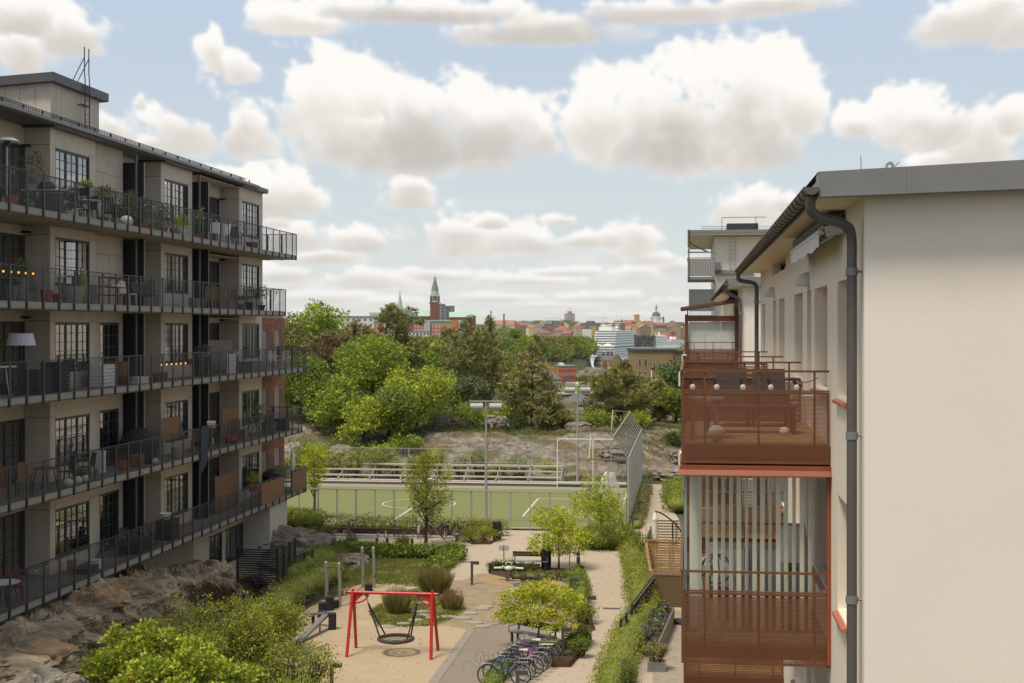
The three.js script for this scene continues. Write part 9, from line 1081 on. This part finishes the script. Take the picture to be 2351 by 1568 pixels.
chair('white folding chair seen on edge, second deck', 1, -48.2, M.cloth, { turn: 1.4 }); chair('green metal chair at left of tall stool, second deck', 1, -49.2, std([0.08, 0.12, 0.08]), { arm: 1 }); chair('dark green bar stool, second deck', 1, -50.3, std([0.05, 0.08, 0.06]), { tall: 1 }); pot('round wicker basket with blanket, second deck', 1, -55.6, 0.35, 0.4, M.bamboo, { plant: 0 }); crate('light grey cube before the wicker basket', 1, -55.0, [0.35, 0.4, 0.4], M.greypot); chair('left wooden slat chair of second deck far group', 1, -56.7, M.timber, { tall: 1, turn: 0.1 }); chair('middle wooden slat chair of second deck far group', 1, -57.9, M.timber, { tall: 1, turn: 0 }); chair('right wooden slat chair of second deck far group', 1, -59.4, M.timber, { turn: -0.4 }); pot('dark pot of grass at second deck bay', 1, -61.0, 0.2, 0.3, M.greypot, { ph: 0.35 }); pot('black pot with leafy shrub, second deck', 1, -62.2, 0.22, 0.4, M.black, { ph: 0.7, pal: PAL.green }); pot('climbing shrub on the second deck end rail', 1, -64.0, 0.2, 0.3, M.black, { ph: 1.0, pal: PAL.dark }); fest('vine-like bulbs at second deck far rail', 1, -60.6, -65.5, 9);
// third deck
{ const l = thing('floor_lamp', 'outdoor lamp with pale lilac drum shade, third deck', 'lamp', at(2, -40.2, -20.5)); new B().cyl([0, 1.55, 0], [0, 1.92, 0], 0.44, 0.36, 24, false).mesh('lamp_shade', std([0.50, 0.46, 0.52], { roughness: 1, side: THREE.DoubleSide }), l); new B().cyl([0, 0, 0], [0, 1.9, 0], 0.03).cyl([0, 0, 0], [0, 0.05, 0], 0.2).mesh('stand', M.black, l); }
table('tall white wooden table, third deck near end', 2, -38.5, M.cloth, { sq: 1, h: 0.95, r: 0.42, leg: M.cloth }); pot('leafy climber beside the drum lamp, third deck', 2, -40.5, 0.22, 0.35, M.black, { stem: 0.6, ph: 1.0, pw: 0.4, pal: PAL.dark, x: -21.2 }); crate('large dark rattan box, third deck', 2, -40.9, [0.7, 0.75, 0.9], M.darkcloth); crate('dark rattan sofa back, third deck', 2, -42.3, [0.6, 0.95, 0.8], M.darkcloth, { name: 'sofa', cat: 'sofa' }); { const g = thing('kettle_grill', 'round black kettle grill on steel legs, third deck', 'grill', at(2, -43.6, -20.5)); new B().ball(0, 0.85, 0, 0.3, 0.75, 16, 10).mesh('bowl', M.black, g); for (const a of [0, 2.1, 4.2]) new B().bar([Math.cos(a) * 0.15, 0.75, Math.sin(a) * 0.15], [Math.cos(a) * 0.32, 0, Math.sin(a) * 0.32], 0.025, 0.025).mesh('leg', M.steel, g); new B().box(-0.35, 0.72, 0.2, 0.35, 0.75, 0.4).mesh('shelf', M.steel, g); }
crate('white cushioned swing seat frame, third deck', 2, -46.6, [0.5, 0.75, 1.2], M.cloth, { name: 'hanging_seat', cat: 'seat', x: -20.7 }); pot('wicker egg chair back, third deck', 2, -48.2, 0.4, 0.85, M.bamboo, { plant: 0, x: -20.8 }); pot('woven plant basket at railing, third deck', 2, -48.0, 0.22, 0.3, M.bamboo, { plant: 0 }); crate('long pale cushion bench, third deck', 2, -49.1, [0.4, 0.22, 1.0], M.cloth, { name: 'bench_cushion', cat: 'cushion' }); pot('macrame basket planter, third deck left', 2, -50.9, 0.18, 0.35, M.bamboo, { plant: 0 }); pot('macrame basket planter, third deck right', 2, -51.6, 0.18, 0.35, M.bamboo, { plant: 0 }); fest('lit amber bulbs hanging at middle of third deck', 2, -50.2, -53.2, 6, 0.8, 1); pot('hanging terracotta pot on third deck rail', 2, -53.4, 0.16, 0.22, M.terracotta, { y: 0.6, plant: 0, x: -20.0 }); pot('lavender in railing box, third deck', 2, -55.0, 0.3, 0.2, M.greypot, { y: 0.85, x: -20.05, ph: 0.25, pw: 0.4, pal: [[0.14, 0.12, 0.24], [0.10, 0.14, 0.06]] }); chair('black folding chair at third deck middle', 2, -56.5, M.black); table('small black table at third deck middle', 2, -55.6, M.black, { r: 0.3 }); screen('driftwood stick screen on the third deck', 2, -57.9, -61.2, 0.15, 1.55, M.greywood, -20.9, 18); { const d = thing('drying_rack', 'white laundry rack leaning at third deck railing', 'rack', at(2, -59.2, -20.2)); for (let q = 0; q < 12; q++) new B().bar([-0.05, 0.05 + q * 0.075, 0.55 - q * 0.02], [-0.05, 0.05 + q * 0.075, -0.55 - q * 0.02], 0.015, 0.05).mesh('rung', M.cloth, d); for (const z of [-0.55, 0.55]) new B().bar([-0.05, 0, z], [-0.1, 1.0, z - 0.22], 0.03, 0.03).mesh('side', M.white, d); }
crate('long grey lounge sofa near third deck end', 2, -63.2, [0.7, 0.45, 1.9], M.greypot, { name: 'sofa', cat: 'sofa', x: -20.6 }); pot('white round pot on the third deck sill', 2, -62.0, 0.16, 0.2, M.cloth, { plant: 0, y: 0.75, x: -21.0 }); chair('white garden chair, third deck end left', 2, -66.0, M.cloth, { arm: 1 }); chair('white garden chair, third deck end right', 2, -67.4, M.cloth, { arm: 1, turn: -0.5 }); fest('small white bulbs along third deck end', 2, -61.8, -69, 12);
// fourth deck
chair('wooden armchair at near end of fourth deck', 3, -38.8, M.redwood, { arm: 1, frame: M.black, tall: 1 }); chair('bright wooden armchair on the fourth deck', 3, -40.2, M.timber, { arm: 1, frame: M.black, tall: 1, turn: 0.3 }); table('brown wooden round table, fourth deck', 3, -41.6, M.redwood, { r: 0.45 }); chair('dark armchair right of round table, fourth deck', 3, -43.1, M.darkwood, { arm: 1, turn: -0.6 }); chair('dark armchair under the bay window, fourth deck', 3, -44.6, M.darkwood, { arm: 1, turn: -0.8 }); globe('white stone-like lantern left, fourth deck', 3, -42.6, 0.16); globe('white stone-like lantern middle, fourth deck', 3, -43.3, 0.16); globe('white stone-like lantern right, fourth deck', 3, -43.9, 0.14); pot('dark green bowl of succulents, fourth deck', 3, -44.1, 0.24, 0.3, std([0.05, 0.07, 0.05]), { ph: 0.12, pal: PAL.juniper }); crate('white slatted box at wall corner, fourth deck', 3, -46.8, [0.15, 0.75, 0.3], M.cloth, { x: -20.8 }); pot('terracotta pot with thin twig plant, fourth deck', 3, -47.7, 0.2, 0.36, M.terracotta, { ph: 0.8, pw: 0.15, n: 80 }); crate('wooden box beside grill cover, fourth deck', 3, -49.0, [0.35, 0.42, 0.5], M.bamboo); { const c = thing('grill_cover', 'large black covered grill on the fourth deck', 'cover', at(3, -50.2, -20.8)); new B().ball(0, 0.7, 0, 0.75, 0.9, 14, 9).mesh('cloth', M.darkcloth, c); new B().cyl([0, 0, 0], [0, 0.3, 0], 0.6, 0.65).mesh('skirt', M.darkcloth, c); } globe('small pale globe at fourth deck railing', 3, -50.0, 0.14);
screen('bamboo screen piece on fourth deck, left of curtain', 3, -52.0, -53.8, 0.7, 1.6, M.bamboo, -20.6, 10); { const c = thing('hung_cloth', 'grey cloth draped over the fourth deck railing', 'cloth', at(3, -54.3, -19.72)); const b = new B(); for (let q = 0; q < 8; q++) b.face([[0.05 * (q % 2), -0.75 + 0.06 * q, 0.4 - q * 0.1], [0.05 * ((q + 1) % 2), -0.75 + 0.06 * (q + 1), 0.4 - (q + 1) * 0.1], [0.02, 1.1, 0.4 - (q + 1) * 0.1], [0.02, 1.1, 0.4 - q * 0.1]]); b.mesh('cloth', std([0.05, 0.06, 0.07], { side: THREE.DoubleSide, roughness: 1 }), c); new B().cyl([0, 1.1, 0.42], [0, 1.1, -0.42], 0.05).mesh('fold', M.darkcloth, c); }
pot('pale grey pot near hanging cloth, fourth deck', 3, -53.0, 0.26, 0.4, M.paleplastic, { plant: 0 }); chair('rattan bistro chair left, fourth deck', 3, -55.3, M.bamboo, { turn: 0.2 }); chair('rattan bistro chair right, fourth deck', 3, -56.2, M.bamboo, { turn: -0.4 }); { const s = thing('baby_stroller', 'white and black pushchair on the fourth deck', 'pushchair', at(3, -57.4, -20.5), 0.5); new B().bx(0, 0.55, 0, 0.35, 0.4, 0.5, [0.3, 0, 0]).mesh('seat', M.black, s); new B().bx(0, 0.95, -0.25, 0.36, 0.3, 0.2, [0.4, 0, 0]).mesh('hood', M.cloth, s); new B().bar([0, 0.2, 0.4], [0, 1.05, -0.45], 0.04, 0.04).mesh('frame', M.white, s); for (const z of [-0.35, 0.35]) for (const x of [-0.2, 0.2]) new B().torus(new THREE.Matrix4().makeTranslation(x, 0.14, z).multiply(new THREE.Matrix4().makeRotationY(H2)), 0.12, 0.025, 14, 6).mesh('wheel', M.rubber, s); const m = thing('toy_car', 'red ride-on toy car on the fourth deck', 'toy', at(3, -59.3, -20.3)); new B().bx(0, 0.2, 0, 0.3, 0.2, 0.6).mesh('body', M.red, m); for (const z of [-0.2, 0.2]) new B().cyl([-0.18, 0.09, z], [0.18, 0.09, z], 0.09).mesh('wheel', M.rubber, m); }
chair('brown wooden high chair, fourth deck', 3, -60.4, M.redwood, { tall: 1 }); screen('bamboo screen under red flowers, fourth deck', 3, -59.8, -62.2, 0.2, 1.5, M.bamboo, -20.9, 12); pot('box of dark red flowers on fourth deck rail', 3, -62.2, 0.25, 0.25, M.bamboo, { y: 0.9, x: -20.0, ph: 0.4, pal: PAL.green, bloom: 0.15, bpal: [[0.25, 0.02, 0.08]] }); crate('grey metal cabinet with lantern on fourth deck', 3, -58.6, [0.4, 1.2, 0.9], M.greypost, { x: -21.4, lid: M.steel }); crate('grey side table, fourth deck', 3, -61.2, [0.35, 0.45, 0.4], M.greypot); pot('large grey planter at fourth deck end', 3, -65.2, 0.4, 0.55, M.greypot, { ph: 0.45, pal: PAL.green }); crate('dark rattan box at fourth deck end', 3, -67.3, [0.6, 0.55, 0.8], M.darkcloth); bicycle('dark bicycle parked on the fourth deck', -20.5, -64.0, 1.2, [0.06, 0.02, 0.02], {}).position.y = FL[3];
// fifth deck
{ const c = table('round table with striped cloth at lower left edge', 4, -38.9, M.cloth, { r: 0.5 }); chair('dark red folding chair by striped table', 4, -39.6, std([0.14, 0.02, 0.02])); } crate('low dark tray with boxes, fifth deck', 4, -44.6, [0.5, 0.16, 0.9], M.greypost); crate('cardboard box on the dark tray', 4, -44.4, [0.25, 0.4, 0.25], M.timber, { x: -20.8 }); crate('white parcel on the dark tray', 4, -45.2, [0.25, 0.3, 0.3], M.cloth, { x: -20.3 }); chair('deck chair with white towel, fifth deck', 4, -47.9, M.darkwood, { arm: 1, tall: 1 }); crate('dark low lounge, fifth deck', 4, -48.9, [0.7, 0.45, 1.4], M.darkcloth, { name: 'sofa', cat: 'sofa' }); crate('brown wooden planter chest with baskets, fifth deck', 4, -52.0, [0.6, 0.75, 1.0], M.darkwood); pot('white wicker basket on the chest, fifth deck', 4, -51.8, 0.22, 0.25, M.cloth, { y: 0.8, plant: 0 }); fest('bulbs along the near half of lowest deck', 4, -40, -49, 12); { const w = thing('hand_truck', 'black trolley wheel leaning on the fifth deck', 'trolley', at(4, -50.3, -20.3)); new B().torus(new THREE.Matrix4().makeTranslation(0, 0.25, 0).multiply(new THREE.Matrix4().makeRotationY(0.9)), 0.22, 0.035, 18, 6).mesh('wheel', M.rubber, w); new B().bar([0, 0.25, 0], [-0.2, 0.9, 0.3], 0.03, 0.03).mesh('handle', M.black, w); }
screen('bamboo screen on lowest deck rail, left part', 4, -62.0, -65.6, 0.02, 1.05, M.bamboo, -19.74, 16); screen('bamboo screen on lowest deck rail, right end', 4, -67.0, -69.6, 0.02, 1.05, M.bamboo, -19.74, 12); screen('tall bamboo divider at the lowest deck', 4, -58.9, -62.0, 0.05, 1.7, M.bamboo, -20.9, 14); pot('white flowering box on the lowest deck rail', 4, -65.5, 0.3, 0.2, M.greypot, { y: 1.0, x: -19.9, ph: 0.25, pw: 0.5, bloom: 0.5, n: 700 }); pot('leafy box plant left of bamboo rail screen', 4, -61.6, 0.25, 0.3, M.terracotta, { y: 0.75, x: -20.0, ph: 0.55, pal: PAL.spring, bloom: 0.1 }); { const p = thing('parasol', 'closed white parasol at the lowest deck end', 'parasol', at(4, -68.6, -20.2)); new B().cyl([0, 0, 0], [0, 2.1, 0], 0.03).mesh('pole', M.paleplastic, p); new B().lathe([[0.02, 2.15], [0.09, 1.9], [0.12, 1.2], [0.1, 0.95], [0.02, 0.9]], 9).mesh('canopy', M.cloth, p); const c = thing('grill_cover', 'black covered grill at the lowest deck end', 'cover', at(4, -67.6, -20.9)); new B().ball(0, 0.8, 0, 0.6, 0.6, 14, 9).mesh('cloth', M.darkcloth, c); new B().cyl([0, 0, 0], [0, 0.8, 0], 0.5, 0.58).mesh('skirt', M.darkcloth, c); } table('dark wooden table on the lowest deck far end', 4, -66.0, M.darkwood, { sq: 1, r: 0.45 }); chair('dark chair at the lowest deck far table', 4, -66.8, M.darkwood, { x: -20.6 });

scene.fog = new THREE.FogExp2(new THREE.Color(0.86, 0.88, 0.9), 0.00005);            // thin summer haze over the harbour
scene.traverse((o) => { if (o.isMesh) { o.castShadow = true; o.receiveShadow = true; } });
renderer.render(scene, camera);
